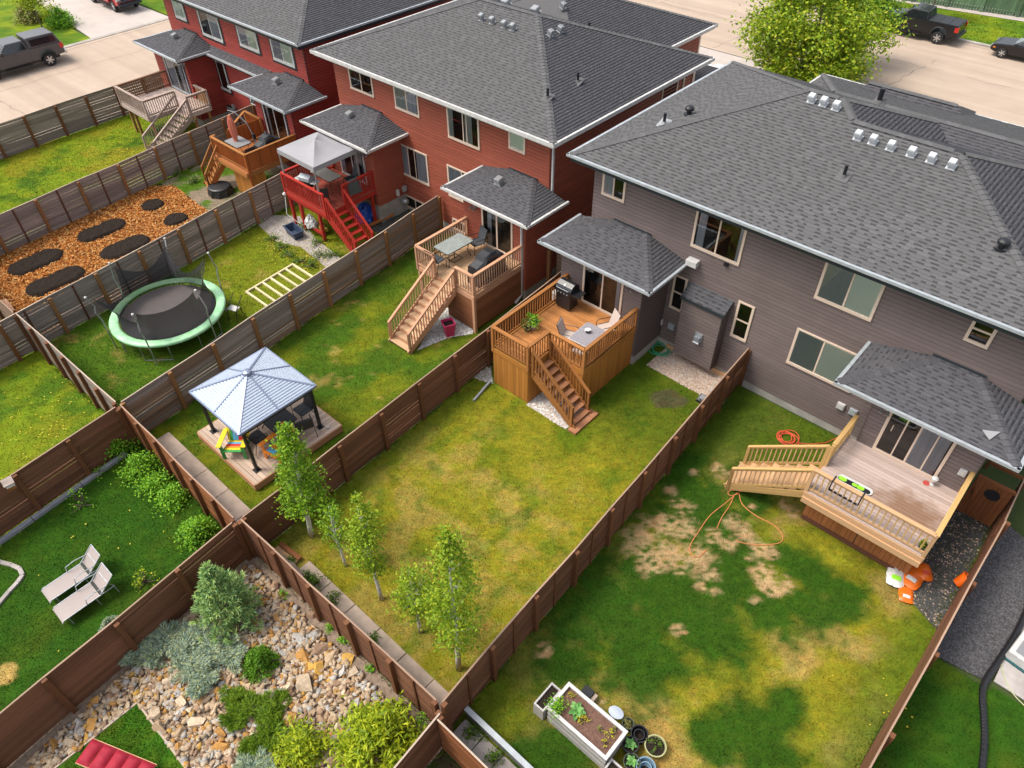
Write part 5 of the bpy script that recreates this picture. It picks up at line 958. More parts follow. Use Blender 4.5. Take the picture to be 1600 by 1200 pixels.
# orange deck: umbrella, table
ZF = 1.78
u = thing('cantilever_umbrella', 'closed salmon patio umbrella hanging from a curved pole on the orange deck', 'umbrella', (-33.15, 17.3, ZF))
sal = mat('salmon_canvas', (.72, .22, .14), .85, noise=.2, nscale=8); b = MB(); pr = []; uc = V((-34.05, 16.75, 0))
for i in range(10): z = 3.0-.18*i; r_ = (.05, .13, .17, .18, .19, .18, .15, .10, .17, .20)[i]; pr.append((r_, z+ZF-.95))
vs = []; n = 20
for r_, z in pr:
    for k in range(n): a = 2*PI*k/n; q = r_*(1 if k % 2 else .72); vs.append((uc.x+q*math.cos(a), uc.y+q*math.sin(a), z))
b.add(vs, [(i*n+k, i*n+(k+1) % n, (i+1)*n+(k+1) % n, (i+1)*n+k) for i in range(len(pr)-1) for k in range(n)]+[tuple(range(n))]); b.build('folded_canopy', sal, u)
MB().lathe([(.11, 0), (.115, .05)], (uc.x, uc.y, ZF+.72), 12).build('tie', mat('salmon_tie', (.6, .2, .13), .8), u)
MB().tube([(-33.15, 17.3, ZF), (-33.15, 17.3, ZF+1.0), (-33.35, 17.2, ZF+1.7), (-33.75, 16.95, ZF+2.2), (-34.05, 16.75, ZF+2.3)], .026, 8).build('pole', G['metal_grey'], u); b = MB(); b.bar((-33.55, 17.3, ZF+.04), (-32.75, 17.3, ZF+.04), .08, .06); b.bar((-33.15, 16.9, ZF+.04), (-33.15, 17.7, ZF+.04), .08, .06); b.build('cross_base', MD, u)
MB().box(-33.21, -33.09, 17.24, 17.36, ZF+.9, ZF+1.15).build('crank', MD, u)
table('grey topped patio table behind the closed salmon umbrella', (-33.9, 16.75, ZF), 0, 1.2, .85, .72, mat('pale_grey_top', (.22, .22, .225), .5), MD)
gch = 'dark chairs on the orange deck'
sling_chair('black patio chair at the front rail of the orange deck', (-32.75, 16.5, ZF), RAD(90), MD, slg, gch); sling_chair('black patio chair beside the umbrella pole on the orange deck', (-33.3, 17.6, ZF), RAD(160), MD, slg, gch)
# fire pit cover at the foot of the stair
t = thing('covered_fire_pit', 'round low fire pit under a gathered black cover beside the orange deck', 'fire pit', P(346, 302)); b = MB(); vs = []; n = 28; pr = [(.62, .02), (.60, .2), (.57, .42), (.5, .46), (.0, .48)]
for j, (r_, z) in enumerate(pr):
    for k in range(n): a = 2*PI*k/n; q = r_*(1+(.06*math.cos(9*a) if j < 2 else 0)); vs.append((q*math.cos(a), q*math.sin(a), z))
b.add(vs, [(i*n+k, i*n+(k+1) % n, (i+1)*n+(k+1) % n, (i+1)*n+k) for i in range(len(pr)-1) for k in range(n)]); b.build('cover', cov, t, local=True); MB().lathe([(.585, 0), (.59, .03)], (0, 0, .36), 28, cap=False).build('drawstring', MD, t, local=True)
# red deck: pop-up canopy, table, bench, things
ZF = 1.82
t = thing('canopy_tent', 'square grey canopy tent standing on the bright red deck', 'canopy', (-27.6, 17.3, ZF)); cg = mat('grey_canopy_cloth', (.29, .285, .30), .75, noise=.08, nscale=2)
X0, X1, Y0_, Y1_, zr = -28.95, -26.25, 16.05, 18.42, ZF+2.15; ap = V((-27.6, 17.25, zr+.42)); cs = [V((X0, Y0_, zr)), V((X1, Y0_, zr)), V((X1, Y1_, zr)), V((X0, Y1_, zr))]
b = MB(); vs = []; N_ = 8
for i in range(4):
    a, e = cs[i], cs[(i+1) % 4]; g = []
    for r_ in range(N_+1):
        row = []
        for c_ in range(N_+1):
            q = a+(e-a)*(c_/N_); f = r_/N_; s_ = q+(ap-q)*f; s_.z -= .10*math.sin(PI*f)*(1-abs(2*c_/N_-1)**2); row.append(s_)
        g.append(row)
    b.add([q for row in g for q in row], [(r_*(N_+1)+c_, r_*(N_+1)+c_+1, (r_+1)*(N_+1)+c_+1, (r_+1)*(N_+1)+c_) for r_ in range(N_) for c_ in range(N_)])
b.build('canopy_top', cg, t, smooth=True)
for i in range(4):
    a, e = cs[i], cs[(i+1) % 4]; d = (e-a).normalized(); o = V((d.y, -d.x, 0)); b = MB(); b.hexa([a+V((0, 0, -.22))+o*.02, e+V((0, 0, -.22))+o*.02, e+V((0, 0, -.22)), a+V((0, 0, -.22))], [a+o*.01+V((0, 0, .0)), e+o*.01, e-o*.01, a-o*.01]); b.build('valance', cg, t)
    b = MB(); b.bar((a.x*.97+ap.x*.03, a.y*.97+ap.y*.03, ZF), (a.x*.97+ap.x*.03, a.y*.97+ap.y*.03, zr-.03), .06, .06); b.build('leg', G['metal_grey'], t)
    MB().bar(a+V((0, 0, -.12)), e+V((0, 0, -.12)), .03, .03).build('frame_bar', G['metal_grey'], t)
table('long pale table under the grey canopy on the red deck', (-27.75, 17.55, ZF), RAD(0), 1.5, .75, .74, mat('cream_top', (.5, .47, .40), .5), MD)
bench = thing('grill', 'small open black grill with white lid shelves on the red deck', 'grill', (-27.85, 16.55, ZF), RAD(15))
b = MB(); b.box(-.3, .3, -.22, .22, .5, .8); b.build('firebox', blk, bench, local=True, bevel=.02); b = MB(); b.box(-.62, -.32, -.2, .2, .76, .8); b.build('side_shelf', G['white'], bench, local=True); b = MB(); b.box(.32, .62, -.2, .2, .76, .8); b.build('side_shelf', G['white'], bench, local=True)
b = MB(); b.prism([(-.22, .8), (.22, .8), (.2, .98), (0, 1.08), (-.2, .98)], -.3, .3, fn=lambda a, c, z: (z, a, c)); b.build('lid', G['alu'], bench, local=True, bevel=.01)
for x in (-.26, .26):
    for y in (-.18, .18): MB().bar((x, y, 0), (x, y, .5), .04).build('leg', MD, bench, local=True)
sling_chair('black chair at the stair head of the red deck', (-26.75, 16.5, ZF), RAD(60), MD, slg, 'dark chairs on the red deck'); sling_chair('dark chair hard by the white patio door on the red deck', (-27.0, 18.35, ZF), RAD(170), MD, slg, 'dark chairs on the red deck')
t = thing('towel', 'dark green towel hanging over the right rail of the red deck', 'towel', (-26.0, 17.7, ZF)); b = MB(); b.hexa([(-25.94, 17.45, ZF+.3), (-25.92, 18.1, ZF+.25), (-25.91, 18.1, ZF+.25), (-25.93, 17.45, ZF+.3)], [(-25.95, 17.5, ZF+.96), (-25.95, 18.0, ZF+.97), (-26.08, 18.0, ZF+.97), (-26.08, 17.5, ZF+.96)]); b.build('cloth', mat('green_grey_cloth', (.07, .085, .08), .9), t); b = MB(); b.hexa([(-26.09, 17.5, ZF+.5), (-26.09, 18.0, ZF+.5), (-26.08, 18.0, ZF+.5), (-26.08, 17.5, ZF+.5)], [(-26.09, 17.5, ZF+.96), (-26.09, 18.0, ZF+.96), (-26.07, 18.0, ZF+.97), (-26.07, 17.5, ZF+.97)]); b.build('back_fold', mat('green_grey_cloth', (.07, .085, .08), .9), t)
# ---------------------------------------------------------------- plants
LM = {}
LM['birch'] = leaf_mat('birch_leaf', [(.07, .17, .008), (.13, .27, .010), (.21, .37, .016), (.30, .42, .02)])
LM['birchy'] = leaf_mat('pale_birch_leaf', [(.10, .19, .008), (.17, .28, .012), (.25, .36, .016), (.36, .42, .02)])
LM['shrub'] = leaf_mat('bright_shrub_leaf', [(.07, .20, .010), (.13, .33, .018), (.21, .44, .025), (.30, .54, .03)])
LM['lime'] = leaf_mat('yellow_green_leaf', [(.12, .20, .008), (.24, .33, .012), (.36, .44, .016), (.46, .50, .02)])
LM['street'] = leaf_mat('street_tree_leaf', [(.07, .13, .010), (.15, .25, .012), (.25, .38, .014), (.36, .46, .018), (.38, .36, .03)])
LM['street2'] = leaf_mat('green_tree_leaf', [(.07, .16, .012), (.14, .28, .016), (.22, .38, .02)])
LM['spruce'] = leaf_mat('spruce_needles', [(.09, .22, .09), (.22, .40, .15), (.42, .58, .20), (.54, .66, .18)], trans=.1)
LM['blue'] = leaf_mat('blue_juniper_needles', [(.12, .20, .17), (.27, .38, .31), (.44, .53, .38), (.62, .62, .24)], trans=.1)
LM['dark'] = leaf_mat('dark_juniper_needles', [(.05, .11, .008), (.09, .18, .010), (.15, .26, .012), (.25, .34, .02)], trans=.1)
LM['ball'] = leaf_mat('cedar_ball_leaf', [(.04, .12, .005), (.075, .19, .006), (.13, .27, .010)], trans=.1)
LM['l'] = LM['shrub']; LM['o'] = leaf_mat('olive_leaf', [(.12, .14, .03), (.2, .2, .05), (.3, .26, .08)])
LM['weed'] = leaf_mat('weed_leaf', [(.05, .12, .01), (.09, .18, .015), (.14, .24, .02)]); LM['cab'] = leaf_mat('cabbage_leaf', [(.10, .28, .07), (.16, .38, .10), (.24, .46, .14)])
LM['yel'] = leaf_mat('yellow_seedling', [(.40, .36, .02), (.52, .44, .03), (.34, .36, .03)])
bark = mat('white_birch_bark', (.80, .76, .70), .8, noise=.5, nscale=9, detail=3); barkd = mat('grey_brown_bark', (.16, .12, .09), .9, noise=.4, nscale=14)
def leaves(pts, size, r, up=.35, asp=.62):
    """folded little leaf quads at pts (N,3) -> verts, faces"""
    n = len(pts); a = r.normal(size=(n, 3)); a[:, 2] *= .6; a /= np.linalg.norm(a, axis=1)[:, None]; nn = r.normal(size=(n, 3)); nn[:, 2] = np.abs(nn[:, 2])+up; b = np.cross(nn, a); b /= np.linalg.norm(b, axis=1)[:, None]
    s = (size*r.uniform(.65, 1.35, n))[:, None]; h = s*asp
    v = np.stack([pts-a*s*.5, pts+b*h*.5-a*s*.08, pts+a*s*.5, pts-b*h*.5-a*s*.08], 1).reshape(-1, 3); return v, np.arange(4*n).reshape(-1, 4)
def crown_pts(c, prof, H, n, r, ncl, cr):
    """clumped points: prof(t)->radius for t in 0..1 over height H above c"""
    t = r.uniform(0, 1, ncl*4); rad = np.array([prof(q) for q in t]); keep = r.uniform(0, rad.max(), ncl*4) < rad; t, rad = t[keep][:ncl], rad[keep][:ncl]; k = len(t)
    a = r.uniform(0, 2*PI, k); q = rad*np.sqrt(r.uniform(.12, 1, k)); C = np.stack([q*np.cos(a), q*np.sin(a), t*H], 1); w_ = r.integers(0, k, n)
    s = cr*(.55+.6*rad[w_]/rad.max()); g = r.normal(size=(n, 3))*.5; g[:, 2] *= .8
    return np.array(c)+C[w_]+g*s[:, None], C+np.array(c)
def tree(label, base, H, z0, prof, n, size, lm, tr=.05, name='birch_tree', group=None, ncl=70, cr=.3, bk=None, lean=(0, 0), seed=0):
    r = np.random.default_rng(500+seed); base = V(base); t = thing(name, label, 'tree', base, 0, group); bk = bk or bark
    b = MB(); pts = [base+V((lean[0]*f+.03*math.sin(5*f+seed), lean[1]*f+.03*math.cos(4*f), H*.93*f-(.03 if f == 0 else 0))) for f in (0, .12, .3, .5, .7, .85, 1)]
    b.tube(pts, [tr*1.25, tr, tr*.85, tr*.62, tr*.42, tr*.25, tr*.1], 9); trunk = b.build('trunk', bk, t, smooth=True)
    p, C = crown_pts(base+V((lean[0]*.6, lean[1]*.6, z0)), prof, H-z0, n, r, ncl, cr); v, f = leaves(p, size, r); soup('crown', v, f, LM[lm], t)
    b = MB()
    for c in C[::max(1, len(C)//22)]:
        c = V(c); zz = max(z0*.8, c.z-base.z-.35-.3*(V((c.x-base.x, c.y-base.y, 0)).length)); k = zz/(H*.93); s_ = base+V((lean[0]*k, lean[1]*k, zz)); b.tube([s_, s_*.5+c*.5+V((0, 0, -.03)), c], [tr*.28, tr*.2, tr*.08], 5)
    b.build('branches', bk, t); return t
def bush(label, c, R, H, n, size, lm, group=None, name='shrub', seed=0, ncl=40, cr=.28, flat=1, cat='shrub'):
    r = np.random.default_rng(700+seed); t = thing(name, label, cat, c, 0, group)
    p, C = crown_pts(V(c)+V((0, 0, .04)), lambda q: R*math.sqrt(max(0, 1-(q*1.0)**2))*(.75+.35*math.sin(PI*min(1, q*1.6+.2)))*flat, H, n, r, ncl, cr); p[:, 2] = np.maximum(p[:, 2], .02); v, f = leaves(p, size, r, .6, .3 if lm == 'lime' and R > .55 else .62); soup('foliage', v, f, LM[lm], t)
    b = MB()
    for k in C[::max(1, len(C)//9)]: b.tube([V(c), V(c)*.4+V(k)*.6, V(k)], [.018, .012, .005], 5)
    b.build('stems', barkd, t); return t
def tufts(tips, dirs, r, nb, ln, wd, spread=.9):
    n = len(tips); P0 = np.repeat(tips, nb, 0); D = np.repeat(dirs, nb, 0); d = D+r.normal(size=D.shape)*spread; d /= np.linalg.norm(d, axis=1)[:, None]
    L = (ln*r.uniform(.6, 1.3, n*nb))[:, None]; s = np.cross(d, r.normal(size=d.shape)); s /= np.linalg.norm(s, axis=1)[:, None]; s *= wd
    v = np.stack([P0-s, P0+s*1.0, P0+d*L+s*.25, P0+d*L-s*.25], 1).reshape(-1, 3); return v, np.arange(4*n*nb).reshape(-1, 4)
def conifer(label, base, H, R, lm, n=900, seed=0, name='spruce', ln=.11):
    r = np.random.default_rng(900+seed); t = thing(name, label, 'tree', base, 0); base = np.array(base); tips, dirs = [], []; b = MB(); b.tube([V(base), V(base)+V((.02, .02, H))], [.06, .012], 8); b.build('trunk', barkd, t); b = MB()
    nb = 96
    for i in range(nb):
        z = H*(.06+.92*(i/nb)); q = R*(1-z/H)**1.0*r.uniform(.8, 1.12)+.05; a = i*2.4+r.uniform(-.3, .3); d = np.array((math.cos(a), math.sin(a), .12+.6*(z/H)))
        e = base+np.array((0, 0, z))+d*q; b.tube([V(base+np.array((0, 0, z))), V(e)], [.014, .005], 4); m = max(4, int(q/R*16))
        for j in range(m):
            f = .25+.75*(j+.5)/m; side = np.array((-d[1], d[0], .1))*r.normal()*.26*q*(1.15-f); tips.append(base+np.array((0, 0, z))+d*q*f+side); dirs.append(d*.8+side*1.2+np.array((0, 0, .25)))
    b.build('branches', barkd, t); v, f = tufts(np.array(tips), np.array(dirs), r, 13, ln, .018, .7); soup('needles', v, f, LM[lm], t); return t
def juniper(label, c, spots, lm, seed=0, h=.45, ln=.075, name='juniper', dens=19, w=.010):
    """sprawling evergreen of feathery sprays; spots = (dx,dy,r) lobes round c"""
    r = np.random.default_rng(1100+seed); t = thing(name, label, 'shrub', c, 0); c = np.array(c); tips, dirs = [], []; b = MB()
    for dx, dy, q in spots:
        o = c+np.array((dx, dy, 0)); n = int(dens*(q/.3)**2)+8; main = math.atan2(dy, dx)
        b.tube([V(c), V(c*.5+o*.5)+V((0, 0, h*.3)), V(o)+V((0, 0, h*.35))], [.03, .02, .01], 5)
        for k in range(n):
            a = r.normal(main, 1.25) if dx*dx+dy*dy > .02 else r.uniform(0, 2*PI); u = np.array((math.cos(a), math.sin(a), 0)); s0 = o+np.array((r.normal()*q*.38, r.normal()*q*.38, h*r.uniform(.15, .75))); L = q*r.uniform(.55, 1.05); sd_ = np.array((-u[1], u[0], 0)); m = 9; rise = r.uniform(.05, .4)
            if k % 4 == 0: b.tube([V(s0), V(s0+u*L+np.array((0, 0, rise*L)))], [.007, .003], 4)
            for j in range(m):
                f = (j+.5)/m; p = s0+u*L*f+np.array((0, 0, rise*L*f-.10*f*f*q))
                for e in (-1, 0, 1): wd = (.30*(1-f)+.05)*q*e*r.uniform(.6, 1.1); tips.append(p+sd_*wd); dirs.append(u*.9+sd_*e*.7+np.array((0, 0, .35)))
    b.build('branches', barkd, t); v, f = tufts(np.array(tips), np.array(dirs), r, 4, ln, w, .38); soup('needles', v, f, LM[lm], t); return t
tg = 'young birch trees along the back of the main lawn'
tree('fullest young birch standing in front of the gazebo platform', (-13.63, 5.47, 0), 5.0, 1.3, lambda q: (.76*(1-q)**.5*min(1, q*4+.4)*(1-.3*math.sin(PI*q))+.03), 6000, .088, 'birch', .075, group=tg, ncl=95, cr=.27, lean=(.38, .30), seed=1)
tree('thinnest young birch, second from the rear corner post', (-11.98, 5.51, 0), 3.1, 1.15, lambda q: .34*math.sin(PI*min(1, q*.8+.18)), 950, .078, 'birch', .045, group=tg, ncl=26, cr=.2, lean=(-.05, .1), seed=2)
tree('slender leaning young birch in the middle of the row', (-10.29, 5.5, 0), 4.5, 1.25, lambda q: .42*math.sin(PI*min(1, q*.8+.18)), 3300, .082, 'birchy', .055, group=tg, ncl=55, cr=.26, lean=(-.38, .22), seed=3)
tree('short pale young birch left of the tallest one', (-8.68, 5.56, 0), 3.3, 1.1, lambda q: .52*math.sin(PI*min(1, q*.8+.16)), 1900, .078, 'birchy', .045, group=tg, ncl=40, cr=.24, lean=(-.1, .1), seed=4)
tree('tallest young birch nearest the lower corner of the main lawn', (-7.13, 5.52, 0), 6.4, 1.5, lambda q: .68*math.sin(PI*min(1, q*.78+.2))*(1-.30*q), 4800, .084, 'birchy', .07, group=tg, ncl=80, cr=.3, lean=(-.1, .25), seed=5)
# street trees beyond the grey house
tc = PY(1272, 66, 47.5); tree('large yellow green street tree beyond the grey roof', (tc.x, 47.5, 0), tc.z+3.9, max(.6, tc.z-3.6), lambda q: 3.7*math.sin(PI*min(1, q*.80+.17))**.8*(.8+.3*abs(math.sin(q*9))), 30000, .20, 'street', .16, 'street_tree', 'trees along the street', 120, .95, barkd, seed=6)
tc = PY(1352, 14, 53.5); tree('greener street tree behind the large yellow green one', (tc.x, 53.5, 0), tc.z+3.0, max(.8, tc.z-2.6), lambda q: 2.2*math.sin(PI*min(1, q*.8+.17))**.7, 8000, .20, 'street2', .12, 'street_tree', 'trees along the street', 60, .8, barkd, seed=7)
tree('sapling on the verge between the black pickup and the green fence', (-16.6, 66.0, .05), 5.2, 3.0, lambda q: 1.2*math.sin(PI*min(1, q*.8+.15)), 1100, .2, 'street2', .07, 'street_tree', 'trees along the street', 26, .5, barkd, seed=8)
tree('small yellow leaved tree on the far front lawn at top left', P(66, 44), 3.4, 1.7, lambda q: 1.2*math.sin(PI*min(1, q*.8+.17)), 1800, .17, 'lime', .05, 'street_tree', 'trees along the street', 40, .5, barkd, seed=9)
for i, (px, py, R, H, lm, lb) in enumerate(((98, 40, .85, 1.2, 'shrub', 'round bright green shrub by the driveway at top left'), (82, 30, 1.0, 1.2, 'lime', 'yellow green shrub behind the dark pickup'), (48, 34, 1.0, 1.3, 'o', 'reddish brown shrub under the small yellow tree'))): bush(lb, P(px, py), R, H, 1500, .17, lm, 'shrubs by the far driveway', seed=20+i, ncl=45, cr=.4)
sg = 'round shrubs along the brown rear fence'
for i, (px, py, R, H, lb) in enumerate(((189, 706, 0.41, 0.60, 'bright green shrub nearest the fence corner at left'), (222, 738, 0.53, 0.76, 'largest bright green shrub, second along the brown rear fence'), (246, 762, 0.36, 0.48, 'small bright green shrub, third along the rear fence'), (270, 784, 0.41, 0.56, 'rounded bright green shrub, fourth along the rear fence'), (311, 836, 0.46, 0.60, 'bright green shrub by the post where three brown fences meet'))): bush(lb, P(px, py), R, H, 1500, .085, 'shrub', sg, seed=30+i)
for i, (px, py, R, H, n, lm, lb) in enumerate(((130, 790, .42, .75, 130, 'shrub', 'bare sapling with few leaves on the lawn below the birdhouse fence'), (155, 742, .25, .35, 140, 'shrub', 'tiny shrub at the foot of the birdhouse fence'), (228, 910, .35, .6, 150, 'lime', 'thin yellow green sapling above the sun loungers'))): bush(lb, P(px, py), R, H, n, .06, lm, None, 'sapling', seed=40+i, ncl=14, cr=.12)
# rock garden plants
conifer('blue green spruce in the upper corner of the rock garden', P(366, 966), 2.65, 1.02, 'spruce', seed=1, ln=.14)
conifer('tiny blue spruce behind the fence by the sun loungers', P(180, 985), .5, .3, 'blue', seed=2, ln=.08)
jc = P(290, 1030); J = lambda px, py, r: (P(px, py).x-jc.x, P(px, py).y-jc.y, r)
juniper('wide spreading blue juniper across the rock garden', jc, [J(225, 1015, .30), J(262, 1005, .36), J(300, 1010, .42), J(335, 1020, .42), J(365, 1030, .30), J(310, 1045, .42), J(318, 1075, .30), J(245, 1030, .30), J(210, 1035, .18), J(200, 1018, .13), J(285, 1030, .36)], 'blue', 1, .50, .11)
bush('clipped dark green ball cedar among the rocks', P(409, 1042), .44, .80, 6500, .05, 'ball', None, 'ball_cedar', 51, 220, .085)
jc = P(400, 1125); juniper('dark green juniper spreading below the ball cedar', jc, [J(372, 1095, .24), J(392, 1110, .30), J(418, 1122, .32), J(370, 1130, .22), J(440, 1100, .16), J(425, 1150, .3), J(400, 1165, .26)], 'dark', 2, .4, .12)
bush('big yellow green willowy shrub at the lower rock garden', P(590, 1168), .95, 1.15, 5200, .17, 'lime', None, 'golden_shrub', 52, 70, .28)
bush('smaller yellow green shrub left of the big one', P(474, 1178), .62, .7, 3000, .13, 'lime', None, 'golden_shrub', 53, 60, .22)
jc = P(398, 1200); juniper('pale yellow green juniper cut by the lower picture edge', jc, [J(385, 1196, .2), J(410, 1200, .25)], 'blue', 4, .3, .12)
fern = 'small green seedlings beside the rock garden fence'
for i, (px, py, s) in enumerate(((443, 930, .16), (517, 983, .13), (536, 1000, .15), (578, 1045, .12), (660, 1125, .16))): bush('small bright green seedling under the rock garden fence', P(px, py), s, s*1.1, 110, .055, 'shrub', fern, 'seedling', 60+i, 8, .08, cat='plant')
cl = 'climbing weeds along the stone pavers'
WL = [f'leafy green weed {q}' for q in ('largest by the bend of the buff paver strip', 'second along the buff paver strip from the corner', 'half way down the buff paver strip', 'nearest the pale log on the paver strip', 'on the grey pavers beside the steel wall', 'on the grey pavers cut by the lower picture edge', 'between the pale log and the largest paver weed')]
for i, (px, py, s) in enumerate(((497, 912, .26), (522, 940, .22), (583, 1003, .18), (455, 880, .16), (741, 1150, .22), (772, 1190, .22), (482, 905, .2))): bush(WL[i], P(px, py), s, s*1.5, 220, .06, 'weed', cl, 'weed', 70+i, 14, .12, cat='plant')
for i, (o, c, R, H, n, lm) in enumerate(PLANTS):
    r = np.random.default_rng(80+i); p, C = crown_pts(c, lambda q: R*math.sin(PI*min(1, q*.75+.25)), H, n, r, 18, .12); v, f = leaves(p, .085, r); soup('leaves', v, f, LM[lm], o)
# ---------------------------------------------------------------- rocks
RG = [(-14.2, 3.7), (-13.35, -4), (-5.8, -4), (-6.15, 3.75)]; RGD = [(-14.42, 3.98), (-13.28, -8), (-5.5, -8), (-6.02, 4.1)]; TURF = [(-12.72, -.70), (-9.5, -.70), (-9.5, -5), (-12.72, -5)]
G['dirt'] = mat('brown_dirt', (.30, .22, .16), .95, noise=.55, nscale=9, bump=.6, coords='Position'); sheet('dirt_ground', RGD, G['dirt'], .010)
rc = [(.60, .47, .33), (.53, .38, .24), (.50, .26, .075), (.50, .47, .43), (.40, .26, .17), (.58, .34, .08)]; rn = ['cream', 'tan', 'rusty orange', 'pale grey', 'brown', 'golden']
RM = [mat('rock_'+a.replace(' ', '_'), c, .85, noise=.42, nscale=5, bump=.5, bscale=14, rand=.2, coords='Object', spec=.25) for a, c in zip(rn, rc)]
def rock_shape(seed):
    r = random.Random(seed); bm = bmesh.new(); k = r.uniform(.6, 1.0)
    for _ in range(11):
        p = V((r.uniform(-1, 1), r.uniform(-1, 1), r.uniform(-1, 1))); m = max(abs(q) for q in p)**.8; bm.verts.new((p.x/m*.5, p.y/m*.5*k, p.z/m*.34))
    bmesh.ops.convex_hull(bm, input=bm.verts); bmesh.ops.delete(bm, geom=[v for v in bm.verts if not v.link_faces], context='VERTS'); bmesh.ops.recalc_face_normals(bm, faces=bm.faces)
    v = [tuple(q.co) for q in bm.verts]; idx = {q: i for i, q in enumerate(bm.verts)}; f = [tuple(idx[q] for q in a.verts) for a in bm.faces]; bm.free(); return v, f
RS = [rock_shape(i) for i in range(22)]; RMESH = {}
def rmesh(i, j):
    if (i, j) not in RMESH: me = bpy.data.meshes.new('rock'); me.from_pydata(RS[i][0], [], RS[i][1]); me.materials.append(RM[j]); RMESH[(i, j)] = me
    return RMESH[(i, j)]
rr = random.Random(77); spots = []
def inrg(x, y, m=.1): a = np.array([x]); b_ = np.array([y]); return inpoly(a, b_, RG)[0] and not inpoly(a, b_, [(TURF[0][0]-m, TURF[0][1]+m), (TURF[1][0]+m, TURF[1][1]+m), (TURF[1][0]+m, -6), (TURF[0][0]-m, -6)])[0]
inv = lambda x, y: (lambda w_: -60 < w_[0] < 720 and w_[1] < 1240)((lambda v_: (800+FPX*v_.dot(_rt)/v_.dot(_fw), 600-FPX*v_.dot(_up)/v_.dot(_fw)))(V((x, y, .1-CH))))
big = [(P(476, 1030), .46, 2), (P(488, 1038), .40, 5), (P(483, 1048), .36, 2), (P(502, 1018), .42, 4), (P(500, 1050), .40, 5), (P(516, 1056), .34, 2), (P(446, 1018), .36, 3), (P(480, 1075), .52, 0), (P(446, 1072), .44, 0), (P(468, 1000), .4, 3), (P(490, 995), .36, 3), (P(543, 1030), .32, 5), (P(520, 1030), .34, 1), (P(144, 1134), .34, 2), (P(85, 1167), .34, 2), (P(250, 1140), .4, 1), (P(278, 1142), .4, 1), (P(345, 1170), .42, 2), (P(310, 1130), .42, 0), (P(246, 1117), .36, 0), (P(485, 963), .34, 4), (P(430, 920), .34, 4), (P(455, 905), .36, 4)]
for p_, s, m_ in big: spots.append((p_.x, p_.y, s, m_))
tries = 0
while len(spots) < 300 and tries < 60000:
    tries += 1; x, y = rr.uniform(-14.1, -6), rr.uniform(-3, 3.6); s = rr.uniform(.19, .33)
    if not inrg(x, y) or not inv(x, y): continue
    if any((x-a)**2+(y-b_)**2 < (.39*(s+c))**2 for a, b_, c, d in spots): continue
    spots.append((x, y, s, rr.choices(range(6), (34, 26, 9, 13, 14, 4))[0]))
LAND = [(P(*a[:2]), a[2]) for a in ((366, 980, 'round the foot of the blue green spruce'), (290, 1040, 'at the rim of the spreading blue juniper'), (410, 1040, 'next to the ball cedar'), (400, 1130, 'near the dark green juniper'), (480, 1040, 'in the golden heap right of the ball cedar'), (440, 930, 'in the narrow upper end below the fence corner'), (560, 1040, 'along the rear fence of the birch lawn'), (590, 1120, 'above the big yellow green shrub'), (470, 1110, 'between the two yellow green shrubs and the cedar'), (200, 1080, 'along the fence by the lounger lawn'), (100, 1160, 'at the lower end of the lounger lawn fence'), (250, 1120, 'off the tip of the artificial turf'), (320, 1170, 'right of the artificial turf edging'), (520, 980, 'under the middle of the rear fence'))]
for x, y, s, m_ in spots:
    o = bpy.data.objects.new('rock', rmesh(rr.randrange(22), m_)); COL.objects.link(o); o.location = (x, y, s*.15); o.rotation_euler = (rr.uniform(-.4, .4), rr.uniform(-.4, .4), rr.uniform(0, 6.28)); o.scale = (s*1.15, s*1.15, s*rr.uniform(.8, 1.4)); 
    lk = min(LAND, key=lambda q: (q[0].x-x)**2+(q[0].y-y)**2)[1]; tag(o, f"{'large' if s > .3 else 'fist sized' if s < .19 else 'angular'} {rn[m_]} rock {lk}", 'rock', 'loose rocks of the rock garden')
vs, fs, mi = [], [], []
for _ in range(11500):
    x, y = rr.uniform(-14.15, -5.9), rr.uniform(-3.2, 3.7)
    if not inrg(x, y, .04) or not inv(x, y): continue
    s = rr.uniform(.07, .21); sv, sf = RS[rr.randrange(16)]; M = Matrix.Translation((x, y, s*.22+rr.uniform(0, .04)))@Matrix.Rotation(rr.uniform(0, 6.28), 4, 'Z')@Matrix.Rotation(rr.uniform(-.8, .8), 4, 'X'); o = len(vs)
    vs += [M@(V(q)*s) for q in sv]; fs += [(f[0]+o, f[1]+o, f[2]+o) for f in sf]; mi += [rr.choices(range(6), (30, 26, 9, 15, 16, 4))[0]]*len(sf)
tag(soup('small_stones', [tuple(v) for v in vs], fs, RM, midx=mi), kind='stuff')
turfg = lambda x, y: mixc(DEEP*1.7, GREEN*.9, sm(.4, .7, fbm(x, y, 2, 3, 33)))
ground_patch('artificial_turf', TURF, turfg, .06, .06); blades([(a+(.03 if a < -11 else -.03), b_+(-.03 if b_ > -2 else 0)) for a, b_ in TURF], turfg, 1500, .03, .012, 60)
for o in [q for q in bpy.data.objects if q.name == 'grass' or q.name.startswith('grass.')][-1:]: o.location.z = .06
t = thing('edging', 'narrow pale edging boards round the artificial turf', 'edging', (-12.7, -.7, 0))
pbar('board', t, G['cap_pale'], (-12.75, -.68, .04), (-9.5, -.68, .04), .05, .1); pbar('board', t, G['cap_pale'], (-12.75, -.68, .04), (-12.75, -5, .04), .05, .1); pbar('board', t, G['cap_pale'], (-9.48, -.68, .04), (-9.48, -5, .04), .05, .1)
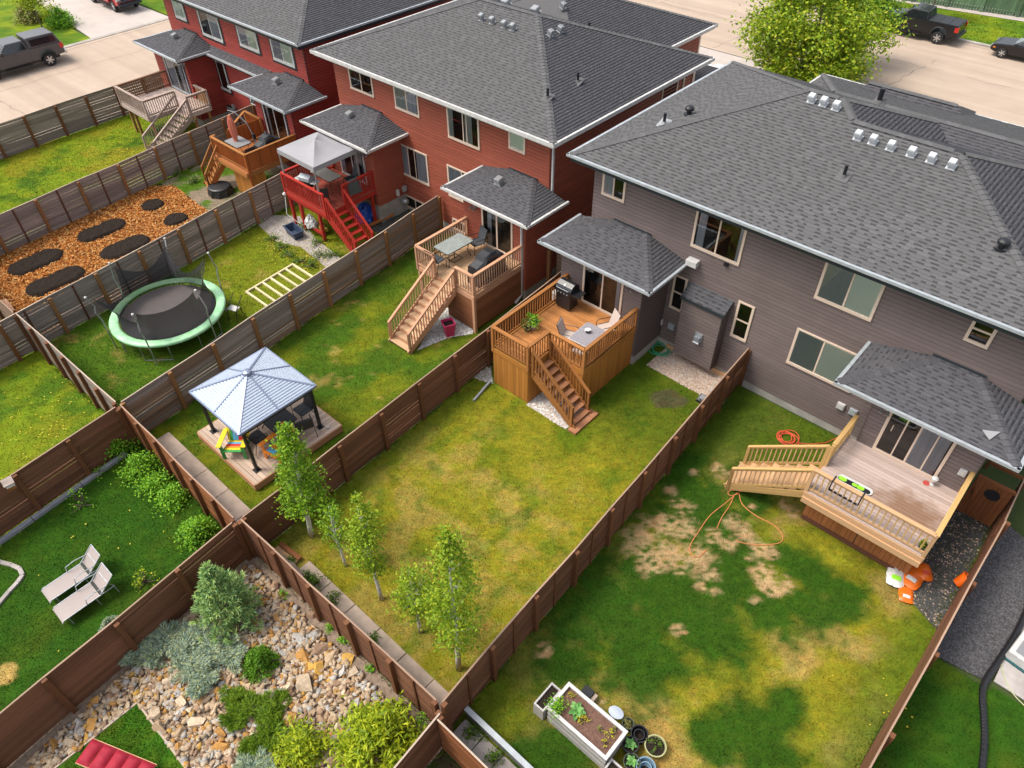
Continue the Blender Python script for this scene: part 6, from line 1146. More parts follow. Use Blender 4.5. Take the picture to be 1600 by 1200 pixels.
# red cushioned lounger on the turf
t = thing('sun_lounger', 'sun lounger with a tufted crimson cushion on the artificial turf', 'sun lounger', P(150, 1185, .3), RAD(0)); rc_ = mat('crimson_cushion', (.36, .008, .03), .75, noise=.25, nscale=10, bump=.3, bscale=25)
p0 = P(131, 1172, .42); ax_ = (P(205, 1203, .42)-p0).normalized(); sx_ = V((-ax_.y, ax_.x, 0))
for i in range(5):
    b = MB(); vs = []; c = p0+ax_*(.19+i*.38); N_ = 8
    for a in range(N_+1):
        for q in range(N_+1):
            u_, w_ = a/N_*2-1, q/N_*2-1; hgt = .11*(1-abs(u_)**3.0)*(1-abs(w_)**5)+.015*math.cos(w_*9)*(1-u_*u_); vs.append(c+ax_*u_*.185+sx_*w_*.29+V((0, 0, hgt)))
    b.add(vs, [(a*(N_+1)+q, a*(N_+1)+q+1, (a+1)*(N_+1)+q+1, (a+1)*(N_+1)+q) for a in range(N_) for q in range(N_)]); b.build('cushion', rc_, t, smooth=True)
for s in (-.29, .29): MB().bar(p0+sx_*s-V((0, 0, .05)), p0+sx_*s+ax_*1.9-V((0, 0, .05)), .04, .06).build('side_frame', G['pine'], t)
for s in (-.27, .27):
    for k in (.15, 1.7): MB().bar(p0+sx_*s+ax_*k-V((0, 0, .42)), p0+sx_*s+ax_*k-V((0, 0, .06)), .05, .05).build('leg', G['pine'], t)
# ---------------------------------------------------------------- two pale loungers
def lounger(label, x0, x1, y0, yj, yt, zt):
    t = thing('sun_lounger', label, 'sun lounger', ((x0+x1)/2, y0, 0), 0, 'pale sling loungers on the lawn'); sl_ = mat('pale_sling', (.34, .29, .27), .75, noise=.1, nscale=40) if 'pale_sling' not in bpy.data.materials else bpy.data.materials['pale_sling']; fr = G['alu']
    def sheet_(pts, nm):
        b = MB(); vs = []
        for y, z in pts:
            for k in range(7): u_ = k/6*2-1; vs.append(((x0+x1)/2+u_*(x1-x0)/2, y, z-.03*(1-u_*u_)))
        b.add(vs, [(i*7+k, i*7+k+1, (i+1)*7+k+1, (i+1)*7+k) for i in range(len(pts)-1) for k in range(6)]); return b.build(nm, sl_, t, smooth=True)
    sheet_([(y0-.06, .30), (y0, .36), (y0+.3, .37), (yj-.02, .37)], 'seat_sling'); sheet_([(yj+.06, .38), ((yj+yt)/2, (.38+zt)/2-.02), (yt, zt)], 'back_sling')
    for x in (x0-.015, x1+.015):
        MB().tube([(x, y0-.06, .29), (x, y0, .36), (x, yt-.1, .37)], .016, 6).build('side_rail', fr, t); MB().tube([(x, yj, .37), (x, yt, zt)], .015, 6).build('back_rail', fr, t)
        MB().tube([(x, yj-.4, .38), (x, yj-.36, .58), (x, yj-.1, .62), (x, yj+.22, .56)], .014, 6).build('arm', fr, t)
        for y in (y0+.12, yj-.15, yt-.12): MB().tube([(x, y, .36), (x, y+.03, 0)], .014, 6).build('leg', fr, t)
    MB().box(x0, x1, yj, yj+.05, .35, .37).build('gap_strap', G['metal_dark'], t); MB().tube([(x0-.015, yt, zt), (x1+.015, yt, zt)], .014, 6).build('head_bar', fr, t); MB().tube([(x0, yt-.1, .36), (x0, yt-.2, zt*.75), (x1, yt-.2, zt*.75), (x1, yt-.1, .36)], .012, 6).build('back_prop', fr, t)
lounger('pale sling lounger on the dark lawn, the one nearer the birdhouse', -17.68, -17.14, -.88, .24, .74, .80); lounger('pale sling lounger on the dark lawn, the one nearer the rock garden', -16.84, -16.24, -.92, .15, .66, .80)
# ---------------------------------------------------------------- mulch garden
MU = [(-37.0, 4.0), (-38.0, 13.2), (-37.0, 14.1), (-33.6, 13.9), (-30.5, 13.7), (-29.2, 3.9)]
ground_patch('mulch_ground', MU, lambda x, y: mixc(np.array((.30, .105, .022)), np.array((.44, .20, .06)), fbm(x, y, 4, 3, 44)), .012, .15)
r = np.random.default_rng(9); n = 30000; x = r.uniform(-38, -29, n); y = r.uniform(3.9, 14.1, n); k = inpoly(x, y, MU); x, y = x[k], y[k]; n = len(x); a = r.uniform(0, PI, n); l = r.uniform(.025, .075, n); wd = r.uniform(.010, .025, n); tz = r.uniform(-.03, .03, n)
d = np.stack([np.cos(a)*l, np.sin(a)*l, tz], 1); s_ = np.stack([-np.sin(a)*wd, np.cos(a)*wd, r.uniform(-.02, .02, n)], 1); c = np.stack([x, y, np.full(n, .045)], 1); v = np.stack([c-d-s_, c+d-s_, c+d+s_, c-d+s_], 1).reshape(-1, 3)
cc = np.array([(.42, .14, .025), (.55, .24, .06), (.30, .09, .016), (.58, .34, .13), (.18, .06, .015)])[r.integers(0, 5, n)]; tag(soup('wood_chips', v, np.arange(4*n).reshape(-1, 4), G['blade'], col=np.repeat(cc, 4, 0)), kind='stuff')
def bed(label, cx, cy, hw, hl, seed):
    vs = []; N_ = 34; M_ = 60; rr_ = np.random.default_rng(seed); gx, gy = np.meshgrid(np.linspace(-1, 1, N_), np.linspace(-1, 1, M_), indexing='ij'); X = cx+gx*hw*1.05; Y = cy+gy*hl*1.05
    rad = np.minimum(hw, hl); qx = np.abs(gx)*hw*1.05; qy = np.maximum(np.abs(gy)*hl*1.05-(hl-rad), 0); dd = np.sqrt((qx*rad/hw)**2+qy**2)/rad
    Z = .17*sm(1.02, .72, dd.ravel()+.12*(fbm(X.ravel(), Y.ravel(), 3, 3, seed)-.5))+.11*(fbm(X.ravel(), Y.ravel(), 7, 3, seed)-.5)*sm(1.0, .8, dd.ravel())-.012
    idx = np.arange(N_*M_).reshape(N_, M_); q = np.stack([idx[:-1, :-1], idx[1:, :-1], idx[1:, 1:], idx[:-1, 1:]], -1).reshape(-1, 4)
    o = soup('soil_bed', np.stack([X.ravel(), Y.ravel(), Z], 1), q, G['soil'], smooth=False); tag(o, label, 'garden bed', 'dark soil beds in the orange mulch')
for i, (cx, cy, hw, hl, lb) in enumerate(((-35.3, 6.2, .72, 1.3, 'long dark soil bed at the left end of the mulch, far row'), (-33.1, 6.15, .72, 1.35, 'long dark soil bed at the left end of the mulch, near row'), (-35.6, 9.5, .66, 1.25, 'long dark soil bed in the middle of the far mulch row'), (-33.35, 9.55, .7, 1.25, 'long dark soil bed in the middle of the near mulch row behind the trampoline'), (-35.95, 12.35, .62, .62, 'short dark soil bed at the house end of the far mulch row'), (-33.8, 12.4, .6, .66, 'short dark soil bed at the house end of the near mulch row'))): bed(lb, cx, cy, hw, hl, i+3)
pl_ = thing('plank', 'pinkish plank lying at the left end of the mulch garden', 'plank', P(8, 476)); pbar('board', pl_, G['pink_rail'], P(2, 470, .1), P(16, 488, .1), .4, .05)
# ---------------------------------------------------------------- trampoline
t = thing('trampoline', 'round trampoline with a pale green pad and a slumped dark net', 'trampoline', (-26.2, 8.0, 0)); tx, ty, zr = -26.18, 8.02, .9
gp = mat('pale_green_vinyl', (.20, .50, .22), .45, noise=.35, nscale=4, col2=(.42, .66, .44)); tm = mat('black_jump_mat', (.085, .07, .068), .7, noise=.15, nscale=4)
b = MB(); vs = []; n = 64
for r_, z in ((2.22, zr-.10), (2.25, zr-.02), (2.2, zr+.035), (1.92, zr+.035), (1.88, zr)):
    for k in range(n): a = 2*PI*k/n; vs.append((tx+r_*math.cos(a), ty+r_*math.sin(a), z))
b.add(vs, [(i*n+k, i*n+(k+1) % n, (i+1)*n+(k+1) % n, (i+1)*n+k) for i in range(4) for k in range(n)]); b.build('pad', gp, t, smooth=True)
b = MB(); vs = [(tx, ty, zr-.10)]
for r_ in (.9, 1.5, 1.80):
    for k in range(n): a = 2*PI*k/n; vs.append((tx+r_*math.cos(a), ty+r_*math.sin(a), zr-.10+.06*(r_/1.8)**2))
b.add(vs, [(0, 1+k, 1+(k+1) % n) for k in range(n)]+[(1+i*n+k, 1+i*n+(k+1) % n, 1+(i+1)*n+(k+1) % n, 1+(i+1)*n+k) for i in range(2) for k in range(n)]); b.build('jump_mat', tm, t, smooth=True)
b = MB(); b.tube([(tx+2.1*math.cos(2*PI*k/48), ty+2.1*math.sin(2*PI*k/48), zr-.06) for k in range(49)], .03, 6, cap=False); b.build('frame_ring', G['metal_grey'], t)
PT = [(-28.31, 9.68), (-25.99, 10.29), (-24.11, 8.6), (-24.52, 6.29), (-26.82, 5.61), (-28.32, 7.29)]; tops = []
for i, (x, y) in enumerate(PT):
    d = V((x-tx, y-ty, 0)).normalized(); o = V((tx, ty, 0)); f = o+d*2.32
    pts = [f+V((0, 0, 0)), f+V((0, 0, .9)), f+d*.02+V((0, 0, 1.5)), f+d*.10+V((0, 0, 1.8)), f+d*.02+V((0, 0, 2.1)), V((x, y, 2.55))]; tops.append(V((x, y, 2.52)))
    p_ = MB(); p_.tube(pts, .028, 7); pp = p_.build('pole', G['metal_grey'], t); MB().lathe([(.0, -.04), (.045, -.02), (.045, .03), (0, .05)], (x, y, 2.58), 10, cap=False).build('pole_cap', G['white'], pp)
    a_ = math.atan2(d.y, d.x); q1, q2 = (o+V((math.cos(a_+s)*2.12, math.sin(a_+s)*2.12, 0)) for s in (-.26, .26)); b = MB(); b.tube([q1+V((0, 0, zr-.08)), q1+V((0, 0, .03)), q2+V((0, 0, .03)), q2+V((0, 0, zr-.08))], .022, 6); b.build('leg', G['metal_grey'], t)
nm = net_mat('dark_net', (.010, .010, .012), .80); b = MB(); N_, M_ = 14, 6
for i in range(6):
    A_, B_ = tops[i], tops[(i+1) % 6]; sag = (.75, 1.0, .55, .95, .9, .5)[i]; vs = []
    for c_ in range(N_+1):
        u_ = c_/N_; top = A_+(B_-A_)*u_; k = 4*u_*(1-u_); inw = (V((tx, ty, 0))-V((top.x, top.y, 0))); top = top+inw*(.10+.20*k)*(.8 if i else 1); top.z = 2.45-sag*k**.8
        ang = math.atan2(top.y-ty, top.x-tx); bot = V((tx+1.84*math.cos(ang), ty+1.84*math.sin(ang), zr))
        for r_ in range(M_+1): f = r_/M_; q = top+(bot-top)*f; q.x -= (q.x-tx)*.12*math.sin(PI*f); q.y -= (q.y-ty)*.12*math.sin(PI*f); vs.append(q)
    b.add(vs, [(c_*(M_+1)+r_, (c_+1)*(M_+1)+r_, (c_+1)*(M_+1)+r_+1, c_*(M_+1)+r_+1) for c_ in range(N_) for r_ in range(M_)])
b.build('safety_net', nm, t, smooth=True)
lp = P(370, 497); st = thing('step_stool', 'small black metal step stool with a white tread beside the trampoline', 'stool', lp, RAD(20))
MB().box(-.22, .22, -.15, .15, .5, .54).build('tread', G['white'], st, local=True)
for s in (-.22, .22): MB().tube([(s, -.25, 0), (s, -.12, .5), (s, .45, .95)], .018, 6).build('rail', MD, st, local=True); MB().tube([(s, .15, .5), (s, .25, 0)], .018, 6).build('leg', MD, st, local=True)
# wooden ladder frame on the grass
t = thing('ladder_frame', 'pale yellow timber ladder frame lying on the trampoline lawn', 'timber frame', (-25.6, 12.6, 0)); yw = wood('pale_yellow_timber', (.68, .60, .38), (.52, .44, .24))
pbar('rail', t, yw, (-25.98, 11.28, .05), (-26.2, 13.95, .05), .09, .09); pbar('rail', t, yw, (-24.2, 11.28, .05), (-24.45, 13.95, .05), .09, .09)
for i in range(7): y = 11.33+i*.43; x = -25.98-.22*(i/6); pbar('rung', t, yw, (x+.05, y, .05), (x+1.72, y, .05), .09, .08)
# ---------------------------------------------------------------- paths, pebbles, pavers
def pebbles(poly, n, mats, s0, s1, seed, name='pebbles', z=.012):
    r = np.random.default_rng(seed); xs = [p[0] for p in poly]; ys = [p[1] for p in poly]; x = r.uniform(min(xs), max(xs), n); y = r.uniform(min(ys), max(ys), n); k = inpoly(x, y, poly); x, y = x[k], y[k]; n = len(x)
    s = r.uniform(s0, s1, n)[:, None, None]; base = np.array([(1, 0, 0), (0, 1, 0), (-1, 0, 0), (0, -1, 0), (0, 0, .75), (.0, 0, -.6)], float); a = r.uniform(0, PI, n); ca, sa = np.cos(a), np.sin(a); B_ = np.broadcast_to(base, (n, 6, 3))*r.uniform(.6, 1.3, (n, 1, 3)); R_ = np.stack([B_[:, :, 0]*ca[:, None]-B_[:, :, 1]*sa[:, None], B_[:, :, 0]*sa[:, None]+B_[:, :, 1]*ca[:, None], B_[:, :, 2]], -1)*s
    v = R_+np.stack([x, y, np.full(n, z)], 1)[:, None, :]; F = np.array([(0, 1, 4), (1, 2, 4), (2, 3, 4), (3, 0, 4)]); f = (F[None]+np.arange(n)[:, None, None]*6).reshape(-1, 3)
    return tag(soup(name, v.reshape(-1, 3), f, mats, midx=np.repeat(r.integers(0, len(mats), n), 4)), kind='stuff')
PB = [mat('pebble', c, .85, noise=.3, nscale=40, coords='Position') for c in ((.50, .36, .27), (.60, .46, .36), (.40, .30, .24), (.52, .48, .44))]; PW = [mat('white_pebble', c, .85) for c in ((.62, .60, .58), (.50, .49, .48), (.72, .70, .67))]; PD = [mat('dark_pebble', c, .9) for c in ((.07, .07, .076), (.09, .088, .092), (.052, .05, .055), (.11, .105, .105))]
G['gravel_w'] = mat('pale_gravel_bed', (.44, .42, .40), .95, noise=.4, nscale=20, coords='Position'); G['gravel_b'] = mat('buff_gravel_bed', (.36, .26, .19), .95, noise=.4, nscale=20, coords='Position'); G['gravel_d'] = mat('dark_gravel_bed', (.062, .06, .066), .95, noise=.5, nscale=14, coords='Position')
q = [(-10.3, 18.95), (-7.1, 18.9), (-7.1, 20.38), (-10.3, 20.38)]; sheet('gravel', q, G['gravel_b'], .012); pebbles(q, 4200, PB, .018, .045, 1)
tb = thing('edging', 'narrow timber edging at the foot of the grey house wall', 'edging', (-8.7, 20.2, 0)); pbar('board', tb, G['pine'], (-10.3, 20.3, .12), (-7.1, 20.3, .12), .05, .22)
q = [(-12.36, 14.25), (-10.5, 14.25), (-10.5, 15.48), (-12.36, 15.48)]; sheet('gravel', q, G['gravel_w'], .013); pebbles(q, 1700, PB+PW, .018, .04, 2)
q = [tuple(P(*k)[:2]) for k in ((652, 548), (684, 490), (705, 478), (742, 512), (738, 522), (700, 528))]; sheet('gravel', q, G['gravel_w'], .013); pebbles(q, 3000, PW, .018, .04, 3)
q = [tuple(P(*k)[:2]) for k in ((716, 577), (764, 545), (770, 600), (748, 594))]; sheet('gravel', q, G['gravel_w'], .013); pebbles(q, 900, PW+PB, .02, .04, 8)
q = [(2.12, 14.42), (3.55, 14.6), (3.85, 19.6), (2.12, 20.4)]; sheet('gravel', q, G['gravel_d'], .013); pebbles(q, 7000, PD, .018, .04, 4)
q = [(.75, 15.8), (1.98, 15.2), (2.02, 20.2), (.75, 20.2)]; sheet('gravel', q, G['gravel_d'], .014); pebbles(q, 2600, PD+PB[:1], .016, .04, 5)
q = [tuple(P(*k)[:2]) for k in ((404, 352), (420, 336), (468, 338), (492, 372), (540, 410), (514, 422), (470, 386), (432, 378))]; sheet('gravel', q, mat('grey_path', (.38, .34, .31), .95, noise=.3, nscale=3, coords='Position'), .012); pebbles(q, 2600, PW[1:2]+PB[2:], .012, .03, 7)
q = [tuple(P(*k)[:2]) for k in ((560, 345), (600, 322), (680, 330), (600, 372))]; sheet('gravel', q, G['gravel_d'], .013); pebbles(q, 2400, PD, .02, .04, 12)
def slabs(label, x0, x1, y0, y1, n, m, sk=0, rows=1):
    t = thing('paver_strip', label, 'pavers', ((x0+x1)/2, y0, 0)); r = random.Random(n)
    for j in range(rows):
        for i in range(n):
            a, e = x0+(x1-x0)*i/n, x0+(x1-x0)*(i+1)/n; yy0 = y0+sk*(i/n)+(y1-y0)*j/rows; b = MB(); hh = .05+r.uniform(-.008, .01); b.box(a+.012, e-.012, yy0+.01, yy0+(y1-y0)/rows-.01, 0, hh); b.build('paver', m, t, bevel=.008)
pvm = mat('buff_concrete_paver', (.50, .39, .31), .9, noise=.35, nscale=2.2, rand=.12, bump=.2, coords='Position'); pvg = mat('grey_concrete_paver', (.42, .38, .36), .9, noise=.35, nscale=2.2, rand=.12, bump=.2, coords='Position')
slabs('buff concrete strip behind the brown fence below the gazebo', -20.95, -14.55, 3.98, 4.82, 5, pvm); slabs('buff concrete strip behind the rock garden fence below the birch trees', -12.9, -6.35, 4.12, 4.92, 6, pvm); slabs('grey concrete pavers beside the low steel wall at the bottom', -6.1, -1.5, 4.02, 4.74, 7, pvg)
slabs('grey concrete pad at the right edge beside the black drain pipe', 3.6, 6.2, 14.7, 19.4, 3, pvg, 0, 4)
gw = thing('retaining_wall', 'low galvanised steel edging wall beside the grey pavers', 'wall', (-5.2, 4.8, 0))
MB().box(-6.15, -1.5, 4.80, 4.84, 0, .42).build('sheet', G['galv'], gw); MB().box(-6.15, -1.5, 4.76, 4.90, .42, .45).build('cap_rail', G['alu'], gw)
for i in range(5): MB().box(-6.1+i*1.1, -6.04+i*1.1, 4.84, 4.90, 0, .42).build('stake', G['galv'], gw)
t = thing('edging', 'curved grey stone edging on the lawn at the left edge', 'edging', P(20, 885)); pts = [P(*k, .03) for k in ((-14, 872), (2, 879), (18, 883), (31, 889), (36, 899), (28, 910), (14, 925), (-2, 944), (-14, 960))]
for i in range(len(pts)-1): pbar('stone', t, pvg, pts[i], pts[i]+(pts[i+1]-pts[i])*.97, .12, .09)
# dandelions and seed heads
def dots(px, n, sx, sy, seed):
    r = np.random.default_rng(seed); c = P(*px); return np.stack([c.x+r.normal(size=n)*sx, c.y+r.normal(size=n)*sy], 1)
D = np.concatenate([dots((60, 640), 40, 1.6, 1.6, 1), dots((85, 660), 36, .9, .9, 2), dots((190, 235), 150, 1.3, 1.7, 3), dots((120, 260), 60, 2.2, 2.0, 4), dots((60, 730), 40, 1.2, 1.2, 5), dots((425, 375), 40, .3, .3, 6), dots((440, 390), 55, .35, .4, 7), dots((455, 402), 55, .4, .4, 8), dots((480, 412), 70, .45, .35, 9), dots((500, 408), 40, .4, .3, 10), dots((505, 385), 60, .5, .45, 11), dots((480, 350), 40, .4, .4, 12), dots((1375, 1100), 10, .4, .4, 13), dots((150, 880), 22, 1.6, 1.2, 14)])
n = len(D); r = np.random.default_rng(3); s = r.uniform(.014, .028, n); v = []; 
for k in range(6): a = 2*PI*k/6; v.append(np.stack([D[:, 0]+s*np.cos(a), D[:, 1]+s*np.sin(a), np.full(n, .075)], 1))
tag(soup('dandelions', np.stack(v, 1).reshape(-1, 3), np.arange(6*n).reshape(-1, 6), mat('dandelion_yellow', (.52, .40, .02), .7)), kind='stuff')
DL = [f'yellow flowered dandelion clump {q}' for q in ('at the fence end of the gravel path', 'on the lawn edge just below the blue tub', 'third along the lawn edge of the gravel path', 'at the bend of the gravel path lawn edge', 'at the top of the pale timber ladder frame', 'between the gravel path and the red stair foot', 'hard against the weathered fence by the red stair', 'under the front beam of the red deck', 'right beside the empty blue tub')]
for i, (px, py, R) in enumerate(((425, 376, .28), (437, 388, .3), (452, 400, .34), (470, 410, .34), (487, 416, .34), (503, 400, .42), (520, 400, .4), (495, 380, .34), (478, 356, .34))): bush(DL[i], P(px, py), R, .22, 190, .075, 'weed', 'dandelion clumps beside the gravel path', 'dandelion_clump', 90+i, 14, .16, cat='plant')
for i, (px, py, R) in enumerate(((292, 258, .4), (305, 285, .4), (278, 270, .35))): bush('weedy tuft at the fence foot beside the orange deck stair', P(px, py), R, .3, 170, .09, 'weed', 'weeds by the orange deck', 'weed', 110+i, 12, .2, cat='plant')
# ---------------------------------------------------------------- hoses
def coil(label, c, r, turns, m, tube=.016, tail=None, seed=0, n=26, cat='hose'):
    rr = random.Random(seed); t = thing('garden_hose', label, cat, c); pts = []
    for i in range(int(turns*n)+1):
        a = 2*PI*i/n; tn = i/n; q = r*(.80+.2*math.sin(tn*2.3+seed))*(1+.04*math.sin(a*2+tn)); pts.append(V(c)+V((q*math.cos(a)+.09*r/.4*math.sin(tn*1.7), q*math.sin(a)+.06*r/.4*math.cos(tn*2.9), .02+.012*(i/n) % .07)))
    MB().tube(pts, tube, 6).build('coil', m, t); 
    if tail: MB().tube(tail, tube, 6).build('tail', m, t)
    return t
gh = mat('green_hose', (.02, .30, .14), .45); rh = mat('red_hose', (.58, .09, .04), .5); oh = mat('faded_orange_hose', (.55, .20, .07), .55)
coil('coiled green garden hose on the gravel beside the grey house', P(1031, 546, .03), .46, 6, gh, .013, seed=2)
coil('tangled red garden hose coil on the grass above the pale stair', P(1229, 685, .02), .36, 6, rh, .016, [P(*k, .025) for k in ((1245, 692), (1265, 694), (1290, 692), (1312, 682))]+[P(1318, 676, .25)], 5)
def smooth(pts, k=6):
    pts = [V(p) for p in pts]; out = []
    for i in range(len(pts)-1):
        p0, p1, p2, p3 = pts[max(i-1, 0)], pts[i], pts[i+1], pts[min(i+2, len(pts)-1)]
        for j in range(k): u = j/k; out.append(.5*((2*p1)+(p2-p0)*u+(2*p0-5*p1+4*p2-p3)*u*u+(3*p1-p0-3*p2+p3)*u**3))
    return out+[pts[-1]]
t = thing('garden_hose', 'long orange hose looping over the bare patches from the stair foot', 'hose', P(1150, 770))
for L_ in ([(1160, 768), (1148, 766), (1138, 768), (1140, 774), (1152, 772), (1158, 764), (1146, 762)], [(1152, 770), (1135, 785), (1110, 805), (1092, 830), (1078, 853), (1080, 866), (1092, 870), (1104, 858)], [(1155, 772), (1160, 788), (1180, 805), (1208, 820), (1222, 835), (1220, 847), (1200, 851), (1170, 850), (1150, 845)], [(1148, 772), (1140, 790), (1128, 808), (1120, 826)]): MB().tube(smooth([P(*k, .022) for k in L_]), .015, 6).build('hose', oh, t)
t = thing('drain_pipe', 'thick black corrugated drain pipe across the lawn at the right edge', 'pipe', P(1534, 1100)); pts = smooth([P(*k, .12) for k in ((1612, 935), (1590, 985), (1562, 1030), (1541, 1062), (1535, 1085), (1537, 1120), (1538, 1160), (1533, 1215))], 14); b = MB(); b.tube(pts, [.082 if i % 2 else .088 for i in range(len(pts))], 10); b.build('pipe', mat('black_plastic', (.012, .012, .014), .38), t)
t = thing('garden_hose', 'thin pale green hose on the grey pad at the right edge', 'hose', P(1570, 1020)); MB().tube(smooth([P(*k, .06) for k in ((1612, 985), (1580, 1003), (1566, 1025), (1567, 1050), (1580, 1080), (1604, 1106))]), .014, 6).build('hose', mat('pale_green_hose', (.42, .45, .25), .5), t)
t = thing('storage_box', 'white box on a dark teal base at the right edge', 'box', (4.1, 15.9, 0), RAD(-8)); MB().box(-.5, .6, -.45, .6, 0, .12).build('base', mat('dark_teal', (.02, .10, .11), .5), t, local=True); b = MB(); b.box(-.47, .57, -.42, .57, .12, .42); b.build('lid', G['white'], t, local=True, bevel=.02); MB().box(-.35, .45, -.3, .45, .42, .43).build('recess', mat('grey_recess', (.22, .22, .23), .5), t, local=True); MB().box(-.2, .1, -.1, .1, .43, .47).build('handle', MD, t, local=True)
def pipe(label, pts, r, m, name='downspout', cat='downspout', w=None): t = thing(name, label, cat, pts[0]); [MB().bar(a, b_, w or r*2, r*2).build('pipe', m, t) for a, b_ in zip(pts[:-1], pts[1:])]; return t
pipe('grey downspout extension on the grass beside the cedar deck skirt', [P(766, 596, .1), P(740, 626, .04)], .04, G['galv']); pipe('bright aluminium downspout lying along the fence top by the grey house', [V((-7.22, 19.9, .4)), P(1110, 612, .12)], .055, G['alu'])
sb = thing('splash_block', 'small black splash block at the fence foot by the grey house', 'block', P(1097, 627)); b = MB(); b.hexa([(-.2, -.15, 0), (.2, -.15, 0), (.2, .15, 0), (-.2, .15, 0)], [(-.17, -.13, .1), (.17, -.13, .1), (.17, .13, .22), (-.17, .13, .22)]); b.build('block', MD, sb, local=True); MB().box(-.1, .1, -.13, .1, .18, .23).build('channel', G['galv'], sb, local=True)
# ---------------------------------------------------------------- right lawn planter and pots
bx = thing('planter_box', 'long white raised planter box full of soil on the right lawn', 'planter', (-3.62, 6.52, 0)); wp = mat('white_planter_panel', (.46, .44, .43), .5, noise=.15, nscale=4)
X0, X1, Y0_, Y1_, hz = -4.52, -2.73, 6.1, 6.94, .75
for nm, a in (('side_panel', (X0, X1, Y0_, Y0_+.05)), ('side_panel', (X0, X1, Y1_-.05, Y1_)), ('end_panel', (X0, X0+.05, Y0_+.05, Y1_-.05)), ('end_panel', (X1-.05, X1, Y0_+.05, Y1_-.05))): b = MB(); b.box(*a, .0, hz); b.build(nm, wp, bx, bevel=.008)
for a in ((X0-.03, X1+.03, Y0_-.03, Y0_+.06), (X0-.03, X1+.03, Y1_-.06, Y1_+.03), (X0-.03, X0+.06, Y0_+.06, Y1_-.06), (X1-.06, X1+.03, Y0_+.06, Y1_-.06)): b = MB(); b.box(*a, hz, hz+.03); b.build('rim', G['white'], bx, bevel=.006)
for z in (.25, .5): MB().box(X0-.006, X1+.006, Y0_-.006, Y0_, z-.01, z+.01).build('groove', G['soffit'], bx)
br_soil = mat('brown_planter_soil', (.19, .10, .07), .95, noise=.55, nscale=16, bump=.8, bscale=30); n_ = 22
gx, gy = np.meshgrid(np.linspace(X0+.05, X1-.05, 30), np.linspace(Y0_+.05, Y1_-.05, 16), indexing='ij'); idx = np.arange(480).reshape(30, 16); soup('soil', np.stack([gx.ravel(), gy.ravel(), hz-.07+.05*(fbm(gx.ravel(), gy.ravel(), 6, 3, 5)-.5)], 1), np.stack([idx[:-1, :-1], idx[1:, :-1], idx[1:, 1:], idx[:-1, 1:]], -1).reshape(-1, 4), br_soil, bx)
def at(px, py, z): return P(px, py, z)
bush('round leafy herb in the left end of the white planter box', at(870, 1108, hz-.06), .22, .28, 420, .05, 'shrub', None, 'herb', 130, 24, .12, cat='plant')
def cabbage(label, c, R, lm='cab', n=11, grp=None):
    t = thing('leafy_vegetable', label, 'plant', c, 0, grp); b = MB(); r = random.Random(int(R*1000))
    for i in range(n):
        a = i*2.4; q = R*(.55+.45*i/n); d = V((math.cos(a), math.sin(a), 0)); s_ = V((-d.y, d.x, 0)); u = V((0, 0, 1)); tl = .15+1.0*(1-i/n); vs = []
        for j in range(5):
            f = j/4; wv = q*.30*math.sin(PI*(.15+.8*f)); o = V(c)+d*q*f+u*(q*tl*f*(1.5-f)+.03)
            vs += [o-s_*wv+u*wv*.6, o, o+s_*wv+u*wv*.6]
        b.add(vs, [(j*3+k, j*3+k+1, j*3+k+4, j*3+k+3) for j in range(4) for k in range(2)])
    b.build('leaves', LM[lm], t, smooth=False); return t
cabbage('large pale green cabbage in the white planter box', at(901, 1112, hz-.06), .27)
for i, (px, py, R, lb) in enumerate(((891, 1086, .09, 'yellow seedling at the back of the white planter box'), (908, 1127, .12, 'yellow flowering seedling below the cabbage in the planter box'), (916, 1124, .08, 'small yellow seedling right of the cabbage in the planter box'), (953, 1149, .12, 'tall yellow seedling in the right half of the planter box'), (945, 1162, .1, 'yellow seedling nearest the front edge of the planter box'), (936, 1141, .07, 'faint seedling in the middle of the planter box'), (960, 1141, .08, 'faint seedling by the far rim of the planter box'))): bush(lb, at(px, py, hz-.06), R, R*1.4, 45, .045, 'yel' if i < 5 else 'o', 'seedlings in the white planter box', 'seedling', 140+i, 6, .05, cat='plant')
def small_box(label, x0, x1, y0, y1, h):
    t = thing('planter_box', label, 'planter', ((x0+x1)/2, (y0+y1)/2, 0)); b = MB(); w_ = .045
    for a in ((x0, x1, y0, y0+w_), (x0, x1, y1-w_, y1), (x0, x0+w_, y0+w_, y1-w_), (x1-w_, x1, y0+w_, y1-w_)): b.box(*a, 0, h)
    b.build('box', wp, t); MB().box(x0+w_, x1-w_, y0+w_, y1-w_, h-.12, h-.06).build('soil', G['soil'], t)
small_box('small white planter box against the left end of the long one', -4.92, -4.60, 6.02, 6.75, .55); small_box('small white planter box cut by the lower edge beside the long one', -2.68, -2.35, 5.75, 6.3, .5)
blp = mat('black_pot', (.015, .015, .017), .4); olv = mat('olive_pot', (.34, .34, .16), .5); blu = mat('blue_grey_pot', (.16, .26, .34), .45); dgp = mat('dark_green_pot', (.05, .07, .045), .45)
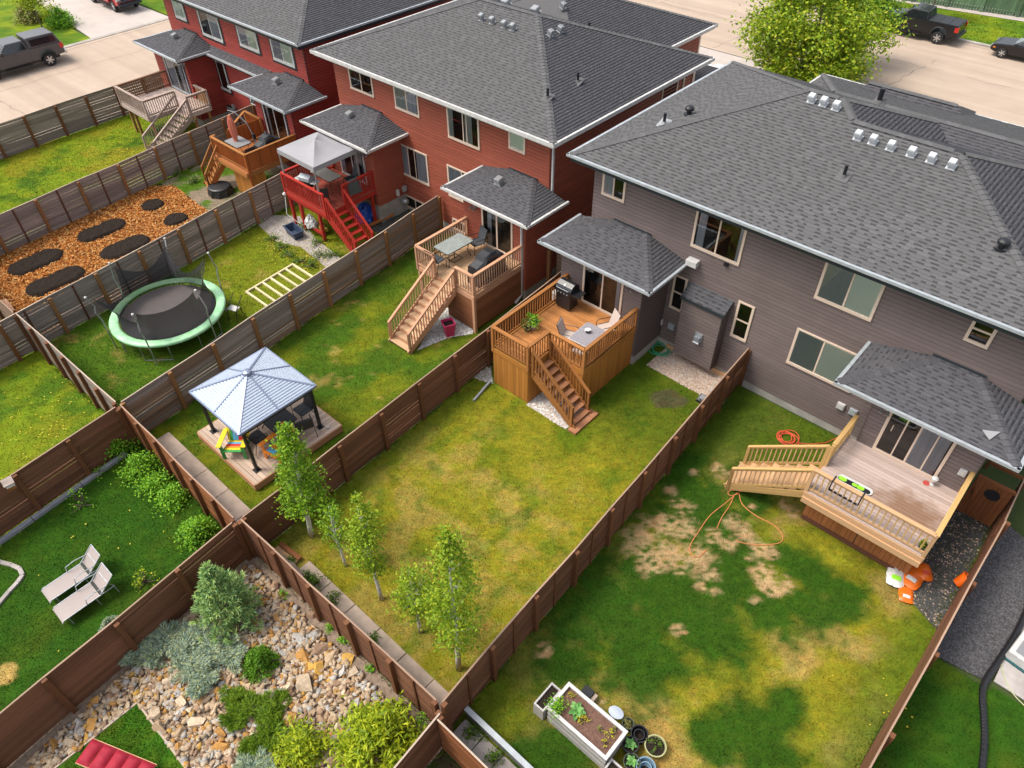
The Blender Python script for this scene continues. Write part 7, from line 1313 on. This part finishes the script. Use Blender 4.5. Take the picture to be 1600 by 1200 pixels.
for i, (px, py, R, m_, lb, pl2) in enumerate(((981, 1131, .145, dgp, 'smallest dark green pot with sprouts right of the planter box', 'o'), (999, 1147, .21, blp, 'empty black pot with a smaller pot nested inside', None), (985, 1164, .20, blp, 'black pot of leafy greens against the right end of the planter box', 'cab'), (1024, 1166, .26, olv, 'widest olive rimmed pot standing apart on the lawn', 'weed'), (987, 1191, .2, dgp, 'dark green pot of leafy greens at the lower picture edge', 'cab'), (1009, 1199, .23, blu, 'blue grey pot cut by the lower picture edge', None))):
    c = P(px, py, .28); c.z = 0; o = pot(lb, c, R*.72, R, .32, m_, soil=pl2 is not None, grp='round pots by the white planter box')
    if pl2 is None: MB().lathe([(R*.45, .1), (R*.6, .24), (R*.66, .24), (R*.66, .26), (R*.56, .26), (R*.5, .14)], n=18, cap=False).build('inner_pot', m_, o, local=True); MB().lathe([(R*.8, .08), (R*.8, .1)], n=18).build('base_fill', G['soil'], o, local=True)
    elif pl2 == 'cab': cabbage('leafy greens growing in the '+('black pot by the planter end' if i == 2 else 'dark green pot at the lower edge'), c+V((0, 0, .25)), R*.95, 'cab', 10)
    else:
        for k in range(3): bush(('small sprout in the olive rimmed pot' if i == 3 else 'small sprout in the smallest dark green pot'), c+V((R*.45*math.cos(k*2.1+1), R*.45*math.sin(k*2.1+1), .26)), R*.28, R*.4, 40, .045, pl2, 'sprouts in the olive rimmed pot' if i == 3 else 'sprouts in the smallest pot', 'sprout', 150+i*5+k, 5, .05, cat='plant')
bb = thing('box', 'small black box behind the white planter box', 'box', P(917, 1088)); MB().box(bb.location.x-.14, bb.location.x+.14, bb.location.y-.1, bb.location.y+.12, 0, .3).build('crate', blp, bb); MB().box(bb.location.x+.15, bb.location.x+.25, bb.location.y-.1, bb.location.y+.12, 0, .22).build('side', pvm, bb)
ld = thing('lid', 'pale blue round lid leaning behind the white planter box', 'lid', P(957, 1126)); MB().lathe([(.19, 0), (.2, .02), (.05, .05)], ld.location+V((0, .1, .3)), 20, ax=Matrix.Rotation(-.4, 3, 'X')).build('disc', mat('pale_blue_plastic', (.52, .58, .68), .4), ld)
# ---------------------------------------------------------------- things round the pale deck
def bag(label, c, rz, w, l, h, m, m2, grp):
    t = thing('garden_bag', label, 'bag', c, rz, grp); N_ = 10; vs = []; r = random.Random(int(w*1e4+l*1e3))
    for s in (1, -1):
        for i in range(N_+1):
            for j in range(N_+1): u_, v_ = i/N_*2-1, j/N_*2-1; k = (1-abs(u_)**2.2)*(1-abs(v_)**2.4); vs.append((u_*w/2*(1-.12*v_*v_)*1.12+r.uniform(-.012, .012), v_*l/2*(1-.10*u_*u_)*1.15, h/2+s*h/2*k**.7+r.uniform(-.016, .016)))
    n = N_+1; o = n*n; b = MB(); b.add(vs, [(i*n+j, (i+1)*n+j, (i+1)*n+j+1, i*n+j+1) for i in range(N_) for j in range(N_)]+[(o+i*n+j, o+i*n+j+1, o+(i+1)*n+j+1, o+(i+1)*n+j) for i in range(N_) for j in range(N_)])
    b.build('sack', m, t, local=True, smooth=True)
    b = MB(); pv = []
    for i in range(5):
        for j in range(4): u_, v_ = (i/4*2-1)*.55, -.62+j/3*.42; k = (1-abs(u_)**2.6)*(1-abs(v_)**2.6); pv.append((u_*w/2, v_*l/2, h/2+h/2*k**.6+.014))
    b.add(pv, [(i*4+j, (i+1)*4+j, (i+1)*4+j+1, i*4+j+1) for i in range(4) for j in range(3)]); b.build('label_panel', m2, t, local=True, smooth=True); return t
og = mat('orange_bag_film', (.80, .16, .01), .35, noise=.25, nscale=9); wg = mat('white_bag_film', (.66, .66, .64), .35, noise=.3, nscale=8); lg = mat('lime_print', (.25, .62, .03), .4); bgp = 'garden bags by the deck corner'
bag('white garden bag with a lime green end beside the deck skirt', P(1398, 902), RAD(15), .46, .72, .2, wg, lg, bgp); bag('larger orange garden bag with a pale label at the deck corner', P(1424, 905), RAD(-5), .50, .72, .2, og, wg, bgp); bag('orange garden bag slumped behind the larger one', P(1441, 897), RAD(30), .38, .55, .26, og, mat('red_print', (.55, .05, .02), .4), bgp); bag('small crumpled orange and white bag lying apart on the grass', P(1414, 931), RAD(20), .36, .48, .14, og, wg, bgp)
c = P(1494, 913); t = thing('bucket', 'tilted orange bucket on the black gravel beside the fence', 'bucket', c); Rm = Matrix.Rotation(RAD(28), 3, 'Y')@Matrix.Rotation(RAD(-25), 3, 'X'); b = MB(); b.lathe([(.14, 0), (.185, .36), (.2, .36), (.2, .39), (.175, .39), (.13, .03)], c+V((0, 0, .05)), 24, ax=Rm); b.build('pail', mat('orange_plastic', (.80, .13, .005), .35), t); MB().lathe([(.13, .03), (.12, .032)], c+V((0, 0, .05)), 24, ax=Rm).build('bucket_floor', mat('deep_orange', (.55, .07, .005), .4), t)
MB().tube([c+V((0, 0, .05))+Rm@V((.2*math.cos(a), .2*math.sin(a)*.3, .38+.0*a)) for a in (PI, PI*.8, PI*.5, PI*.2, 0)], .006, 5).build('handle', G['metal_grey'], t)
c = P(1335, 757, 1.87); t = thing('snowboard', 'black and lime board on a white base lying behind the deck rail', 'board', c); a, e = P(1311, 745, 1.875), P(1361, 771, 1.875); d = (e-a).normalized(); s_ = V((-d.y, d.x, 0)); L_ = (e-a).length
def boardshape(off, w_, l0, l1, z0, z1, m, nm):
    pl2 = []
    for k in range(9): q = PI/2+PI*k/8; pl2.append((l0+w_/2+w_/2*math.cos(q), w_/2*math.sin(q)))
    for k in range(9): q = -PI/2+PI*k/8; pl2.append((l1-w_/2+w_/2*math.cos(q), w_/2*math.sin(q)))
    b = MB(); b.prism(pl2, z0, z1, fn=lambda x, y, z: tuple(a+d*x+s_*(y+off)+V((0, 0, z)))); return b.build(nm, m, t)
boardshape(.0, .30, -.04, L_+.04, 0, .02, G['white'], 'base_board'); boardshape(-.04, .17, -.02, L_-.02, .021, .035, MD, 'top_board'); boardshape(-.04, .15, .0, .24, .036, .045, lg, 'lime_tip'); boardshape(-.04, .15, L_-.42, L_-.2, .036, .045, lg, 'lime_patch'); boardshape(-.04, .12, .40, .56, .036, .045, lg, 'lime_patch')
t = thing('railing_bracket', 'black metal bracket with a slatted shelf hooked over the deck rail', 'bracket', (-1.9, 15.72, 2.3))
for x in (-2.1, -1.25): MB().tube([(x, 15.86, 2.62), (x, 15.86, 2.81), (x, 15.60, 2.81), (x, 15.60, 2.45)], .022, 6).build('hook', MD, t)
for i in range(6): MB().box(-2.1+i*.145, -2.1+i*.145+.09, 15.58, 15.61, 2.44, 2.5).build('slat', MD, t)
MB().tube([(-2.1, 15.6, 2.45), (-1.25, 15.6, 2.45)], .014, 6).build('bar', MD, t)
t = thing('lantern', 'small white lantern on the deck at the patio door corner', 'lantern', (.02, 18.35, 1.85)); MB().lathe([(.07, 0), (.07, .03), (.02, .05), (.02, .2), (.09, .22), (.1, .3), (.04, .36)], (.02, 18.35, 1.85), 14).build('lamp_body', G['white'], t); MB().lathe([(.1, 0), (.1, .015)], (-.12, 18.3, 1.85), 12).build('saucer', mat('red_saucer', (.42, .06, .05), .6), t)
c = V((.62, 15.95, 1.85)); o = pot('narrow green plant box standing in the front right deck corner', c, .1, .13, .16, dgp, sq=True); r = np.random.default_rng(8); p, C = crown_pts(c+V((0, 0, .14)), lambda q: .12, .14, 120, r, 10, .06); v, f = leaves(p, .05, r); soup('leaves', v, f, LM['lime'], o)
# under the red deck
t = thing('tub', 'empty dark blue planter tub on the gravel path', 'tub', P(461, 368), RAD(-8)); dbl = mat('dark_blue_plastic', (.035, .055, .10), .45); b = MB()
def ring(x, y, z): return [(-x, -y, z), (x, -y, z), (x, y, z), (-x, y, z)]
b.add(ring(.42, .2, 0)+ring(.5, .26, .38)+ring(.53, .29, .38)+ring(.53, .29, .41)+ring(.47, .23, .41)+ring(.40, .17, .06), [(3, 2, 1, 0)]+[(i*4+k, i*4+(k+1) % 4, (i+1)*4+(k+1) % 4, (i+1)*4+k) for i in range(5) for k in range(4)]+[(20, 21, 22, 23)]); b.build('shell', dbl, t, local=True)
def lump(label, c, rx, ry, rz_, m, name, cat, seed):
    t = thing(name, label, cat, c); r = np.random.default_rng(seed); u = np.linspace(0, 2*PI, 21)[:-1]; vv = np.linspace(0, PI/2, 8); vs = []
    for b_ in vv:
        for a in u: k = 1+.22*math.sin(5*a+seed+3*b_)*math.cos(2*b_)+r.uniform(-.1, .1); vs.append((c[0]+rx*k*math.cos(a)*math.cos(b_), c[1]+ry*k*math.sin(a)*math.cos(b_), c[2]+rz_*k*math.sin(b_)))
    b = MB(); b.add(vs, [(i*20+k, i*20+(k+1) % 20, (i+1)*20+(k+1) % 20, (i+1)*20+k) for i in range(7) for k in range(20)]); b.build('folds', m, t); return t
lump('crumpled white plastic bag hanging under the red deck', P(487, 352, .45), .34, .25, .5, G['white'], 'plastic_bag', 'bag', 2); lump('bright blue tarp bundle under the red deck', P(572, 342, 0), .6, .5, .75, mat('blue_tarp', (.015, .08, .42), .4), 'tarp', 'tarp', 3); lump('small yellow and black clutter pile under the red deck beam', P(502, 358, .2), .4, .25, .35, mat('yellow_black_clutter', (.5, .38, .05), .6, noise=.95, nscale=9), 'clutter', 'clutter', 5)
t = thing('plank', 'loose orange plank leaning on the ground behind the weathered fence', 'plank', P(600, 352)); pbar('board', t, G['cedar'], P(578, 352, .1), P(614, 334, .25), .24, .05)
t = thing('rope', 'pale twine tied to the red deck corner post', 'rope', (-29.1, 16.0, 1.5)); MB().tube([(-29.1, 15.98, 1.7), (-28.7, 15.6, .9), (-28.1, 15.85, .5)], .015, 6).build('cord', mat('twine', (.5, .55, .52), .8), t); MB().lathe([(.07, -.05), (.1, 0), (.05, .08)], (-29.1, 15.95, 1.68), 8).build('knot', G['white'], t)
# birdhouse, planks in the corner
c = V((-20.72, .05, 1.75)); t = thing('birdhouse', 'little white and orange birdhouse fixed on the brown fence post', 'birdhouse', c, RAD(84)); b = MB(); b.box(-.11, .11, -.12, .12, -.12, .1); b.build('box', mat('birdhouse_white', (.66, .62, .56), .6), t, local=True); b = MB(); b.hexa([(-.15, -.16, .1), (.15, -.16, .1), (.15, .16, .14), (-.15, .16, .14)], [(-.15, -.16, .13), (.15, -.16, .13), (.15, .16, .17), (-.15, .16, .17)]); b.build('roof', G['grey_wood'], t, local=True); MB().box(-.112, .112, -.135, -.12, -.13, -.02).build('front_board', G['cedar'], t, local=True)
t = thing('timber_stack', 'small stack of timber offcuts in the corner behind the fences', 'timber', P(430, 862))
for i in range(3): pbar('offcut', t, G['shedwood'] if i != 1 else G['pine'], V((-14.0, 4.35+i*.16, .05+.04*i)), V((-13.1, 4.42+i*.16, .05+.04*i)), .15, .06)
lg_ = thing('log', 'pale log lying at the end of the paver strip', 'log', P(455, 890)); MB().tube([P(434, 870, .1), P(455, 886, .12), P(472, 906, .1)], [.14, .15, .12], 10).build('log_body', G['greyrail'], lg_)

t = thing('edging', 'low grey concrete kerb along the foot of the birdhouse fence', 'edging', (-21.2, 3.4, 0)); cg2 = mat('blue_grey_concrete', (.30, .31, .34), .85, noise=.3, nscale=3, coords='Position')
for i in range(7): a_ = V((-21.12, 3.3, .06)); e_ = V((-19.76, -8.4, .06)); pbar('kerb_stone', t, cg2, a_+(e_-a_)*(i/7), a_+(e_-a_)*((i+.985)/7), .16, .12)
# ---------------------------------------------------------------- vehicles (x forward, origin on the ground)
tyre = mat('tyre_rubber', (.018, .018, .019), .85); rimm = mat('alloy_rim', (.52, .53, .55), .3, metal=.8); vgl = mat('tinted_car_glass', (.012, .015, .018), .06, spec=.8); red_l = mat('red_lamp', (.50, .02, .02), .25); amb = mat('amber_lamp', (.7, .2, .03), .25); chrome = mat('chrome', (.6, .61, .63), .18, metal=.9)
def wheel(par, x, y, r, wd=.26):
    s = 1 if y > 0 else -1; R_ = Matrix.Rotation(PI/2, 3, 'X'); b = MB()
    b.lathe([(r*.66, -wd/2), (r*.94, -wd/2), (r, -wd/3), (r, wd/3), (r*.94, wd/2), (r*.66, wd/2)], (x, y, r), 28, ax=R_, cap=False); w_ = b.build('wheel', tyre, par, local=True, smooth=False)
    b = MB(); b.lathe([(r*.67, -wd*.42), (r*.60, -wd*.3), (r*.2, -wd*.3), (r*.2, wd*.3), (r*.60, wd*.3), (r*.67, wd*.42)], (x, y, r), 24, ax=R_, cap=False); rm = b.build('rim', MD, w_, local=True)
    b = MB(); o = V((x, y+s*wd*.40, r)); b.lathe([(r*.68, -.012), (r*.68, .012), (r*.60, .016), (r*.60, -.012)], o, 28, ax=R_, cap=False); b.lathe([(r*.17, -.03), (r*.17, .02)], o, 12, ax=R_)
    for k in range(6): a = k*PI/3+.2; b.bar(o+V((math.cos(a)*r*.1, 0, math.sin(a)*r*.1)), o+V((math.cos(a)*r*.63, 0, math.sin(a)*r*.63)), .03, r*.2, up=(-math.sin(a), 0, math.cos(a)))
    b.build('spokes', rimm, w_, local=True)
def arch(cx, r, z, up=True): return [(cx+r*math.cos(a), z-.03+max(0, r*math.sin(a))) for a in [PI-PI*k/8 for k in range(9)]]
def pane4(par, pts, m=None, name='window'): b = MB(); b.add([V(p) for p in pts], [tuple(range(len(pts)))]); return b.build(name, m or vgl, par, local=True)
def pickup(label, loc, rz, bm_, canopy=False, tonneau=False, bull=False, group=None):
    t = thing('pickup_truck', label, 'truck', loc, rz, group); hw = .98
    prof = [(-2.92, .62)]+arch(-1.78, .52, .6)+arch(1.92, .52, .58)+[(2.88, .6), (2.96, .72), (2.96, 1.08), (2.80, 1.2), (1.2, 1.33), (-.72, 1.36), (-2.9, 1.37), (-2.95, .8)]
    b = MB(); b.prism(prof, -hw, hw, fn=lambda x, z, y: (x, y, z)); b.build('body', bm_, t, local=True, bevel=.045)
    a0, a1 = (-.78, 1.34), (1.28, 1.30); r0, r1 = (-.62, 1.93), (.50, 1.93); wb, wt = hw-.03, hw-.20
    b = MB(); b.hexa([(a0[0], -wb, a0[1]), (a1[0], -wb, a1[1]), (a1[0], wb, a1[1]), (a0[0], wb, a0[1])], [(r0[0], -wt, r0[1]), (r1[0], -wt, r1[1]), (r1[0], wt, r1[1]), (r0[0], wt, r0[1])]); b.build('cab', bm_, t, local=True, bevel=.06)
    def sd(x, z, s): k = (z-1.32)/(1.93-1.32); return (x, s*(wb+(wt-wb)*k+.012), z)
    for s in (-1, 1):
        pane4(t, [sd(-.66, 1.42, s), sd(.12, 1.42, s), sd(.12, 1.83, s), sd(-.56, 1.83, s)], name='rear_window'); pane4(t, [sd(.22, 1.42, s), sd(1.02, 1.40, s), sd(.52, 1.83, s), sd(.22, 1.83, s)], name='front_window')
        b = MB(); b.box(-.62, 1.15, min(s*(hw-.05), s*(hw+.14)), max(s*(hw-.05), s*(hw+.14)), .42, .48); b.build('running_board', MD, t, local=True); MB().box(.9, 1.04, min(s*(hw), s*(hw+.24)), max(s*(hw), s*(hw+.24)), 1.4, 1.6).build('mirror', MD, t, local=True)
        b = MB(); b.box(-2.975, -2.72, min(s*(hw-.14), s*(hw+.005)), max(s*(hw-.14), s*(hw+.005)), .98, 1.3); b.build('tail_light', red_l, t, local=True, bevel=.01); b = MB(); b.box(2.78, 2.99, min(s*(hw-.34), s*(hw+.004)), max(s*(hw-.34), s*(hw+.004)), .92, 1.1); b.build('headlight', chrome, t, local=True, bevel=.02)
        for x in (-.7, .17): MB().box(x-.008, x+.008, min(s*(hw-.01), s*(hw+.004)), max(s*(hw-.01), s*(hw+.004)), .62, 1.3).build('door_gap', MD, t, local=True)
        b = MB(); b.tube([(x_, s*(hw+.01), z_) for x_, z_ in arch(-1.78, .56, .62)], .035, 6); b.tube([(x_, s*(hw+.01), z_) for x_, z_ in arch(1.92, .56, .60)], .035, 6); b.build('arch_trim', bm_ if not tonneau else blk, t, local=True)
        for x in (-1.78, 1.92): wheel(t, x, s*(hw-.12), .41)
    pane4(t, [(1.235, -.78, 1.36), (1.235, .78, 1.36), (.575, .66, 1.885), (.575, -.66, 1.885)], name='windscreen'); pane4(t, [(-.785, -.7, 1.42), (-.785, .7, 1.42), (-.665, .62, 1.84), (-.665, -.62, 1.84)], name='rear_screen')
    b = MB(); b.box(-3.1, -2.9, -hw+.02, hw-.02, .55, .75); b.build('rear_bumper', chrome if canopy else MD, t, local=True, bevel=.03); b = MB(); b.box(2.86, 3.1, -hw+.02, hw-.02, .52, .76); b.build('front_bumper', MD, t, local=True, bevel=.04); b = MB(); b.box(2.93, 2.985, -.6, .6, .8, 1.1); b.build('grille', MD, t, local=True, bevel=.02)
    b = MB(); b.box(-2.6, 2.6, -.7, .7, .35, .62); b.build('chassis', MD, t, local=True)
    if tonneau:
        for i in range(3): b = MB(); b.box(-2.86+i*.69, -2.19+i*.69, -hw+.06, hw-.06, 1.37, 1.415); b.build('bed_cover', mat('matt_black_cover', (.02, .022, .025), .55) if 'matt_black_cover' not in bpy.data.materials else bpy.data.materials['matt_black_cover'], t, local=True, bevel=.012)
    if canopy:
        b = MB(); b.hexa([(-2.9, -hw+.02, 1.37), (-.8, -hw+.02, 1.37), (-.8, hw-.02, 1.37), (-2.9, hw-.02, 1.37)], [(-2.66, -hw+.17, 1.98), (-.82, -hw+.17, 2.0), (-.82, hw-.17, 2.0), (-2.66, hw-.17, 1.98)]); cp = b.build('bed_canopy', bm_, t, local=True, bevel=.06)
        for s in (-1, 1): pane4(cp, [(-2.66, s*(hw-.015), 1.47), (-1.0, s*(hw-.015), 1.47), (-1.0, s*(hw-.10), 1.85), (-2.55, s*(hw-.10), 1.85)], name='canopy_window')
        pane4(cp, [(-2.885, -.75, 1.45), (-2.885, .75, 1.45), (-2.73, .68, 1.88), (-2.73, -.68, 1.88)], name='canopy_hatch')
    if bull: b = MB(); [b.tube([(3.12, -.9, z), (3.16, -.5, z), (3.16, .5, z), (3.12, .9, z)], .045, 8) for z in (.66, .92, 1.14)]; [b.tube([(3.14, y, .5), (3.16, y, 1.18)], .045, 8) for y in (-.5, .5)]; b.build('bull_bar', mat('blue_black_bar', (.02, .03, .045), .35), t, local=True)
    return t
cb = lambda n, c: mat(n, c, .3, metal=0, coat=.35, spec=.4)
pickup('dark grey pickup truck with a matching bed canopy parked on the left street', (-59.95, 15.55, .01), RAD(-91.5), cb('dark_grey_paint', (.062, .058, .062)), canopy=True, group='pickup trucks parked in view')
pickup('black pickup truck with a flat bed cover parked beyond the street trees', (-16.1, 61.95, .01), RAD(180), cb('black_paint', (.005, .0055, .007)), tonneau=True, group='pickup trucks parked in view')
pickup('red pickup truck with a front bull bar cut by the top edge on the driveway', (-68.6, 26.7, .02), RAD(0), cb('red_paint', (.40, .02, .025)), bull=True, group='pickup trucks parked in view')
def sedan(label, loc, rz, bm_, group=None):
    t = thing('car', label, 'car', loc, rz, group); hw = .88; pr = [(-2.2, .5)]+arch(-1.35, .37, .36)+arch(1.45, .37, .34)+[(2.2, .42), (2.3, .55), (2.22, .76), (1.9, .86), (.95, .96), (-1.5, 1.0), (-2.15, .95), (-2.28, .7)]
    b = MB(); b.prism(pr, -hw, hw, fn=lambda x, z, y: (x, y, z)); b.build('body', bm_, t, local=True, bevel=.06)
    b = MB(); b.hexa([(-1.7, -.80, .97), (1.0, -.80, .94), (1.0, .80, .94), (-1.7, .80, .97)], [(-.95, -.62, 1.40), (.15, -.62, 1.42), (.15, .62, 1.42), (-.95, .62, 1.40)]); b.build('cabin', bm_, t, local=True, bevel=.05)
    pane4(t, [(.98, -.7, .985), (.98, .7, .985), (.24, .57, 1.39), (.24, -.57, 1.39)], mat('pale_windscreen', (.30, .34, .38), .08, spec=.9) if 'pale_windscreen' not in bpy.data.materials else bpy.data.materials['pale_windscreen'], 'windscreen'); pane4(t, [(-1.62, -.65, 1.02), (-1.62, .65, 1.02), (-1.0, .55, 1.37), (-1.0, -.55, 1.37)], name='rear_screen')
    for s in (-1, 1):
        pane4(t, [(-1.3, s*.80, 1.02), (-.3, s*.80, 1.0), (-.3, s*.66, 1.33), (-.85, s*.66, 1.33)], name='rear_window'); pane4(t, [(-.22, s*.80, 1.0), (.80, s*.80, .99), (.2, s*.66, 1.33), (-.22, s*.66, 1.33)], name='front_window')
        b = MB(); b.box(2.08, 2.29, min(s*.5, s*.86), max(s*.5, s*.86), .60, .74); b.build('headlight', chrome, t, local=True, bevel=.03); b = MB(); b.box(1.96, 2.12, min(s*.86, s*.89), max(s*.86, s*.89), .58, .66); b.build('side_marker', amb, t, local=True); b = MB(); b.box(-2.29, -2.1, min(s*.45, s*.86), max(s*.45, s*.86), .75, .9); b.build('tail_light', red_l, t, local=True)
        MB().box(.72, .88, min(s*.84, s*1.0), max(s*.84, s*1.0), .98, 1.1).build('mirror', bm_, t, local=True)
        for x in (-1.35, 1.45): wheel(t, x, s*.78, .33, .22)
    MB().box(2.22, 2.31, -.45, .45, .5, .62).build('grille', MD, t, local=True); return t
sedan('black saloon car with bright wheels at the right edge of the far kerb', (-8.55, 62.0, .01), RAD(180), cb('black_car_paint', (.006, .0065, .008)), 'cars in view')
sedan('white saloon car glimpsed between the red and grey roofs', (-22.2, 43.6, .02), RAD(90), mat('white_car_paint', (.7, .72, .73), .25, coat=.5), 'cars in view')
# red eaves of a neighbour's flower bush at top middle
bush('reddish green shrub beyond the red house ridge at the top edge', P(945, 3), 1.3, 1.5, 900, .2, 'o', None, 'shrub', 170, 30, .4)
